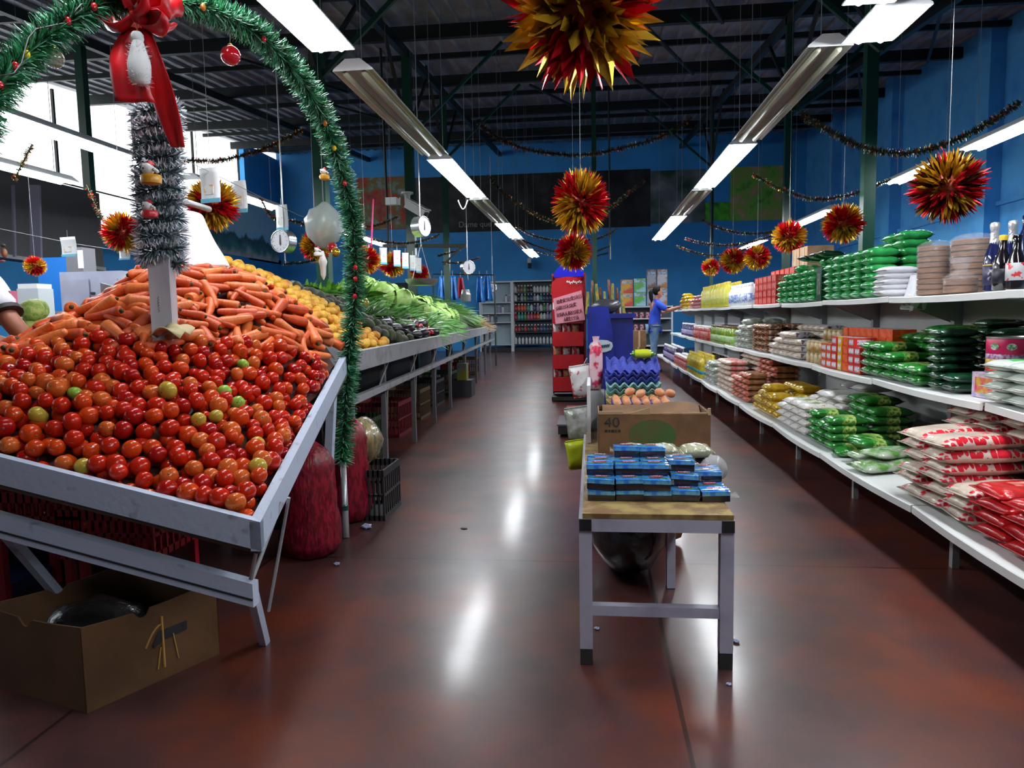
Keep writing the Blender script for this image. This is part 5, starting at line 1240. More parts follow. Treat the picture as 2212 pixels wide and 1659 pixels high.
tag(MB().box((TX0 + .07, y2 + .1, TZ + .11), (.09, .1, .22)).build('white_carton', M_white), 'white carton under the pink and white candy bag', 'carton')
# snack bags hanging on the left of the table
def plush(x, y, z, r, label, m, nm='snack_bag'):
    t = put(nm, pillow_mesh(nm, r * 2.1, r * 1.6, r * .75, [m, m], 'none', .1, 12)); t.location = (x, y + r * .37, z); t.rotation_euler = (PI / 2, PI / 2 - .15, 0); return tag(t, label, 'snack bag')
M_pwb = mat('white_pink_bag', (.72, .70, .70), .3, col2=(.5, .06, .06), vscale=18, lo=.56, hi=.6, bump=.3)
plush(TX0 - .01, y2 + .12, TZ + .27, .08, 'white and red snack bag hanging at the left side of the egg trays, upper one', M_pwb)
plush(TX0 - .03, y2 + .02, TZ + .04, .085, 'pale snack bag hanging beside the table, middle one', M_cw)
plush(TX0 - .035, y2 - .14, TZ - .10, .07, 'lime yellow bag hanging by the table edge, lowest one', mat('lime_packet', (.55, .65, .02), .3))
for (zz, yy) in ((TZ + .27, y2 + .12),): tag(MB().tube([(TX0 - .01, yy, zz + .07), (TX0 + .02, yy, zz + .13)], .003, 5).build('hook', M_rod), 'thin hook holding the white and red snack bag', 'hook')
# things on the floor under the table -----------------------------------------
o = tag(MB().ball((TX0 + .20, TY0 + .95, .2), (.17, .3, .2), 18, 12, 0, fn=lambda d: 1 + .05 * math.sin(8 * d.x + 5 * d.y) * math.sin(7 * d.z)).build('black_sack', M_blk, None, 'all'), 'large black plastic sack standing under the low table', 'sack')
ct = thing('plastic_crate', 'blue plastic crate behind the black sack under the low table', 'crate', (TX0 + .2, TY0 + 1.5, 0))
def crate(t, x, y, z, w, d, h, m, world=True, holes=4):
    for (cx, cy, sx, sy) in ((x, y - d / 2, w, .012), (x, y + d / 2, w, .012)):
        mb = MB()
        mb.box((cx, cy, z + .015), (sx, sy, .03)); mb.box((cx, cy, z + h - .02), (sx, sy, .04)); mb.box((cx, cy, z + h * .5), (sx, sy, .015))
        for i in range(holes * 3 + 1): mb.box((cx - w / 2 + w * i / (holes * 3), cy, z + h / 2), (.01, sy, h))
        mb.build('slotted_side', m, t, world=world)
    for sx in (-1, 1):
        mb = MB(); cx = x + sx * w / 2
        mb.box((cx, y, z + .015), (.012, d, .03)); mb.box((cx, y, z + h - .02), (.012, d, .04)); mb.box((cx, y, z + h * .5), (.012, d, .015))
        for i in range(9): mb.box((cx, y - d / 2 + d * i / 8, z + h / 2), (.012, .01, h))
        mb.build('slotted_end', m, t, world=world)
    MB().box((x, y, z + .006), (w, d, .012)).build('crate_floor', m, t, world=world)
crate(ct, TX0 + .2, TY0 + 1.5, 0, .34, .4, .30, mat('blue_crate_plastic', (.01, .04, .30), .35))
tag(put('floral_bag', MB().ball((TX1 - .06, TY0 + 1.35, .17), (.09, .12, .17), 12, 9, 0, fn=lambda d: 1 + .06 * math.sin(7 * d.x + 4 * d.z)).mesh('floral_bag', mat('floral_print', (.30, .24, .08), .5, col2=(.35, .06, .06), vscale=18), 'all')), 'small flowery yellow bag on the floor by the right table leg', 'bag')

# ================================================================== RED SNACK RACK
RY = 9.3
f0 = atz(1192, 868, 0.0); RY = f0.y
rl, rr_ = at(1190, 720, RY).x, at(1266, 720, RY).x
rz = at(1230, 560, RY).z
rk = thing('snack_rack', 'tall red metal snack rack with tilted red trays and a blue rounded top', 'display rack', ((rl + rr_) / 2, RY, 0))
M_rred = mat('rack_red_paint', (0.42, 0.006, 0.012), .3, coat=.3); M_rdk = mat('rack_dark_side', (0.09, 0.003, 0.012), .35)
cx = (rl + rr_) / 2; w = rr_ - rl
MB().box((rr_ - .012, RY + .22, .88), (.022, .42, 1.6)).build('side_panel', M_rdk, rk)
MB().box((rl + .012, RY + .36, .88), (.02, .12, 1.6)).build('side_panel', M_rdk, rk)
MB().box((cx, RY + .42, .9), (w, .02, 1.64)).build('back_panel', M_rred, rk)
for i, z in enumerate((.14, .44, .74, 1.04, 1.32)):
    mb = MB(); mb.prism([(rl + .02, RY + .02, z), (rl + .02, RY + .02, z + .19), (rl + .02, RY + .03, z + .19), (rl + .02, RY + .05, z + .012), (rl + .02, RY + .40, z + .09), (rl + .02, RY + .40, z + .075)], (w - .055, 0, 0)); mb.build('tray', M_rred, rk)
MB().box((cx, RY + .21, .04), (w, .42, .05)).build('base', M_tdirt, rk)
hd = MB(); hp_ = [(rl + .0, RY + .1, 1.42), (rr_ - .02, RY + .1, 1.42), (rr_ - .02, RY + .1, 1.60)] + [(cx - .01 + (w / 2 - .02) * math.cos(a), RY + .1, 1.56 + .10 * math.sin(a)) for a in np.linspace(.3, PI, 9)]
hd.prism(hp_, (0, .02, 0)); rh_ = hd.build('red_header', M_rred, rk)
bt = MB(); bp = [(cx - w * .42, RY + .16, 1.66), (rr_ - .03, RY + .16, 1.66), (rr_ - .03, RY + .16, rz - .02)] + [(cx - w * .42 + w * .78 * (1 - math.cos(a)) , RY + .16, 1.66 + (rz - 1.66) * math.sin(a)) for a in np.linspace(PI / 2, 0.05, 8)]
bt.prism(bp, (0, .10, 0)); bt.build('blue_top', mat('rack_blue', (0.004, 0.008, 0.55), .3), rk)
tmk = MB(); tmk.tube([(cx - .02 + .2 * i / 24, RY + .095, 1.585 + .018 * math.sin(i * 1.9) + .01 * math.sin(i * .7)) for i in range(25)], .006, 4); tmk.build('white_script', M_white, rh_)
# snack packets in rack
M_sn = [mat('snack_red_white', (.62, .05, .05), .3, col2=(.75, .7, .65), vscale=16, lo=.5, hi=.56), mat('snack_tan', (.55, .38, .2), .3, col2=(.6, .1, .05), vscale=16, lo=.52, hi=.58), mat('snack_white', (.75, .74, .74), .3, col2=(.6, .1, .1), vscale=14, lo=.56, hi=.6)]
SNK = [pillow_mesh('snack_packet', .15, .12, .05, [m, m], 'none', .1, 8) for m in M_sn]
n_ = 0
for i, z in enumerate((.14, .44, .74, 1.04)):
    for j in range(3):
        o = put('snack_packet', SNK[(i + j) % 3]); o.location = (rl + .085 + .125 * j, RY + .14, z + .24); o.rotation_euler = (-.4, PI / 2 - .1, PI / 2)
        tag(o, 'snack packet in the red rack, %s tray from below, %s from the left' % (ORD[i + 1], ORD[j + 1]), 'snack packet', 'snack packets in the red rack')
# pink hand-written sign
sg = thing('pink_sign', 'pink paper sign with dark handwriting taped to the front of the red rack', 'sign', (cx, RY - .01, 1.2))
sp0 = [at(1195, 645, RY - .01), at(1256, 627, RY - .01), at(1264, 691, RY - .01), at(1200, 700, RY - .01)]
MB().prism(sp0, (0, .004, 0)).build('sheet', mat('pink_paper', (.72, .28, .36), .7, var=.12, vscale=6), sg)
wr_ = MB(); rs_ = random.Random(4)
def wl_(u, v): 
    a = sp0[0].lerp(sp0[1], u); b2 = sp0[3].lerp(sp0[2], u); return a.lerp(b2, v) + Vector((0, -.004, 0))
for ln, (v0, us, ue) in enumerate(((.10, .12, .95), (.34, .06, .78), (.60, .08, .9), (.80, .3, .8))):
    u = us
    while u < ue:
        wd = rs_.uniform(.05, .09); k = rs_.randrange(4); hh = .15
        st = {0: [(0, 1), (0, 0), (1, .2), (0, .5), (1, 1)], 1: [(0, 1), (.5, 0), (1, 1), (.8, .6), (.2, .6)], 2: [(1, .1), (0, .4), (1, .7), (0, 1)], 3: [(0, 0), (0, 1), (.5, .4), (1, 1), (1, 0)]}[k]
        wr_.tube([wl_(u + wd * .75 * a, v0 + hh * b2) for a, b2 in st], .0035, 4); u += wd
wr_.build('handwriting', mat('maroon_ink', (.12, .01, .03), .6), sg)
# blue display stand behind the table
BYs = RY - .35
st = thing('blue_stand', 'blue display stand with a white speech bubble behind the egg trays', 'display stand', (.12, BYs, 0))
p0, p1 = at(1269, 662, BYs), at(1337, 668, BYs)
M_bs = mat('stand_blue', (.008, .02, .28), .35, var=.4, vscale=4)
MB().prism([Vector((p0.x, BYs, 0)), Vector((p0.x + .36, BYs, 0)), Vector((p0.x + .32, BYs, .9)), Vector((p0.x + .26, BYs, p0.z)), Vector((p0.x, BYs, p0.z))], (0, .05, 0)).build('front_panel', M_bs, st)
MB().box((p0.x + .3, BYs + .28, .55), (.55, .4, 1.1)).build('stand_body', M_bs, st)
MB().box((p0.x + .3, BYs + .28, 1.13), (.62, .5, .06)).build('stand_top', M_bs, st)
bb = [at(px_, py_, BYs - .015) for (px_, py_) in ((1272, 748), (1276, 741), (1284, 736), (1298, 734), (1312, 735), (1322, 740), (1324, 748), (1320, 756), (1310, 760), (1297, 762), (1286, 760), (1279, 766), (1279, 757), (1273, 753))]
bub = MB().prism(bb, (0, .006, 0)).build('speech_bubble', mat('bubble_white', (.55, .62, .7), .4), st)
hc = at(1282, 748, BYs - .02); ht = MB(); ht.prism([hc + Vector((.028 * 16 * math.sin(a) ** 3 / 16, 0, .028 * (13 * math.cos(a) - 5 * math.cos(2 * a) - 2 * math.cos(3 * a) - math.cos(4 * a)) / 16)) for a in np.linspace(0, 2 * PI, 25)[:-1]], (0, .004, 0)); ht.build('red_heart', mat('heart_red', (.6, .01, .06), .4), bub)
sc_ = MB(); c0 = at(1291, 750, BYs - .02); c1 = at(1317, 746, BYs - .02)
sc_.tube([c0.lerp(c1, i / 30) + Vector((0, 0, .03 * math.sin(i * 1.3) * (1.4 if i < 10 else .7))) for i in range(31)], .005, 4); sc_.build('script', mat('navy_ink', (.01, .05, .1), .5), bub)
# items on stand top: dark bundle of brooms / bottles
for i in range(9):
    a = at(1285 + i * 9, 650, BYs + .3)
    tag(MB().tube([(a.x - .1 + .02 * (i % 3), BYs + .3 + .05 * (i % 2), 1.16), (a.x - .09, BYs + .33 + .05 * (i % 2), 1.45 + .05 * ((i * 7) % 4))], [.028, .016], 7).build('wrapped_candle', [mat('candle_yellow', (.35, .22, .02), .4, col2=(.08, .12, .03), vscale=18), mat('candle_dark', (.03, .04, .02), .4, col2=(.25, .05, .02), vscale=18)][i % 2], None, True), 'thin wrapped stick in the dark bundle on the blue stand, %s from the left' % ORD[i + 1], 'wrapped stick')
tag(MB().ball((.18, BYs + .12, 1.25), (.2, .1, .1), 12, 8, 0, fn=lambda d: 1 + .15 * math.sin(8 * d.x) * math.sin(6 * d.z)).build('dark_bag', mat('dark_grey_film', (.03, .03, .035), .3, bump=.6, bscale=12), None, 'all'), 'dark crumpled bag lying on top of the blue stand', 'bag')
# dark scale / trolley platform on the floor by the rack
p = atz(1215, 945, 0.0); q = atz(1283, 945, 0.0)
pt = thing('platform_scale', 'low black platform with pale edge on the floor before the red rack', 'platform', ((p.x + q.x) / 2, p.y, 0))
MB().box(((p.x + q.x) / 2, p.y + .3, .07), (q.x - p.x + .08, .6, .08)).build('deck', M_tdirt, pt)
MB().box(((p.x + q.x) / 2, p.y + .3, .118), (q.x - p.x + .1, .62, .015)).build('deck_plate', mat('slate_plate', (.10, .11, .13), .4), pt)
for sx in (0, 1):
    for sy in (.08, .52): MB().lathe([(.03, -.015), (.03, .015)], 10, c=(p.x + sx * (q.x - p.x), p.y + sy, .03), M=Matrix.Rotation(PI / 2, 3, 'Y')).build('wheel', M_tdirt, pt)
tag(MB().box(((p.x + q.x) / 2 - .02, p.y + .45, .18), (.2, .2, .11)).build('red_carton', mat('maroon_carton', (.16, .02, .015), .5)), 'small dark red carton on the black platform', 'carton')
# ================================================================== UNDER THE END BIN
# two red crates with tomatoes seen behind the rail
for i, (px_, py_) in enumerate(((60, 1112), (215, 1150))):
    c = at(px_, py_, 2.55); t = thing('plastic_crate', 'red slotted plastic crate under the end bin, %s' % ('left one' if i == 0 else 'right one near the corner'), 'crate', (c.x, c.y, 0))
    zz = c.z - .12
    crate(t, c.x, c.y + .2, zz, .40, .34, .2, mat('red_crate_plastic', (.30, .008, .02), .35))
    for sx in (-1, 1):
        for sy in (-1, 1): MB().box((c.x + sx * .18, c.y + .2 + sy * .14, zz / 2), (.03, .03, zz)).build('crate_support', mat('red_crate_plastic', (.3, .008, .02), .35), t)
    for a in range(3):
        for b_ in range(4):
            o = put('tomato', TM[(['red', 'orange red'][b_ % 2], 0.98)]); o.location = (c.x - .13 + .085 * b_, c.y + .1 + .09 * a, zz + .045); o.scale = (.075,) * 3; tag(o, 'dim tomato inside the %s red crate under the end bin' % ('left' if i == 0 else 'right'), 'tomato', 'tomatoes in the %s red crate' % ('left' if i == 0 else 'right'))
# big cardboard box bottom left with printed palm
n0 = atz(186, 1540, 0); r0 = atz(472, 1412, 0); l0 = atz(10, 1487, 0)
ex = (r0 - n0); ey = (l0 - n0); ey = ey.normalized() * .46
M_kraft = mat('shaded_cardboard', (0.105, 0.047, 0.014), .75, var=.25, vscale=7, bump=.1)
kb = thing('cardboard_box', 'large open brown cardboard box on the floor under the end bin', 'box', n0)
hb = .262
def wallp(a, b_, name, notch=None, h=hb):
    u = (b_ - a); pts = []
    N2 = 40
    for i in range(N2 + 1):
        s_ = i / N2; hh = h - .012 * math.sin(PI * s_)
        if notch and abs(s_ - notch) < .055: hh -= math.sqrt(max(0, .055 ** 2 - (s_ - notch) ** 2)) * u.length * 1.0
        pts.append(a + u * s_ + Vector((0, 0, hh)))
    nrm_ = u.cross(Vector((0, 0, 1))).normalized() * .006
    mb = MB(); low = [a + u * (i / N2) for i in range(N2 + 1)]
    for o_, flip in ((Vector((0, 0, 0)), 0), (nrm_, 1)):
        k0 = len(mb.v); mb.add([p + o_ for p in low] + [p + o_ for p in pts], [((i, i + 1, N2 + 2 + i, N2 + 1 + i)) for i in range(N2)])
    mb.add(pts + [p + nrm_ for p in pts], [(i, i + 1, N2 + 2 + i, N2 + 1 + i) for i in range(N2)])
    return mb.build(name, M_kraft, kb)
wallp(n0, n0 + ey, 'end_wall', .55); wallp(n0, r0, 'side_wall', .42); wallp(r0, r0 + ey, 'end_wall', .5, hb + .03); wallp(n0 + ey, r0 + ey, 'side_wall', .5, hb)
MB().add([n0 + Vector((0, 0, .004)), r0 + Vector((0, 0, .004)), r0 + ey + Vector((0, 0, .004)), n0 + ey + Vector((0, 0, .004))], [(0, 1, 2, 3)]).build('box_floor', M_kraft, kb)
pm = MB(); out = ex.cross(Vector((0, 0, 1))).normalized()
if out.y > 0: out = -out
def bp_(s_, z): return n0 + ex * s_ + out * .0085 + Vector((0, 0, z))
pm.tube([bp_(.55 + .03 * t * 0, .04 + .17 * t) for t in np.linspace(0, 1, 6)], .004, 5)
pm.tube([bp_(.50 + .03 * t, .04 + .07 * t) for t in np.linspace(0, 1, 4)], .0025, 5)
pm.tube([bp_(.66 - .03 * t, .05 + .09 * t) for t in np.linspace(0, 1, 4)], .0025, 5)
pm.tube([bp_(.55 - .13 * t, .185 - .06 * t * t) for t in np.linspace(0, 1, 6)], .003, 5)
pm.build('palm_outline', mat('ochre_print', (.40, .22, .05), .7), kb)
pb = MB(); pb.prism([bp_(.47, .125), bp_(.52, .165), bp_(.74, .165), bp_(.74, .135), bp_(.56, .13), bp_(.48, .115)], out * .001); pb.build('dark_print', mat('box_black_print', (.01, .01, .012), .7), kb)
tag(MB().ball(n0 + ex * .4 + ey * .5 + Vector((0, 0, .13)), (.17, .17, .12), 14, 9, 0, fn=lambda d: 1 + .06 * math.sin(8 * d.x + 5 * d.y)).build('black_sack', M_blk, None, 'all'), 'black plastic sack inside the large cardboard box', 'sack')
q = at(15, 1255, 2.75); tag(MB().box((q.x - .1, q.y, q.z - .0), (.42, .3, .05)).build('blue_tray', mat('navy_plastic', (.004, .03, .10), .4)), 'dark blue plastic tray under the end bin at the left edge', 'tray')
qz = q.z - .025
tag(MB().box((q.x - .1, q.y + .05, qz / 2), (.4, .28, qz)).build('black_crate', M_dark), 'black crate carrying the dark blue tray at the left edge', 'crate')
# red net sacks by the pole
M_net = mat('red_net', (.34, .010, .035), .35, col2=(.16, .004, .015), vscale=60, lo=.45, hi=.55, bump=.5, bscale=90, alpha=.8, stretch=(1, 1, .3))
def net(px_, py_, Y, rx, rz_, label, content):
    c = at(px_, py_, Y); t = thing('net_sack', label, 'net sack', (c.x, c.y, 0))
    lp_ = MB(); lp_.lathe([(rx * a_, rz_ * 2 * b2) for a_, b2 in ((.55, .0), (.95, .02), (1.12, .12), (1.1, .26), (.98, .38), (1.04, .5), (.92, .64), (.98, .74), (.8, .84), (.35, .91), (.16, .94), (.34, 1.0), (.2, 1.02))], 20); lp_.v = [((v[0] * (1 + .10 * math.sin(7 * math.atan2(v[1], v[0]) + 30 * v[2]))) + c.x, v[1] * (1 + .08 * math.cos(5 * math.atan2(v[1], v[0]) + 22 * v[2])) + c.y, v[2] + .012 * math.sin(6 * math.atan2(v[1], v[0])) * (1 if v[2] > .02 else 0)) for v in lp_.v]; lp_.build('net', M_net, t, 'all')
    me, s_ = CAR[0]
    k = MB(); k.ball((c.x, c.y, rz_ * .9), (rx * .9, rx * .8, rz_ * .85), 10, 8, 0, fn=lambda d: 1 + .08 * math.sin(14 * d.x) * math.sin(12 * d.z)); k.build('contents', content, t, 'all')
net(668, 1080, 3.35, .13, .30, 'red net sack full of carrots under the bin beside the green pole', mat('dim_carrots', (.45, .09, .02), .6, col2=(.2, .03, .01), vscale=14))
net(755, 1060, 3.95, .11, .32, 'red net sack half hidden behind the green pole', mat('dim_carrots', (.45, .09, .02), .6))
c = at(782, 945, 4.1)
tag(MB().ball((c.x, c.y, c.z - .02), (.12, .14, .14), 16, 12, 0, fn=lambda d: 1 + .05 * math.sin(9 * d.x + 7 * d.z)).build('straw_sack', mat('clear_straw_film', (.30, .22, .10), .2, col2=(.10, .09, .05), vscale=30, bump=.6, bscale=50, coat=.5, stretch=(1, 1, .3)), None, 'all'), 'straw coloured wrapped sack beneath the near corner of the long counter', 'sack')
zz = c.z - .16
cr_ = thing('plastic_crate', 'dark crate under the straw coloured sack', 'crate', (c.x, c.y, 0)); crate(cr_, c.x, c.y, 0, .34, .34, max(.1, zz), mat('dark_crate', (.02, .02, .022), .5))
# crates and sacks under the long counter
rb2 = random.Random(9)
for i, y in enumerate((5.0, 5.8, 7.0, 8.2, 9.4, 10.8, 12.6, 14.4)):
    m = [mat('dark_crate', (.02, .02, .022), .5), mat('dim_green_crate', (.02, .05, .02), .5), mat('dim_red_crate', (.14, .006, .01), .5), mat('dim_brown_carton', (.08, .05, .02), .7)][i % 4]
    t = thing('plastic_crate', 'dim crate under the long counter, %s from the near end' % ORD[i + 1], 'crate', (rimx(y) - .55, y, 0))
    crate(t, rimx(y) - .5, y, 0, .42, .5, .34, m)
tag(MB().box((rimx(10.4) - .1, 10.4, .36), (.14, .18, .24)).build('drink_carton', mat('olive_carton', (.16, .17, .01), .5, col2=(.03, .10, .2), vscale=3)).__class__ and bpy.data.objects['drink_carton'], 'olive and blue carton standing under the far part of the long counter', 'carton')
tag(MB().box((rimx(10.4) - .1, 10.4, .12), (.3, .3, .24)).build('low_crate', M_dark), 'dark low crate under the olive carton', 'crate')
# litter on the floor
def litter(px_, py_, r, label, m, sq=.5):
    p = atz(px_, py_, 0); o = MB().ball((0, 0, r * sq), (r, r * .8, r * sq), 8, 6, 0, fn=lambda d: 1 + .3 * math.sin(5 * d.x + 4 * d.y + 3 * d.z)).build('litter_scrap', m); o.location = (p.x, p.y, 0); tag(o, label, 'litter')
M_ltr = mat('pale_blue_litter', (.40, .45, .65), .5)
litter(793, 1142, .028, 'pale blue crumpled scrap on the dark floor near the green pole', M_ltr)
litter(728, 1221, .015, 'small white scrap on the floor below the bin corner', M_ltr)
litter(1003, 1142, .02, 'flat dark scrap on the red floor in the middle of the aisle', M_tdirt, .15)
litter(1590, 1388, .012, 'tiny white scrap by the right front table leg', M_ltr)
litter(1290, 1360, .010, 'tiny white scrap by the left front table leg', M_ltr)
litter(1575, 1480, .008, 'white crumb behind the dirty foot of the right table leg', M_ltr)
# ================================================================== FESTIVE DECORATIONS
def resample(pts, step):
    out = [pts[0]]; acc = 0.0
    # Catmull-Rom through the points, then even spacing
    P = [pts[0] * 2 - pts[1]] + list(pts) + [pts[-1] * 2 - pts[-2]]
    dense = []
    for i in range(1, len(P) - 2):
        for k in range(24):
            t = k / 24; a, b_, c, d = P[i - 1], P[i], P[i + 1], P[i + 2]
            dense.append(0.5 * ((2 * b_) + (c - a) * t + (2 * a - 5 * b_ + 4 * c - d) * t * t + (3 * b_ - a - 3 * c + d) * t ** 3))
    dense.append(P[-2])
    for p, q in zip(dense, dense[1:]):
        L_ = (q - p).length; acc += L_
        if acc >= step: out.append(q); acc = 0
    return out
def brush(mb, path, per_m, length, width, weights, rng, lean=0.35, base=0.004):
    for p, q in zip(path, path[1:]):
        t = (q - p); L_ = t.length
        if L_ < 1e-6: continue
        t = t / L_; n = max(1, int(per_m * L_ + rng.random()))
        a = t.cross(Vector((0.3, 0.2, 1))); a.normalize(); b_ = t.cross(a)
        for _ in range(n):
            an = rng.uniform(0, 2 * PI); d = (a * math.cos(an) + b_ * math.sin(an) + t * rng.uniform(-lean, lean)).normalized()
            o = p.lerp(q, rng.random()) + d * base; l = length * rng.uniform(.65, 1.1)
            s_ = d.cross(Vector((rng.uniform(-1, 1), rng.uniform(-1, 1), rng.uniform(-1, 1)))).normalized() * width
            mi = rng.choices(range(len(weights)), weights)[0]
            mb.add([o - s_, o + s_, o + d * l + s_ * .3, o + d * l - s_ * .3], [(0, 1, 2, 3)], mi)
    return mb
M_gdk = mat('tinsel_dark_green', (.006, .045, .022), .4, var=.4, vscale=30); M_glt = mat('tinsel_green', (.03, .30, .11), .4); M_gpl = mat('tinsel_pale_green', (.25, .60, .40), .4); M_core_ = mat('garland_wire', (.01, .02, .012), .7)
arch = thing('arch_garland', 'thick green tinsel garland wound over a tall arch above the tomatoes and carrots', 'garland', (-1.3, 3.75, 0))
ap_ = [(738, 1000, 3.75), (745, 900, 3.75), (752, 790, 3.74), (763, 690, 3.72), (768, 590, 3.69), (763, 490, 3.65), (748, 410, 3.58), (722, 320, 3.46), (690, 240, 3.32), (640, 160, 3.12), (570, 85, 2.92), (490, 35, 2.76), (400, 5, 2.62), (300, -12, 2.48), (195, 18, 2.36), (110, 72, 2.25), (45, 130, 2.15), (-10, 200, 2.05), (-70, 330, 1.95)]
apath = resample([at(*p) for p in ap_], 0.03)
mb = MB(); mb.tube(apath[::3], .014, 6); mb.build('garland_core', M_core_, arch, 'all')
rg = random.Random(3); gm = MB(); gm.keepn = True
brush(gm, apath, 3600, .068, .0032, (.30, .42, .28), rg, .5)
gm.build('green_tinsel', [M_gdk, M_glt, M_gpl], arch)
M_pole = mat('galvanised_pole', (.50, .52, .53), .35, metal=.5)
pb_ = atz(748, 1162, 0); pf_ = MB().tube([pb_, at(741, 1000, 3.74)], .017, 10).build('pole_foot', M_pole, arch, 'all')
MB().tube([pb_ + Vector((0, 0, .15)), pb_ + Vector((0, 0, .175))], .0185, 10).build('green_band', M_green, pf_)
for (x_, y_, c) in ((150, 33, 'red'), (205, 18, 'red'), (45, 105, 'yellow'), (38, 152, 'red'), (5, 178, 'red'), (375, 6, 'red'), (437, 14, 'orange'), (692, 263, 'orange'), (700, 330, 'yellow'), (738, 395, 'red'), (762, 580, 'red'), (770, 600, 'red'), (748, 640, 'red'), (575, 80, 'red')):
    i = min(range(len(apath)), key=lambda k: (proj(apath[k])[0] - x_) ** 2 + (proj(apath[k])[1] - y_) ** 2)
    p = apath[i]; tow = (CAM - p).normalized()
    MB().ball(p + tow * .05, (.011, .011, .014), 8, 6).build('bulb', mat('bulb_' + c, {'red': (.7, .01, .02), 'yellow': (.8, .6, .02), 'orange': (.75, .25, .03)}[c], .15, coat=.6), arch, 'all')
# light cord on the left arm of the arch
MB().tube(resample([at(-5, 165, 2.0), at(40, 150, 2.06), at(70, 68, 2.15), at(140, 50, 2.25), at(170, 12, 2.3), at(200, 8, 2.36)], .05), .0025, 5).build('light_cord', mat('dark_cord', (.03, .03, .03), .5), arch, 'all')
# column with snowy garland --------------------------------------------------
c0, c1 = at(356, 690, 2.72), at(338, 215, 2.72)
cx_, cy_ = c0.x, c0.y
col = thing('wooden_column', 'white painted square column rising out of the carrot heap', 'column', (cx_, cy_, .7))
MB().box((cx_, cy_, (1.0 + c1.z) / 2), (.078, .078, c1.z - 1.0), Matrix.Rotation(.25, 3, 'Z')).build('shaft', mat('column_white', (.62, .62, .66), .5, col2=(.45, .45, .5), vscale=5, stretch=(1, 1, .2)), col)
MB().box((cx_, cy_, .86), (.075, .075, .3), Matrix.Rotation(.25, 3, 'Z')).build('buried_foot', mat('column_white', (.62, .62, .66), .5), col)
sc2 = MB(); w0 = at(341, 640, 2.66)
for i in range(5): sc2.tube([w0 + Vector((.004 * math.sin(j * 2 + i), 0, -.012 * i - .004 * j)) for j in range(4)], .0014, 4)
sc2.build('pencil_mark', mat('pencil', (.1, .1, .12), .7), col)
sg_ = thing('snowy_garland', 'dark green garland with frosted white tips wound up the white column', 'garland', (cx_, cy_, 1.4))
zb_, ztp = at(356, 570, 2.72).z, at(338, 222, 2.72).z
hx = []
turns = 10.5
for i in range(260):
    f = i / 259; a = f * turns * 2 * PI; z = zb_ + (ztp - zb_) * f; ctr = Vector((cx_, cy_, 0)).lerp(Vector((c1.x, c1.y, 0)), f)
    hx.append(ctr + Vector((.058 * math.cos(a), .058 * math.sin(a), z)))
MB().tube(hx[::2], .008, 5).build('garland_core', M_core_, sg_, 'all')
s1 = MB(); s1.keepn = True; brush(s1, hx, 2300, .042, .0026, (.5, .5), rg, .35); s1.build('needles', [mat('frosted_needle', (.02, .06, .07), .5), mat('grey_green_needle', (.22, .32, .36), .5)], sg_)
s2 = MB(); s2.keepn = True; brush(s2, hx, 1300, .024, .0032, (1,), rg, .35, .032); s2.build('frosted_tips', mat('snow_tip', (.78, .83, .90), .5), sg_)
# red bow -------------------------------------------------------------------
M_bow = mat('red_tulle', (.72, .012, .02), .35, var=.25, vscale=6, bump=.3, bscale=14, trans=.0)
bw = thing('red_bow', 'large red gauze bow with long hanging ribbon ends tied to the arch', 'bow', at(292, 30, 2.42))
def ribbon(rows, nm, n=14, thick=True, wav=.008):
    """rows: list of (left px, right px, depth)"""
    mb = MB(); L0 = [at(*a) for a, _ in rows]; R0_ = [at(*b_) for _, b_ in rows]
    def cr_(P, t):
        k = min(int(t * (len(P) - 1)), len(P) - 2); f = t * (len(P) - 1) - k
        p_ = [P[max(k - 1, 0)], P[k], P[k + 1], P[min(k + 2, len(P) - 1)]]
        return 0.5 * ((2 * p_[1]) + (p_[2] - p_[0]) * f + (2 * p_[0] - 5 * p_[1] + 4 * p_[2] - p_[3]) * f * f + (3 * p_[1] - p_[0] - 3 * p_[2] + p_[3]) * f ** 3)
    mb.grid(lambda u, v: cr_(L0, v).lerp(cr_(R0_, v), u) + Vector((0, wav * math.sin(u * 9 + v * 4), 0)), 10, n)
    o = mb.build(nm, M_bow, bw, 'all'); o.modifiers.new('s', 'SOLIDIFY').thickness = .002; return o
D_ = 2.42
ribbon([((268, 60, D_), (300, 60, D_)), ((238, 105, D_ - .03), (305, 110, D_)), ((236, 150, D_ - .04), (312, 160, D_ - .02)), ((252, 220, D_ - .02), (335, 222, D_))], 'ribbon_end')
ribbon([((300, 60, D_), (322, 62, D_)), ((305, 110, D_ - .02), (345, 110, D_ - .03)), ((320, 190, D_ + .02), (375, 190, D_ + .02)), ((345, 260, D_ + .10), (392, 262, D_ + .10)), ((372, 318, D_ + .16), (398, 318, D_ + .16))], 'ribbon_end')
def loopb(pts, r0, nm):
    mb = MB(); P = resample([at(*p) for p in pts], .02)
    n = len(P); mb.grid(lambda u, v: P[min(int(u * (n - 1)), n - 1)] + Vector((.012 * math.sin(v * 7), (v - .5) * r0, .02 * math.sin(v * 5 + u * 4))), n - 1, 6)
    o = mb.build(nm, M_bow, bw, 'all'); o.modifiers.new('s', 'SOLIDIFY').thickness = .002
loopb([(300, 32, D_), (260, -10, D_ - .02), (215, -25, D_), (220, 20, D_), (235, 55, D_), (270, 62, D_), (302, 38, D_)], .12, 'bow_loop')
loopb([(300, 32, D_), (330, -20, D_), (362, -20, D_), (372, 25, D_), (362, 35, D_), (330, 28, D_), (302, 36, D_)], .12, 'bow_loop')
loopb([(290, 32, D_ - .05), (270, -20, D_ - .09), (310, -30, D_ - .09), (325, 10, D_ - .07), (300, 38, D_ - .05)], .10, 'bow_loop')
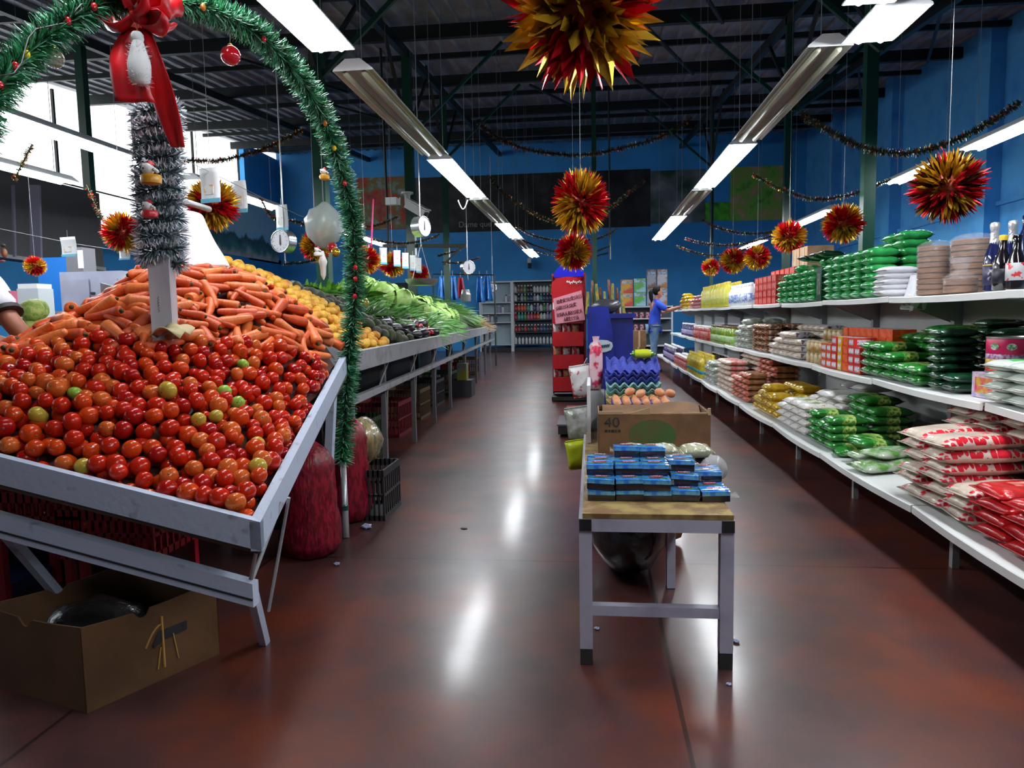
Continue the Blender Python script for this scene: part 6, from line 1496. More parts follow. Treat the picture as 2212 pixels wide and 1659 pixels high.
loopb([(300, 40, D_), (340, 45, D_ - .04), (365, 45, D_ - .04), (352, 68, D_ - .02), (320, 58, D_), (302, 44, D_)], .08, 'bow_loop')
MB().ball(at(302, 38, D_ - .04), (.025, .04, .022), 12, 8, 0, fn=lambda d: 1 + .1 * math.sin(9 * d.x)).build('knot', M_bow, bw, 'all')
tas = thing('white_tassel', 'fluffy white bottle shaped tassel hanging in front of the red bow', 'ornament', at(300, 130, D_ - .06))
pc = at(300, 130, D_ - .06); k_ = D_ / FPX
MB().lathe([(r * k_, -z * k_) for r, z in ((8, 52), (19, 46), (23, 30), (24, 10), (20, -8), (14, -28), (11, -40))][::1], 16, c=pc).build('tassel_body', mat('white_fluff', (.85, .85, .85), .7), tas, True)
fl = MB(); fl.keepn = True; brush(fl, [pc + Vector((0, 0, -.075)), pc + Vector((0, 0, .04))], 6000, .036, .0012, (1,), rg, .5); fl.build('fluff', mat('white_fluff', (.85, .85, .85), .7), tas)
MB().lathe([(.017, .06), (.02, .066), (.02, .082), (.014, .09)], 14, c=pc).build('collar', mat('white_fluff', (.85, .85, .85), .7), tas, True)
MB().tube([pc + Vector((0, 0, .085)), at(296, 50, D_ - .05)], .003, 5).build('cord', mat('orange_cord', (.6, .12, .03), .5), tas)
# baubles hanging from the arch
def bauble(px_, py_, Y, rpx, m, label, top=None):
    c = at(px_, py_, Y); r = rpx / FPX * Y; t = thing('hanging_bauble', label, 'bauble', c)
    MB().ball(c, r, 22, 14).build('glass_ball', m, t, 'all')
    MB().lathe([(r * .22, r * .94), (r * .22, r * 1.14), (r * .1, r * 1.2)], 10, c=c).build('gold_cap', mat('gold_foil', (.75, .45, .06), .25, metal=.9), t, True)
    tp = at(px_, top if top else py_ - rpx * 3, Y); MB().tube([c + Vector((0, 0, r * 1.2)), tp], .0012, 4).build('thread', M_wire, t)
M_clrb = mat('clear_gold_glass', (.55, .52, .35), .08, alpha=.45, coat=1.0, metal=.3)
bauble(117, 126, 2.25, 21, M_clrb, 'clear gold bauble hanging from the left arm of the arch', 80)
bauble(498, 120, 2.77, 21, mat('red_glass', (.60, .008, .02), .08, coat=1.0, alpha=.9), 'shiny red bauble hanging from the right arm of the arch', 42)
M_goldb = mat('gold_glass', (.7, .42, .05), .12, metal=.7)
bauble(785, 655, 5.2, 13, mat('olive_glass', (.25, .25, .03), .1, coat=1), 'olive gold bauble hanging in front of the avocados', 600)
bauble(725, 545, 5.5, 10, M_goldb, 'small gold bauble below the hanging white bag', 505)
bauble(718, 535, 5.6, 11, mat('red_glass', (.60, .008, .02), .08, coat=1.0, alpha=.9), 'small red and silver bauble beside the gold one', 500)
# little hanging figure ornaments on the column and arch (plain bears / bells)
def figure(px_, py_, Y, s, label, m1):
    c = at(px_, py_, Y); k = Y / FPX * s; t = thing('hanging_ornament', label, 'ornament', c)
    MB().lathe([(k * .4, -k * 1.0), (k * .95, -k * .85), (k * 1.05, -k * .3), (k * .9, 0)], 14, c=c).build('basket', m1, t, True)
    h = MB(); h.ball(c + Vector((-k * .15, -k * .2, k * .55)), k * .62, 12, 8)
    h.build('head', mat('white_plush', (.75, .72, .70), .6), t, 'all')
    for q in (-.55, .25): MB().ball(c + Vector((-k * .15 + q * k, -k * .1, k * 1.0)), k * .2, 8, 6).build('ear', mat('white_plush', (.75, .72, .70), .6), t, 'all')
    MB().ball(c + Vector((-k * .3, -k * .8, k * .55)), k * .1, 6, 5).build('nose', M_tdirt, t, 'all')
    MB().lathe([(k * .5, k * .95), (k * .35, k * 1.2), (k * .05, k * 1.5)], 10, c=c).build('red_hat', mat('hat_red', (.5, .02, .03), .6), t, True)
    for q in (.75, 1.05): MB().ball(c + Vector((k * q * .8, -k * .3, k * (.9 - q * .6))), k * .22, 8, 6).build('paw', mat('white_plush', (.75, .72, .70), .6), t, 'all')
figure(326, 378, 2.58, 22, 'white bear ornament in a golden yellow basket hanging on the snowy garland', mat('amber_plastic', (.70, .33, .02), .3))
figure(323, 455, 2.58, 17, 'ornament with a red basket hanging lower on the snowy garland', mat('basket_red', (.55, .02, .03), .3))
figure(701, 378, 3.4, 11, 'small white figure ornament hanging on the right arm of the arch', mat('amber_plastic', (.70, .33, .02), .3))
figure(687, 545, 4.6, 9, 'slim white figure ornament in front of the round scale and avocados', mat('white_plush', (.75, .72, .70), .6))
# tinsel balls ----------------------------------------------------------------
M_fr = mat('red_foil', (.70, .010, .02), .26, metal=.6); M_fg = mat('gold_foil_strip', (.80, .45, .03), .26, metal=.6); M_fd = mat('dark_foil', (.08, .02, .01), .25, metal=.85)
def tinsel(seed, dark=0.0, num=620, wid=1.0):
    r = random.Random(seed); mb = MB(); mb.keepn = True
    ph = [r.uniform(0, 6) for _ in range(3)]
    for i in range(num):
        z = 1 - 2 * (i + .5) / num; a = i * 2.39996; s_ = math.sqrt(1 - z * z)
        d = Vector((s_ * math.cos(a), s_ * math.sin(a), z)); d = (d + Vector((r.gauss(0, .12), r.gauss(0, .12), r.gauss(0, .12)))).normalized()
        l = r.uniform(.9, 1.06) if wid == 1 else r.uniform(.72, 1.08); w_ = r.uniform(.04, .075) * wid
        t1 = d.cross(Vector((r.uniform(-1, 1), r.uniform(-1, 1), r.uniform(-1, 1)))).normalized(); t2 = d.cross(t1)
        k = 0 if math.sin(3.1 * d.z + ph[0] + 1.6 * math.sin(2 * a_ if (a_ := math.atan2(d.y, d.x)) else 0)) + .5 * math.sin(2 * a_ + ph[1]) > 0.05 else 1
        if r.random() < dark: k = 2
        b0 = d * .25; m_ = d * l * .72; tip = d * l; lift = t2 * .03
        mb.add([b0, m_ - t1 * w_, tip - lift * .3, m_ + t1 * w_, m_ + lift], [(0, 1, 4), (1, 2, 4), (2, 3, 4), (3, 0, 4)], k)
    return mb.mesh('foil_fringe', [M_fr, M_fg, M_fd])
TBM = [tinsel(i) for i in range(4)]; TBD = tinsel(9, .35); TBH = tinsel(2, .06, 380, 1.75)
M_black = mat('foil_core', (.22, .03, .01), .35, metal=.6)
def tball(px_, py_, Y, rpx, label, k=0, dark=False, hang=True, sz=1.0, me=None):
    c = at(px_, py_, Y); r = rpx / FPX * Y * .97
    t = thing('tinsel_ball', label, 'tinsel ball', c, (R.uniform(-.3, .3), R.uniform(-.3, .3), R.uniform(0, 6)))
    o = put('foil_fringe', me or (TBD if dark else TBM[k]), t, False); o.scale = (r, r, r * sz)
    co = put('core', MB().ball((0, 0, 0), r * .5, 10, 7).mesh('core', M_black, 'all'), t, False)
    zt2 = min(roofz(c.y) - .1, c.z + 3.5)
    h = MB().tube([(0, 0, r * .5), (0, 0, zt2 - c.z)], .0018, 4).build('hanging_thread', M_wire, None); h.parent = t; h.rotation_euler = t.rotation_euler.to_matrix().inverted().to_euler()
    return t
tball(1258, 22, 1.95, 178, 'huge red and gold tinsel ball close to the camera at the top middle', 0, sz=.95, me=TBH)
tball(1254, 438, 4.9, 66, 'red and gold tinsel ball directly below the huge one, over the aisle', 1, sz=1.15)
tball(1239, 545, 7.2, 44, 'gold and red tinsel ball just above the red snack rack', 2)
tball(2047, 404, 4.35, 77, 'large dark red tinsel ball high over the brown wrapped packs', 0, True)
tball(1821, 483, 7.2, 45, 'red and gold tinsel ball before the right green post', 3)
tball(1705, 512, 8.5, 38, 'mostly gold tinsel ball above the tan cartons', 2)
tball(1636, 556, 10.4, 30, 'gold and red tinsel ball, third from the back on the grocery side', 1)
tball(1583, 563, 11.8, 30, 'gold tinsel ball with red rim, second from the back on the grocery side', 0)
tball(1535, 577, 14.9, 21, 'smallest tinsel ball on the grocery side, farthest back', 3)
tball(265, 502, 6.1, 50, 'red and gold tinsel ball left of the snowy column', 1)
tball(458, 442, 5.0, 64, 'red and gold tinsel ball behind the white sheet and price cards', 3)
tball(682, 532, 7.3, 38, 'tinsel ball half hidden behind the hanging white bag', 0)
tball(790, 562, 8.9, 36, 'gold tinsel ball just right of the green garland pole', 2)
tball(848, 572, 10.2, 31, 'red tipped tinsel ball left of the scale pan', 3)
tball(906, 592, 11.5, 24, 'tinsel ball partly inside the scale frame', 1)
tball(76, 575, 7.0, 26, 'tinsel ball below the dark stall hood at far left', 0)
# tinsel chains -----------------------------------------------------------------
M_td = mat('dark_tinsel', (.012, .016, .012), .3, metal=.5); M_tr = mat('red_tinsel', (.4, .015, .015), .25, metal=.6); M_tg = mat('gold_tinsel', (.5, .30, .04), .25, metal=.7); M_tgr = mat('green_tinsel', (.01, .09, .03), .3, metal=.4)
def chain(pts, Y0, Y1, label, rad=.03, wts=(.66, .11, .12, .11), per=900):
    n = len(pts); P = [at(x_, y_, Y0 + (Y1 - Y0) * i / (n - 1)) for i, (x_, y_) in enumerate(pts)]
    path = resample(P, .05); mb = MB(); mb.keepn = True
    mb.tube(path, .006, 5, 0)
    brush(mb, path, per, rad, .0045, wts, rg, .4)
    return one(mb, 'hanging_garland', [M_td, M_tr, M_tg, M_tgr], label, 'tinsel garland')
chain([(1032, 258), (1045, 275), (1085, 302), (1150, 325), (1265, 334), (1400, 305), (1460, 278), (1502, 248)], 8.0, 8.0, 'dark tinsel garland swagged across the roof above the middle tinsel balls', .035)
chain([(1058, 382), (1080, 410), (1130, 447), (1190, 478), (1250, 482), (1310, 455), (1360, 415), (1395, 388)], 10.0, 10.0, 'dark tinsel garland swagged in front of the grey landscape banner', .035)
chain([(1112, 488), (1150, 508), (1200, 519), (1262, 520), (1310, 508), (1334, 492)], 13.2, 13.2, 'tinsel garland just under the banner on the blue back wall', .03)
chain([(1120, 515), (1155, 530), (1205, 545), (1270, 547), (1322, 530)], 15.8, 15.8, 'tinsel garland hanging low across the middle of the back wall', .03)
chain([(1150, 540), (1200, 553), (1270, 556), (1318, 545)], 17.8, 17.8, 'lowest tinsel garland in the middle of the back wall', .03)
chain([(1735, 240), (1745, 258), (1800, 288), (1875, 322), (1960, 331), (2040, 312), (2125, 272), (2215, 212)], 5.6, 5.2, 'long dark tinsel garland hanging by the right wall above the large dark ball', .032, (.84, .05, .06, .05), 1300)
chain([(1625, 376), (1680, 405), (1755, 430), (1830, 422), (1880, 405), (1925, 388)], 9.0, 8.6, 'tinsel garland before the garden picture and the green posts', .035)
chain([(1518, 474), (1545, 490), (1590, 502), (1640, 505), (1690, 497)], 11.2, 10.8, 'tinsel garland right below the green fruit picture', .03)
chain([(1480, 515), (1510, 524), (1560, 530), (1620, 524), (1670, 508)], 13.0, 12.6, 'tinsel garland above the row of small tinsel balls', .03)
chain([(1460, 531), (1500, 545), (1540, 552), (1590, 546), (1625, 530)], 15.0, 14.6, 'tinsel garland ending behind the smallest tinsel balls', .03)
chain([(375, 345), (420, 347), (480, 346), (560, 325), (620, 298), (658, 278)], 7.0, 7.0, 'red and gold tinsel garland strung from the snowy column to the arch', .032, (.45, .22, .25, .08))
chain([(188, 402), (200, 430), (222, 475), (245, 490)], 6.6, 6.6, 'tinsel garland dropping along the end of the dark stall hood', .03, (.4, .2, .3, .1))
chain([(562, 428), (580, 460), (600, 475), (640, 478), (668, 492)], 7.0, 7.2, 'tinsel garland looping behind the round dial scale', .025, (.45, .2, .2, .15))
chain([(800, 518), (840, 524), (885, 525), (930, 515), (955, 503)], 10.4, 10.4, 'tinsel garland crossing behind the security camera post', .028, (.6, .14, .1, .16))
chain([(945, 553), (975, 545), (1000, 538)], 13.0, 13.0, 'short tinsel garland on the post behind the lettuces', .028, (.5, .2, .2, .1))
chain([(955, 566), (990, 568), (1037, 557)], 14.6, 14.6, 'low tinsel garland by the small dial scale', .028, (.6, .14, .1, .16))
chain([(780, 492), (820, 485), (860, 468)], 11.6, 11.6, 'tinsel garland under the red produce banner', .03, (.5, .1, .25, .15))
chain([(30, 390), (55, 340), (72, 308)], 6.2, 6.2, 'pale tinsel strand by the daylight opening at far left', .03, (.3, .2, .3, .2))
chain([(612, 570), (650, 568), (685, 560)], 6.6, 6.6, 'thin green tinsel strand above the yellow fruit', .02, (.7, .05, .05, .2))

# ================================================================== HANGING CARDS, SCALES, CAMERA
M_card = mat('white_card', (.80, .82, .84), .5); M_cpic = mat('card_picture', (.70, .35, .12), .5, col2=(.75, .78, .75), vscale=30, lo=.4, hi=.55); M_ccy = mat('card_blue_edge', (.15, .50, .68), .5)
def card(px_, py_, Y, w_, h_, label, yaw=0.0):
    c = at(px_, py_, Y); W2, H2 = w_ / FPX * Y * 1.12, h_ / FPX * Y
    t = thing('price_card', label, 'price card', c, (0, 0, yaw))
    MB().grid(lambda u, v: Vector(((u - .5) * W2, .012 * math.sin(v * 2.5), (.5 - v) * H2)), 3, 6).build('sheet', M_card, t, 'all', world=False).modifiers.new('s', 'SOLIDIFY').thickness = .002
    MB().box((-W2 * .1, -.004 + .012 * math.sin(.6 * 2.5) , -H2 * .12), (W2 * .5, .004, H2 * .28)).build('picture', M_cpic, t, world=False)
    MB().box((0, .004, -H2 * .44), (W2, .006, H2 * .12)).build('blue_edge', M_ccy, t, world=False)
    MB().tube([(0, 0, H2 * .5), (0, 0, H2 * .5 + .06)], .002, 4).build('clip', M_rod, t, world=False)
card(147, 533, 6.0, 40, 44, 'white price card hanging before the dark stall hood', -.2)
card(267, 545, 6.2, 27, 34, 'white price card below the tinsel ball left of the column', -.2)
card(452, 400, 4.6, 48, 76, 'large white price card right of the snowy column', -.25)
card(516, 425, 5.2, 36, 70, 'white price card second right of the snowy column', -.25)
card(608, 470, 6.6, 27, 56, 'greenish price card above the round dial scale', -.2)
card(777, 505, 7.6, 16, 44, 'narrow price card at the gold ball beside the garland pole', .5)
for i, x_ in enumerate((828, 858, 876, 892, 905)): card(x_, 553 + i * 5, 9.0 + i * .5, 15 - i, 36 - i, 'narrow price card in the string behind the scale post, %s from the pole' % ORD[i + 1], .6)
a, b_ = at(380, 336, 4.2), at(780, 512, 8.2)
tag(MB().tube([a, a.lerp(b_, .5) + Vector((0, 0, -.05)), b_], .002, 4).build('card_wire', M_wire), 'thin wire carrying the price cards along the produce counter', 'wire')
a, b_ = at(-40, 486, 5.6), at(330, 552, 6.6)
tag(MB().tube([a, a.lerp(b_, .5) + Vector((0, 0, -.02)), b_], .002, 4).build('card_wire', M_wire), 'thin wire carrying the cards in front of the dark stall hood', 'wire')
# big white sheet leaning behind the column
sh = MB(); q0, q1, q2, q3 = at(388, 452, 3.2), at(440, 470, 3.5), at(498, 582, 3.55), at(400, 572, 3.2)
sh.grid(lambda u, v: (q0.lerp(q1, u)).lerp(q3.lerp(q2, u), v) + Vector((0, .05 * math.sin(PI * u) * (1 - v), .012 * math.sin(v * 5 + u * 3))), 10, 12)
o = one(sh, 'white_sheet', mat('white_plastic_sheet', (.82, .82, .86), .4), 'white plastic sheet standing behind the snowy column on top of the carrots', 'sheet', smooth='all'); o.modifiers.new('s', 'SOLIDIFY').thickness = .003
a, b_ = at(388, 432, 3.6), at(452, 452, 3.9)
tag(MB().tube([a, b_], .016, 10).build('hanging_tube', mat('grey_tube_paint', (.42, .43, .44), .4), None, 'all'), 'short grey tube sticking out beside the snowy column', 'tube')
# dial scales
M_chr = mat('chrome_rim', (.72, .73, .75), .2, metal=.9); M_dial = mat('dial_face', (.74, .74, .80), .4)
def scale(px_, py_, Y, rpx, yaw, label, pan=None):
    c = at(px_, py_, Y); r = rpx / FPX * Y; t = thing('dial_scale', label, 'scale', c, (0, 0, yaw))
    RX = Matrix.Rotation(PI / 2, 3, 'X')
    MB().lathe([(.001, -.05), (r, -.05), (r, .05), (r * .9, .055)], 32, M=RX).build('drum', M_chr, t, True, world=False)
    dl_ = MB().lathe([(.001, .056), (r * .9, .056), (r * .9, .058), (.001, .0585)], 32, M=RX).build('dial', M_dial, t, False, world=False)
    rim = MB(); n = 40
    rim.tube([(r * .95 * math.cos(2 * PI * i / n), -.056, r * .95 * math.sin(2 * PI * i / n)) for i in range(n + 1)], r * .07, 6, cap=False); rim.build('rim', M_chr, t, 'all', world=False)
    MB().prism([(-r * .03, -.06, r * .55), (r * .03, -.06, r * .55), (r * .08, -.06, -r * .25), (0, -.06, -r * .4), (-r * .08, -.06, -r * .25)], (0, -.003, 0)).build('pointer', M_tdirt, dl_, world=False)
    tk = MB()
    for i in range(12): a = 2 * PI * i / 12; tk.box((r * .72 * math.sin(a), -.0595, r * .72 * math.cos(a)), (.004, .002, r * .1), Matrix.Rotation(a, 3, 'Y'))
    tk.build('tick_mark', mat('dial_ink', (.15, .12, .2), .5), dl_, world=False)
    zt3 = roofz(c.y) - c.z - .15
    MB().tube([(0, 0, r), (0, 0, min(zt3, 3.2))], .006, 6).build('hanging_rod', M_rod, t, world=False)
    MB().tube([(0, 0, -r), (0, 0, -r - .07), (.012, 0, -r - .085), (0, 0, -r - .1)], .005, 6).build('hook', M_rod, t, world=False)
    if pan:
        pz = at(px_, pan, Y).z - c.z; pr = pan_r
        p_ = MB(); p_.lathe([(pr * .75, pz - .07), (pr * .95, pz - .03), (pr, pz), (pr * .97, pz), (pr * .72, pz - .06)], 28); p_.build('pan', mat('dull_steel_pan', (.30, .30, .31), .4, metal=.6), t, True, world=False)
        for s_ in (-1, 1): MB().tube([(s_ * pr * .9, 0, pz), (0, 0, -r - .08)], .003, 5).build('pan_wire', M_rod, t, world=False)
scale(614, 522, 6.6, 25, -.25, 'round white dial scale hanging above the yellow fruit')
pan_r = .19
scale(908, 490, 8.2, 22, 1.15, 'round scale seen from the side below the security camera, with a wide steel pan', 603)
scale(1010, 578, 13.0, 15, .6, 'small dial scale by the post behind the lettuces')
scale(1064, 622, 18.0, 10, 0, 'far small dial scale in front of the bare white shelf')
pc_ = at(1006, 640, 13.0); tag(MB().lathe([(.05, -.10), (.09, -.09), (.1, .03), (.085, .04), (.07, .12)], 12, c=pc_).build('scale_bucket', mat('dull_steel_pan', (.3, .3, .31), .4, metal=.6), None, True), 'grey steel scale bucket hanging over the dark herb bunches', 'bucket')
# security camera on post
c = at(897, 440, 11.9); sc_t = thing('security_camera', 'white security camera pointing down on the second green post', 'security camera', c)
MB().lathe([(.10, .14), (.10, .17), (.05, .12), (.045, -.02)], 14, c=c + Vector((-.13, 0, .02))).build('mount', mat('camera_white', (.60, .61, .60), .4), sc_t, True)
hs_ = MB().beam(c + Vector((-.13, 0, .0)), c + Vector((.20, -.12, -.20)), .13, .13).build('housing', mat('camera_white', (.60, .61, .60), .4), sc_t)
MB().beam(c + Vector((-.11, 0, .08)), c + Vector((.25, -.14, -.13)), .16, .02).build('sun_shield', mat('camera_white', (.60, .61, .60), .4), sc_t)
MB().lathe([(.05, 0), (.045, .01)], 12, c=c + Vector((.21, -.125, -.205)), M=Matrix.Rotation(2.2, 3, 'Y')).build('lens', M_tdirt, hs_)
c = at(846, 435, 11.0); t = thing('hanging_box', 'small white box hanging from the roof left of the security camera', 'box', c)
MB().box(c, (.17, .1, .11)).build('case', M_white, t); MB().tube([c + Vector((0, 0, .05)), Vector((c.x, c.y, roofz(c.y) - .1))], .004, 5).build('cable', M_wire, t); MB().prism([c + Vector((.09, 0, .03)), c + Vector((.14, 0, .06)), c + Vector((.13, 0, -.06)), c + Vector((.09, 0, -.05))], (0, .01, 0)).build('tag_strip', M_white, t)
# transparent bag with dried herbs hanging before the post
c = at(700, 487, 5.6); t = thing('hanging_plastic_bag', 'large translucent bag hanging beside the garland pole above the avocados', 'plastic bag', c)
MB().ball(c, (.15, .12, .17), 16, 12, 0, fn=lambda d: 1 + .10 * math.sin(6 * d.x + 4 * d.z) * math.sin(5 * d.z)).build('bag_film', mat('pale_film', (.55, .62, .58), .25, alpha=.62, bump=.7, bscale=14), t, 'all')
MB().ball(c + Vector((.03, 0, -.04)), (.06, .05, .08), 10, 8, 0, fn=lambda d: 1 + .2 * math.sin(9 * d.x) * math.sin(8 * d.z)).build('bag_contents', mat('straw_contents', (.25, .17, .04), .7), t, 'all')
MB().tube([c + Vector((0, 0, .15)), Vector((c.x, c.y, 3.2))], .003, 5).build('string', M_wire, t)
c = at(698, 575, 4.7); tag(MB().lathe([(.003, -.09), (.018, -.06), (.022, 0), (.03, .03), (.015, .07), (.008, .1)], 10, c=c).build('white_icicle', mat('white_plush', (.75, .72, .70), .6), None, True), 'white icicle ornament hanging before the second green post', 'ornament')
a = at(806, 430, 9.5); b_ = at(802, 530, 9.5)
tag(MB().tube([a, b_], .012, 5).build('hanging_ribbon', mat('pink_ribbon', (.65, .04, .18), .4)), 'thin pink ribbon hanging before the red produce banner', 'ribbon')
# crossbar rail with brackets at the back of the counter
a, b_ = at(826, 531, 12.2), at(1008, 531, 12.2)
rl_ = thing('hanging_rail', 'dark horizontal rail with brackets across the two thin posts', 'rail', (a + b_) / 2)
MB().beam(a, b_, .06, .06).build('bar', M_steel, rl_)
for f in (.12, .72): m_ = a.lerp(b_, f); MB().beam(m_ + Vector((.35, 0, 0)), m_ + Vector((.0, 0, -.32)), .03, .03).build('bracket', M_steel, rl_)
for px_ in (834, 1316, 1533): 
    a = at(px_, 470, 12.2 if px_ == 834 else 16); p0 = Vector((a.x, a.y, roofz(a.y) - .1)); p1 = at(px_ + (2 if px_ != 834 else 8), 560 if px_ != 834 else 590, a.y)
    tag(MB().tube([p0, p1], .022, 6).build('hanging_pipe', M_steel), 'thin dark pipe hanging from the roof %s' % {834: 'left of the security camera', 1316: 'right of the middle tinsel balls', 1533: 'above the smallest tinsel ball'}[px_], 'pipe')
# ================================================================== BACK OF THE SHOP
M_frame = mat('white_rack_frame', (.72, .75, .76), .4); M_fback = mat('rack_back_pale', (.40, .52, .58), .5); M_dshelf = mat('dark_blue_shelf', (.02, .05, .07), .4)
def back_unit(px0, px1, ptop, Y, label, levels, back, shelf_m):
    a = at(px0, ptop, Y); b_ = at(px1, ptop, Y); H = a.z
    t = thing('back_shelf', label, 'shelf unit', ((a.x + b_.x) / 2, Y, 0))
    for x in (a.x, b_.x):
        for dy in (0, .4): MB().box((x, Y + dy, H / 2), (.05, .05, H)).build('upright', M_frame, t)
    MB().box(((a.x + b_.x) / 2, Y + .43, H / 2 + .1), (b_.x - a.x, .015, H - .2)).build('back_panel', back, t)
    for z in levels: MB().box(((a.x + b_.x) / 2, Y + .2, z), (b_.x - a.x - .06, .42, .03)).build('shelf', shelf_m, t)
    MB().box(((a.x + b_.x) / 2, Y + .2, H), (b_.x - a.x + .05, .46, .04)).build('top_board', M_frame, t)
    MB().box(((a.x + b_.x) / 2, Y + .25, .06), (b_.x - a.x, .35, .12)).build('plinth', M_dark, t)
    return a.x, b_.x, H
BYY = 23.6
x0, x1, H = back_unit(1036, 1104, 610, BYY, 'pale bare shelf unit at the back wall beside the end of the counter', (.22, .95, 1.25, 1.6), M_fback, M_frame)
x2, x3, H2 = back_unit(1107, 1194, 608, BYY, 'white framed back shelf full of bottles and jars', (.22, .62, 1.02, 1.30, 1.62, 1.9), mat('rack_back_dark', (.05, .07, .08), .5), M_dshelf)
def simple_bottle(nm, r, h, cb, cc, cl):
    mb = MB(); mb.lathe([(r * .8, 0), (r, .01), (r, h * .62), (r * .5, h * .75), (r * .45, h * .86)], 10, mi=0); mb.lathe([(r * .5, h * .84), (r * .5, h), (r * .4, h)], 10, mi=1); mb.lathe([(r * 1.01, h * .15), (r * 1.02, h * .16), (r * 1.02, h * .5), (r * 1.01, h * .51)], 10, mi=2)
    return mb.mesh(nm, [cb, cc, cl], True)
cols_ = {'red': (.50, .012, .02), 'white': (.72, .74, .74), 'dark': (.02, .02, .03), 'teal': (.03, .35, .28), 'orange': (.65, .09, .02), 'navy': (.02, .04, .12), 'pink': (.55, .10, .18), 'violet': (.35, .30, .48), 'green': (.08, .28, .05), 'brown': (.25, .12, .05)}
BB = {k: simple_bottle('bottle', .045, .24, mat('bottle_' + k, c, .3), M_wcap if k != 'white' else mat('bottle_navy', cols_['navy'], .3), mat('label_' + k, tuple(min(1, x * .5 + .25) for x in c), .4, col2=c, vscale=30)) for k, c in cols_.items()}
rk_ = random.Random(21)
rows = [(1.915, ['white', 'brown', 'brown', 'green', 'dark', 'dark', 'white', 'white', 'white', 'white', 'white', 'green']), (1.635, ['white', 'dark', 'violet', 'green', 'navy', 'navy', 'violet', 'white', 'teal', 'navy', 'navy', 'dark']),
        (1.315, ['red', 'orange', 'orange', 'orange', 'teal', 'white', 'navy', 'violet', 'white', 'green', 'violet', 'white']), (1.035, ['red', 'teal', 'teal', 'green', 'pink', 'pink', 'red', 'orange', 'white', 'white', 'violet', 'violet']),
        (.635, ['red', 'red', 'dark', 'red', 'dark', 'dark', 'red', 'dark', 'navy', 'navy', 'navy', 'dark'])]
for ri, (z, ks) in enumerate(rows):
    for i, k in enumerate(ks):
        o = put('bottle', BB[k]); o.location = (x2 + .08 + (x3 - x2 - .16) * i / 11, BYY + .12, z); o.scale = (1.1, 1.1, 1.0)
        tag(o, '%s bottle on the back shelf, %s row from the top, %s from its left post' % (k, ORD[ri + 1], ORD[i + 1]), 'bottle', 'bottles on the back shelf')
for i in range(11):
    o = put('bottle', BB['white']); o.location = (x2 + .08 + (x3 - x2 - .16) * i / 10, BYY + .05, .235); o.scale = (.9, .9, 1.1)
    tag(o, 'white bottle on the lowest row of the back shelf, %s from its left post' % ORD[i + 1], 'bottle', 'bottles on the back shelf')
for i, (k, z) in enumerate((('violet', .965), ('white', .965), ('navy', .965), ('violet', 1.265), ('white', 1.265), ('white', 1.615), ('violet', 1.615))):
    o = put('bottle', BB[k]); o.location = (x0 + .25 + .12 * i, BYY + .15, z); tag(o, '%s bottle on the bare pale shelf, %s from the left' % (k, ORD[i + 1]), 'bottle', 'bottles on the bare shelf')
# right rear shelf with cereal cartons
a = at(1338, 662, 19.5); b_ = at(1452, 662, 19.5); Hs = a.z
t = thing('back_shelf', 'white rear shelf carrying tall cereal cartons behind the person in blue', 'shelf unit', ((a.x + b_.x) / 2, 19.5, 0))
for x in (a.x + .02, b_.x): MB().box((x, 19.5, Hs / 2), (.04, .04, Hs)).build('upright', M_frame, t)
for z in (.30, .70, 1.02, Hs - .02): MB().box(((a.x + b_.x) / 2, 19.7, z), (b_.x - a.x, .44, .03)).build('shelf', M_frame, t)
MB().box(((a.x + b_.x) / 2, 19.93, Hs / 2), (b_.x - a.x, .015, Hs)).build('back_panel', mat('rack_back_dark', (.05, .07, .08), .5), t)
cer = [('yellow and red', (.65, .35, .05), (.6, .05, .04)), ('green and blue', (.12, .45, .08), (.35, .62, .72)), ('grey and brown', (.35, .38, .45), (.25, .12, .06)), ('white and brown', (.55, .55, .6), (.45, .2, .08))]
for i, (nm, c1_, c2_) in enumerate(cer):
    px_ = (1354, 1382, 1407, 1430)[i]; xx = at(px_, 640, 19.6).x; w_ = (26, 26, 20, 22)[i] / FPX * 19.6
    for k in range(2):
        h_ = (56, 58, 76, 76)[i] / FPX * 19.6 / 2
        cm = mat('cereal_print_%d' % i, c1_, .4, col2=c2_, vscale=4.5, lo=.46, hi=.54)
        mb = MB(); mb.box((0, 0, h_ / 2), (w_ * .94, .16, h_ * .98)); o = mb.build('cereal_carton', cm); o.location = (xx, 19.62, Hs + h_ * k)
        tag(o, '%s cereal carton, %s of its stack on the rear shelf' % (nm, ('lower', 'upper')[k]), 'cereal carton')
        lb = MB(); lb.box((0, -.082, h_ * .8), (w_ * .8, .004, h_ * .18)); put('brand_band', lb.mesh('brand_band', mat('pale_blue_band', (.5, .6, .7), .4, col2=(.1, .2, .4), vscale=16)), o, False)
for r_, z in enumerate((1.035, .715)):
    for i in range(7):
        o = put('pink_tin', MB().lathe([(.05, 0), (.055, .01), (.055, .15), (.05, .16)], 12).mesh('pink_tin', mat('pink_tin_print', (.6, .42, .45), .4, col2=(.35, .02, .06), vscale=20, lo=.48, hi=.54), True)) if (r_, i) == (0, 0) else put('pink_tin', bpy.data.meshes['pink_tin'])
        o.location = (a.x + .13 + .155 * i, 19.6, z); tag(o, 'pink tin on the rear shelf, %s row, %s from the left' % (('upper', 'lower')[r_], ORD[i + 1]), 'tin', 'pink tins on the rear shelf')
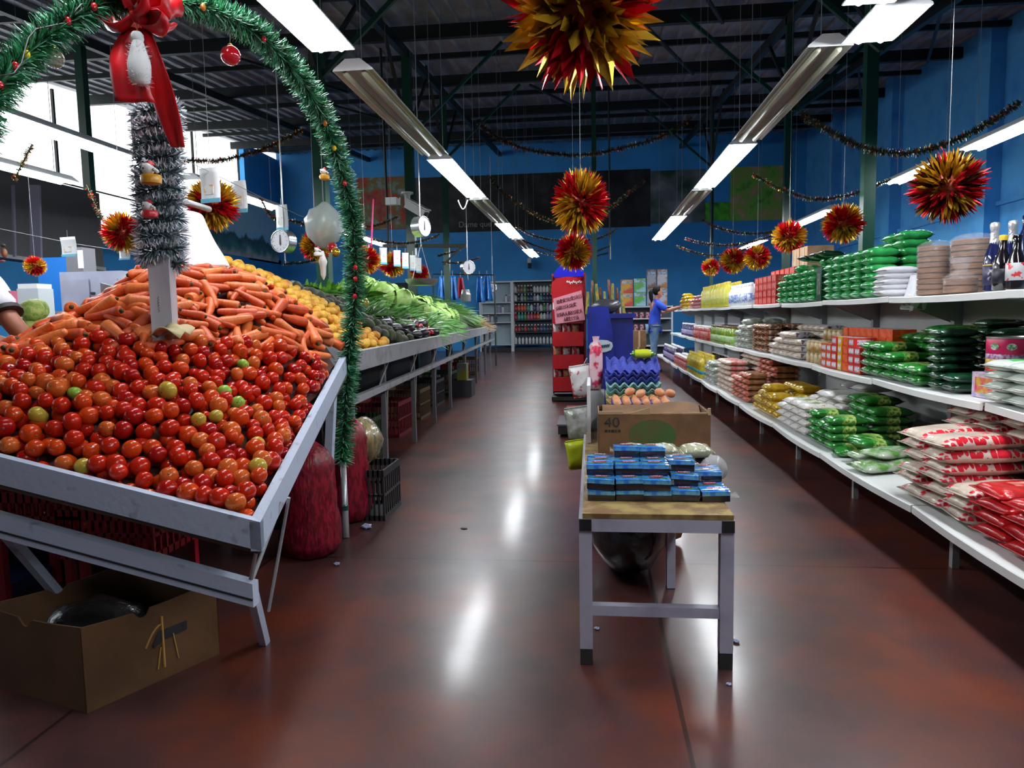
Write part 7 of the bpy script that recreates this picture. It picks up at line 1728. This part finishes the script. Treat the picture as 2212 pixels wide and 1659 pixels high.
# brown cartons standing before the rear shelf
for i, (px_, w_, h_, Y) in enumerate(((1352, .22, .62, 16.6), (1378, .30, .42, 16.3), (1380, .30, .36, 16.3))):
    x = at(px_, 720, Y).x; z0 = .42 if i == 2 else 0
    t = thing('brown_carton', 'brown carton in front of the rear shelf, %s' % ('tall olive one at left', 'lower one of two', 'upper one of two')[i], 'carton', (x, Y, z0))
    MB().box((0, 0, h_ / 2), (w_, .3, h_)).build('carton_body', M_cb if i else mat('olive_card', (.16, .12, .02), .7), t, world=False); MB().box((0, -.151, h_ / 2), (.04, .003, h_)).build('tape_strip', M_cbe, t, world=False)
# dark service opening and blue bags on the left part of the back wall
q0, q1 = at(808, 612, 24.4), at(880, 652, 24.4)
sv = thing('service_window', 'dark opening with red and blue goods in the back wall above the lettuces', 'opening', ((q0.x + q1.x) / 2, 24.4, (q0.z + q1.z) / 2))
MB().box(((q0.x + q1.x) / 2, 24.5, (q0.z + q1.z) / 2), (q1.x - q0.x, .1, q0.z - q1.z)).build('recess_shade', mat('recess', (.03, .035, .035), .6), sv)  # flat dark panel, the shade inside the opening put into its colour
for k in range(4):
    x = q0.x + (q1.x - q0.x) * (.2 + .2 * k); MB().ball((x, 24.38, (q0.z + q1.z) / 2 - .1 + .05 * (k % 2)), (.16, .08, .22), 8, 6).build('hung_goods', [mat('recess_red', (.25, .02, .02), .6), mat('recess_navy', (.02, .04, .15), .6)][k // 2], sv, 'all')
M_bb = mat('blue_plastic_bag', (.02, .22, .70), .25, var=.4, vscale=7, bump=.5, bscale=8, coat=.4)
for i, (px_, py_, Y, h_, nm, m) in enumerate(((955, 625, 16.2, 58, 'blue', M_bb), (978, 622, 16.5, 52, 'blue', M_bb), (995, 622, 16.8, 44, 'red', mat('red_cloth', (.5, .02, .05), .5, var=.4, vscale=7)), (1036, 625, 17.0, 56, 'blue', M_bb), (1052, 623, 17.2, 54, 'blue', M_bb), (792, 622, 20, 34, 'red', mat('red_cloth', (.5, .02, .05), .5)))):
    c = at(px_, py_, Y); h2 = h_ / FPX * Y; w2 = 20 / FPX * Y
    mb = MB(); mb.grid(lambda u, v: Vector(((u - .5) * w2 * (.5 + .6 * v), .06 * math.sin(u * 11 + i) * (0.4 + v), h2 * (.5 - v))), 14, 10)
    t = thing('hanging_bag', '%s plastic bag hanging behind the counter end, %s from the left' % (nm, ('second', 'third', 'fourth', 'fifth', 'sixth', 'first')[i]), 'bag', c)
    o = mb.build('bag_film', m, t, 'all', world=False); o.modifiers.new('s', 'SOLIDIFY').thickness = .02
    MB().tube([(0, 0, h2 * .5), (0, 0, h2 * .5 + .12)], .008, 5).build('handle', M_wire, t, world=False)
a, b_ = at(935, 592, 16.8), at(1068, 594, 16.8)
hr = thing('bag_rail', 'thin rail on two feet from which the blue bags hang', 'rail', (a + b_) / 2); MB().tube([a, b_], .015, 6).build('bar', M_steel, hr)
for p in (a, b_): MB().tube([p, Vector((p.x, p.y, 0))], .02, 6).build('stand', M_steel, hr)
# small speaker / lamp on back wall
c = at(1144, 570, 24.4); t = thing('wall_lamp', 'small dark wall fitting on the blue back wall over the back shelf', 'wall fitting', c); MB().box(c, (.1, .2, .3)).build('case', M_tdirt, t); MB().box(c + Vector((0, -.11, .1)), (.12, .05, .16)).build('white_cover', M_white, t)

# ================================================================== STALLS FAR LEFT
stt = thing('side_stall', 'low stall on the far left side carrying cauliflowers and radishes', 'stall', (-4.2, 4.9, 0))
MB().box((-4.5, 5.2, .80), (2.4, 2.2, .05)).build('stall_top', M_gboard, stt)
MB().box((-4.5, 4.12, .78), (2.4, .03, .14)).build('front_board', M_wworn, stt)
for x in (-5.6, -3.4):
    for y in (4.2, 6.2): MB().box((x, y, .39), (.05, .05, .78)).build('leg', M_gboard, stt)
def pile(name, me, label, cat, c, rx, ry, n, d, grp):
    r = random.Random(n)
    k = 0
    for lev in range(4):
        f = 1 - lev * .25
        for _ in range(int(n * f * .4)):
            a = r.uniform(0, 2 * PI); q = math.sqrt(r.random()) * f
            o = put(name, me); o.location = (c.x + rx * q * math.cos(a), c.y + ry * q * math.sin(a), c.z + d * .42 + lev * d * .75 + (1 - q) * .03); o.rotation_euler = (r.uniform(0, 6), r.uniform(0, 6), r.uniform(0, 6)); o.scale = (d,) * 3; tag(o, label, cat, grp)
CF = MB().ball((0, 0, 0), .5, 16, 12, 0, fn=lambda d: 1 + .06 * math.sin(11 * d.x) * math.sin(12 * d.y) * math.sin(10 * d.z)).mesh('cauliflower', mat('lime_cauliflower', (.50, .52, .16), .6, col2=(.22, .36, .06), vscale=5, bump=.5, bscale=14), 'all')
p = at(78, 690, 4.6); pile('cauliflower', CF, 'lime yellow cauliflower heaped on the far left stall', 'cauliflower', Vector((p.x, p.y, .825)), .20, .25, 26, .15, 'cauliflowers on the far left stall')
p = at(125, 692, 4.7); pile('radish', RD, 'red radish heaped on the far left stall behind the carrots', 'radish', Vector((p.x, p.y, .825)), .22, .28, 70, .065, 'radishes on the far left stall')
p = at(88, 722, 4.3); LB = leaf_bunch(60, .24, .9, .03, 77, .1).mesh('leafy_bunch', M_leaf2)
for i in range(4): o = put('leafy_bunch', LB); o.location = (p.x - .1 + .08 * i, p.y, .9); o.rotation_euler = (0, 0, i * 1.5); tag(o, 'pale leafy bunch on the front edge of the far left stall', 'leafy bunch', 'leafy bunches on the far left stall')
M_gcab = mat('lavender_grey_metal', (.30, .31, .40), .5, var=.15, vscale=3)
gc0, gc1 = at(128, 588, 7.6), at(262, 590, 7.6)
gc = thing('grey_cabinet', 'lavender grey metal cabinet standing behind the carrots on the left', 'cabinet', ((gc0.x + gc1.x) / 2, 7.6, 0))
MB().box(((gc0.x + gc1.x) / 2, 7.9, gc0.z / 2), (gc1.x - gc0.x, .6, gc0.z)).build('body', M_gcab, gc)
for i in range(2): dr_ = MB().box((gc0.x + (gc1.x - gc0.x) * (.27 + .46 * i), 7.59, gc0.z * .55), ((gc1.x - gc0.x) * .42, .02, gc0.z * .8)).build('door', M_gcab, gc)
for i in range(1): MB().box((gc0.x + (gc1.x - gc0.x) * (.55 + .22 * i), 7.57, gc0.z * .86), (.05, .02, .02)).build('handle', M_tdirt, dr_)
tv = thing('monitor', 'old grey monitor standing on the grey cabinet beneath the stall hood', 'monitor', at(140, 590, 7.5)); c = at(142, 573, 7.5)
MB().box((c.x, 7.75, gc0.z + .14), (.20, .22, .27)).build('casing', mat('monitor_grey', (.12, .12, .13), .4), tv); MB().box((c.x + .08, 7.635, gc0.z + .14), (.06, .01, .2)).build('bright_side', M_white, tv)
c = at(113, 575, 8.4); t = thing('blue_board', 'bright blue panel behind the monitor at far left', 'panel', (c.x, 8.4, 0)); MB().box((c.x, 8.45, at(113, 556, 8.4).z / 2), (.42, .08, at(113, 556, 8.4).z)).build('panel_board', mat('bright_blue_panel', (.02, .22, .75), .4), t); MB().box((c.x, 8.40, 1.3), (.34, .03, .03)).build('panel_bar', M_rod, t)
c = at(75, 615, 6.5); t = thing('jar_box', 'pale plastic box behind the cauliflowers at far left', 'plastic box', (c.x, c.y, 0)); MB().box((c.x, c.y, c.z / 2 - .02), (.22, .2, c.z - .04)).build('box_body', mat('pale_box', (.5, .55, .58), .3), t); MB().box((c.x, c.y, c.z - .02), (.20, .19, .05)).build('lid', M_white, t)

# ================================================================== PEOPLE
def skin_mesh(name, nodes, edges, m, sub=2, root=None):
    me = bpy.data.meshes.new(name); keys = list(nodes); ix = {k: i for i, k in enumerate(keys)}
    me.from_pydata([tuple(nodes[k][0]) for k in keys], [(ix[a], ix[b_]) for a, b_ in edges], [])
    o = bpy.data.objects.new(name, me); C.objects.link(o)
    sk = o.modifiers.new('k', 'SKIN'); sk.use_smooth_shade = True
    for i, k in enumerate(keys):
        r = nodes[k][1]; d = me.skin_vertices[0].data[i]; d.radius = r if isinstance(r, tuple) else (r, r); d.use_root = (k == (root or keys[0]))
    o.modifiers.new('s', 'SUBSURF').levels = sub
    dg = bpy.context.evaluated_depsgraph_get(); out = bpy.data.meshes.new_from_object(o.evaluated_get(dg)); out.name = name
    bpy.data.objects.remove(o); out.materials.clear(); out.materials.append(m)
    out.polygons.foreach_set('use_smooth', [True] * len(out.polygons))
    return out
def person(name, label, base, yaw, J, skin, shirt, trousers, hair, tail=False, cuff=None):
    """J: joints in a frame facing +Y, metres"""
    t = thing(name, label, 'person', base, (0, 0, yaw))
    V = lambda k: Vector(J[k])
    nd, ed = {}, []
    def n(k, p, r): nd[k] = (Vector(p), r)
    n('pelvis', V('pelvis'), (.13, .10)); n('belly', V('pelvis').lerp(V('chest'), .5), (.125, .095)); n('chest', V('chest'), (.145, .105)); n('neckb', V('neck'), .055); n('neck', V('neck') + (V('head') - V('neck')) * .45, .05)
    hd_ = V('head'); fw = Vector(J['face']).normalized()
    n('jaw', hd_ + Vector((0, 0, -.05)) + fw * .02, (.062, .072)); n('skull', hd_ + Vector((0, 0, .05)) - fw * .008, (.075, .088)); n('crown', hd_ + Vector((0, 0, .115)) - fw * .015, (.045, .05))
    ed += [('pelvis', 'belly'), ('belly', 'chest'), ('chest', 'neckb'), ('neckb', 'neck'), ('neck', 'jaw'), ('jaw', 'skull'), ('skull', 'crown')]
    for s in ('l', 'r'):
        n('sh' + s, V('sh' + s), .06); n('el' + s, V('el' + s), .042); n('wr' + s, V('wr' + s), .028); n('pa' + s, V('pa' + s), (.036, .018))
        n('ua' + s, V('sh' + s).lerp(V('el' + s), .5), .05); n('fa' + s, V('el' + s).lerp(V('wr' + s), .35), .042)
        ed += [('chest', 'sh' + s), ('sh' + s, 'ua' + s), ('ua' + s, 'el' + s), ('el' + s, 'fa' + s), ('fa' + s, 'wr' + s), ('wr' + s, 'pa' + s)]
        n('hi' + s, V('hi' + s), .088); n('kn' + s, V('kn' + s), .058); n('ca' + s, V('kn' + s).lerp(V('an' + s), .35), .056); n('an' + s, V('an' + s), .036); n('to' + s, V('to' + s), (.035, .025))
        ed += [('pelvis', 'hi' + s), ('hi' + s, 'kn' + s), ('kn' + s, 'ca' + s), ('ca' + s, 'an' + s), ('an' + s, 'to' + s)]
        d = (V('pa' + s) - V('wr' + s)).normalized(); sd = d.cross(Vector((0, 0, 1)));
        if sd.length < .1: sd = d.cross(Vector((0, 1, 0)))
        sd.normalize(); dn = d.cross(sd)
        for i, (off, ln) in enumerate(((-.026, .062), (-.009, .075), (.009, .07), (.026, .055))):
            a = V('pa' + s) + d * .03 + sd * off; b_ = a + d * ln * .5 - dn * .008; c = b_ + d * ln * .4 - dn * .03
            for q, (pp, rr_) in enumerate(((a, .0095), (b_, .009), (c, .0075))): n('f%s%d%d' % (s, i, q), pp, rr_)
            ed += [('pa' + s, 'f%s%d0' % (s, i)), ('f%s%d0' % (s, i), 'f%s%d1' % (s, i)), ('f%s%d1' % (s, i), 'f%s%d2' % (s, i))]
        a = V('wr' + s) + d * .03 - sd * .035; b_ = a + d * .04 - sd * .02 - dn * .01
        n('t%s0' % s, a, .011); n('t%s1' % s, b_, .009); ed += [('wr' + s, 't%s0' % s), ('t%s0' % s, 't%s1' % s)]
    put('body', skin_mesh('body', nd, ed, skin), t, False)
    g = lambda k, r: (nd[k][0], tuple(q * r for q in nd[k][1]) if isinstance(nd[k][1], tuple) else nd[k][1] * r)
    sn = {k: g(k, 1.2) for k in ('pelvis', 'belly', 'chest')}; sn['pelvis'] = (nd['pelvis'][0] + Vector((0, 0, .02)), (.158, .125)); sn['hem'] = (nd['pelvis'][0] + Vector((0, 0, -.11)), (.162, .13)); sn['neckb'] = (nd['neckb'][0] + Vector((0, 0, -.01)), .064)
    se = [('hem', 'pelvis'), ('pelvis', 'belly'), ('belly', 'chest'), ('chest', 'neckb')]
    for s in ('l', 'r'):
        sn['sh' + s] = g('sh' + s, 1.2); sn['ua' + s] = (nd['sh' + s][0].lerp(nd['el' + s][0], .55), .068); sn['cu' + s] = (nd['sh' + s][0].lerp(nd['el' + s][0], .88), .070)
        se += [('chest', 'sh' + s), ('sh' + s, 'ua' + s), ('ua' + s, 'cu' + s)]
    sh_ = put('shirt', skin_mesh('shirt', sn, se, shirt), t, False)
    if cuff:
        for s in ('l', 'r'):
            a = nd['sh' + s][0].lerp(nd['el' + s][0], .84); b_ = nd['sh' + s][0].lerp(nd['el' + s][0], .93); MB().tube([a, b_], [.068, .069], 16).build('sleeve_hem', cuff, sh_, True, world=False)
        c_ = nd['ual'][0] if False else nd['uar'][0]
        MB().box(nd['uar'][0] + Vector((.03, .045, -.0)), (.05, .03, .06)).build('sleeve_patch', mat('pink_patch', (.5, .12, .2), .6), sh_, world=False)
    tn_ = {'pelvis': (nd['pelvis'][0] + Vector((0, 0, -.01)), (.142, .112))}; te = []
    for s in ('l', 'r'):
        tn_['hi' + s] = g('hi' + s, 1.15); tn_['kn' + s] = g('kn' + s, 1.22); tn_['ca' + s] = g('ca' + s, 1.15); tn_['an' + s] = (nd['an' + s][0] + Vector((0, 0, .02)), .056)
        te += [('pelvis', 'hi' + s), ('hi' + s, 'kn' + s), ('kn' + s, 'ca' + s), ('ca' + s, 'an' + s)]
    put('trousers', skin_mesh('trousers', tn_, te, trousers), t, False)
    for s in ('l', 'r'):
        a, b_ = V('an' + s), V('to' + s); MB().tube([Vector((a.x, a.y, .04)) - (b_ - a).normalized() * .05, Vector((a.x, a.y, .045)), Vector((b_.x, b_.y, .035)), Vector((b_.x, b_.y, .03)) + (b_ - a).normalized() * .06], [.035, .045, .042, .02], 10).build('shoe', M_tdirt, t, 'all', world=False)
    hm = MB(); hc_ = hd_ + Vector((0, 0, .055)) - fw * .02
    hm.ball(hc_, (.098, .098, .10), 16, 12, 0, fn=lambda d: (1.0 if (d.dot(fw) < .35 or d.z > .55) else .72) * (1 + .02 * math.sin(20 * d.x)))
    hm.build('hair', hair, t, 'all', world=False)
    sd = fw.cross(Vector((0, 0, 1)))
    for s in (-1, 1): MB().ball(hd_ + fw * .082 + sd * .032 * s + Vector((0, 0, .02)), (.011, .011, .008), 8, 6).build('eye', mat('eye_dark', (.02, .015, .012), .3), t, 'all', world=False)
    MB().ball(hd_ + fw * .098 + Vector((0, 0, -.008)), (.014, .014, .022), 8, 6).build('nose', skin, t, 'all', world=False)
    MB().ball(hd_ + fw * .085 + Vector((0, 0, -.05)), (.022, .012, .006), 8, 5).build('mouth', mat('lips', (.35, .08, .07), .5), t, 'all', world=False)
    for s in (-1, 1): MB().ball(hd_ + sd * .082 * s + Vector((0, 0, .0)) - fw * .01, (.012, .02, .03), 8, 6).build('ear', skin, t, 'all', world=False)
    if tail: MB().tube([hc_ - fw * .085 + Vector((0, 0, .0)), hc_ - fw * .13 + Vector((0, 0, -.05)), hc_ - fw * .12 + Vector((0, 0, -.16)), hc_ - fw * .10 + Vector((0, 0, -.26))], [.035, .045, .04, .012], 10).build('ponytail', hair, t, 'all', world=False)
    return t
M_sk = mat('brown_skin', (.30, .11, .06), .5, var=.15, vscale=12); M_hair = mat('black_hair', (.006, .005, .005), .8, spec=.15)
J2 = dict(pelvis=(0, 0, .92), chest=(0, .03, 1.27), neck=(0, .04, 1.42), head=(0, .08, 1.55), face=(0, 1, -.1), shl=(-.17, .03, 1.36), shr=(.17, .03, 1.36), ell=(-.20, .20, 1.17), elr=(.20, .22, 1.20), wrl=(-.15, .42, 1.22), wrr=(.14, .45, 1.27), pal=(-.12, .50, 1.24), par=(.11, .53, 1.28),
          hil=(-.09, 0, .86), hir=(.09, 0, .86), knl=(-.09, .02, .48), knr=(.10, -.03, .48), anl=(-.09, -.01, .08), anr=(.10, -.07, .08), tol=(-.10, .12, .03), tor=(.11, .06, .03))
pb2 = at(1413, 720, 14.6)
person('person', 'small figure in a blue shirt and jeans with black ponytail reaching to the top shelf', (pb2.x, pb2.y, 0), -PI / 2 + .15, J2, M_sk, mat('royal_blue_shirt', (.006, .05, .50), .6, var=.3, vscale=7, bump=.3, bscale=12), mat('blue_jeans', (.06, .14, .28), .7, col2=(.16, .26, .40), vscale=6), M_hair, True)
J1 = dict(pelvis=(0, 0, .90), chest=(0, .06, 1.20), neck=(0, .10, 1.40), head=(0, .16, 1.53), face=(0, 1, -.35), shl=(-.19, .07, 1.33), shr=(.20, .08, 1.36), ell=(-.24, .20, 1.10), elr=(.34, .10, 1.18), wrl=(-.2, .38, 1.03), wrr=(.40, .20, 1.0), pal=(-.18, .45, 1.0), par=(.42, .24, .92),
          hil=(-.09, 0, .84), hir=(.09, 0, .84), knl=(-.10, .05, .47), knr=(.11, .03, .47), anl=(-.10, .0, .08), anr=(.12, -.02, .08), tol=(-.11, .13, .03), tor=(.14, .11, .03))
tgt = at(32, 640, 2.95)
person('person', 'person in white short sleeved shirt with black hem at the left edge beside the carrots', (tgt.x - .34, tgt.y - .0, 0.0), -.45, J1, M_sk, mat('white_shirt', (.70, .70, .78), .6, bump=.2, bscale=8), mat('black_trousers', (.01, .01, .012), .7), M_hair, False, mat('black_hem', (.008, .008, .009), .6))
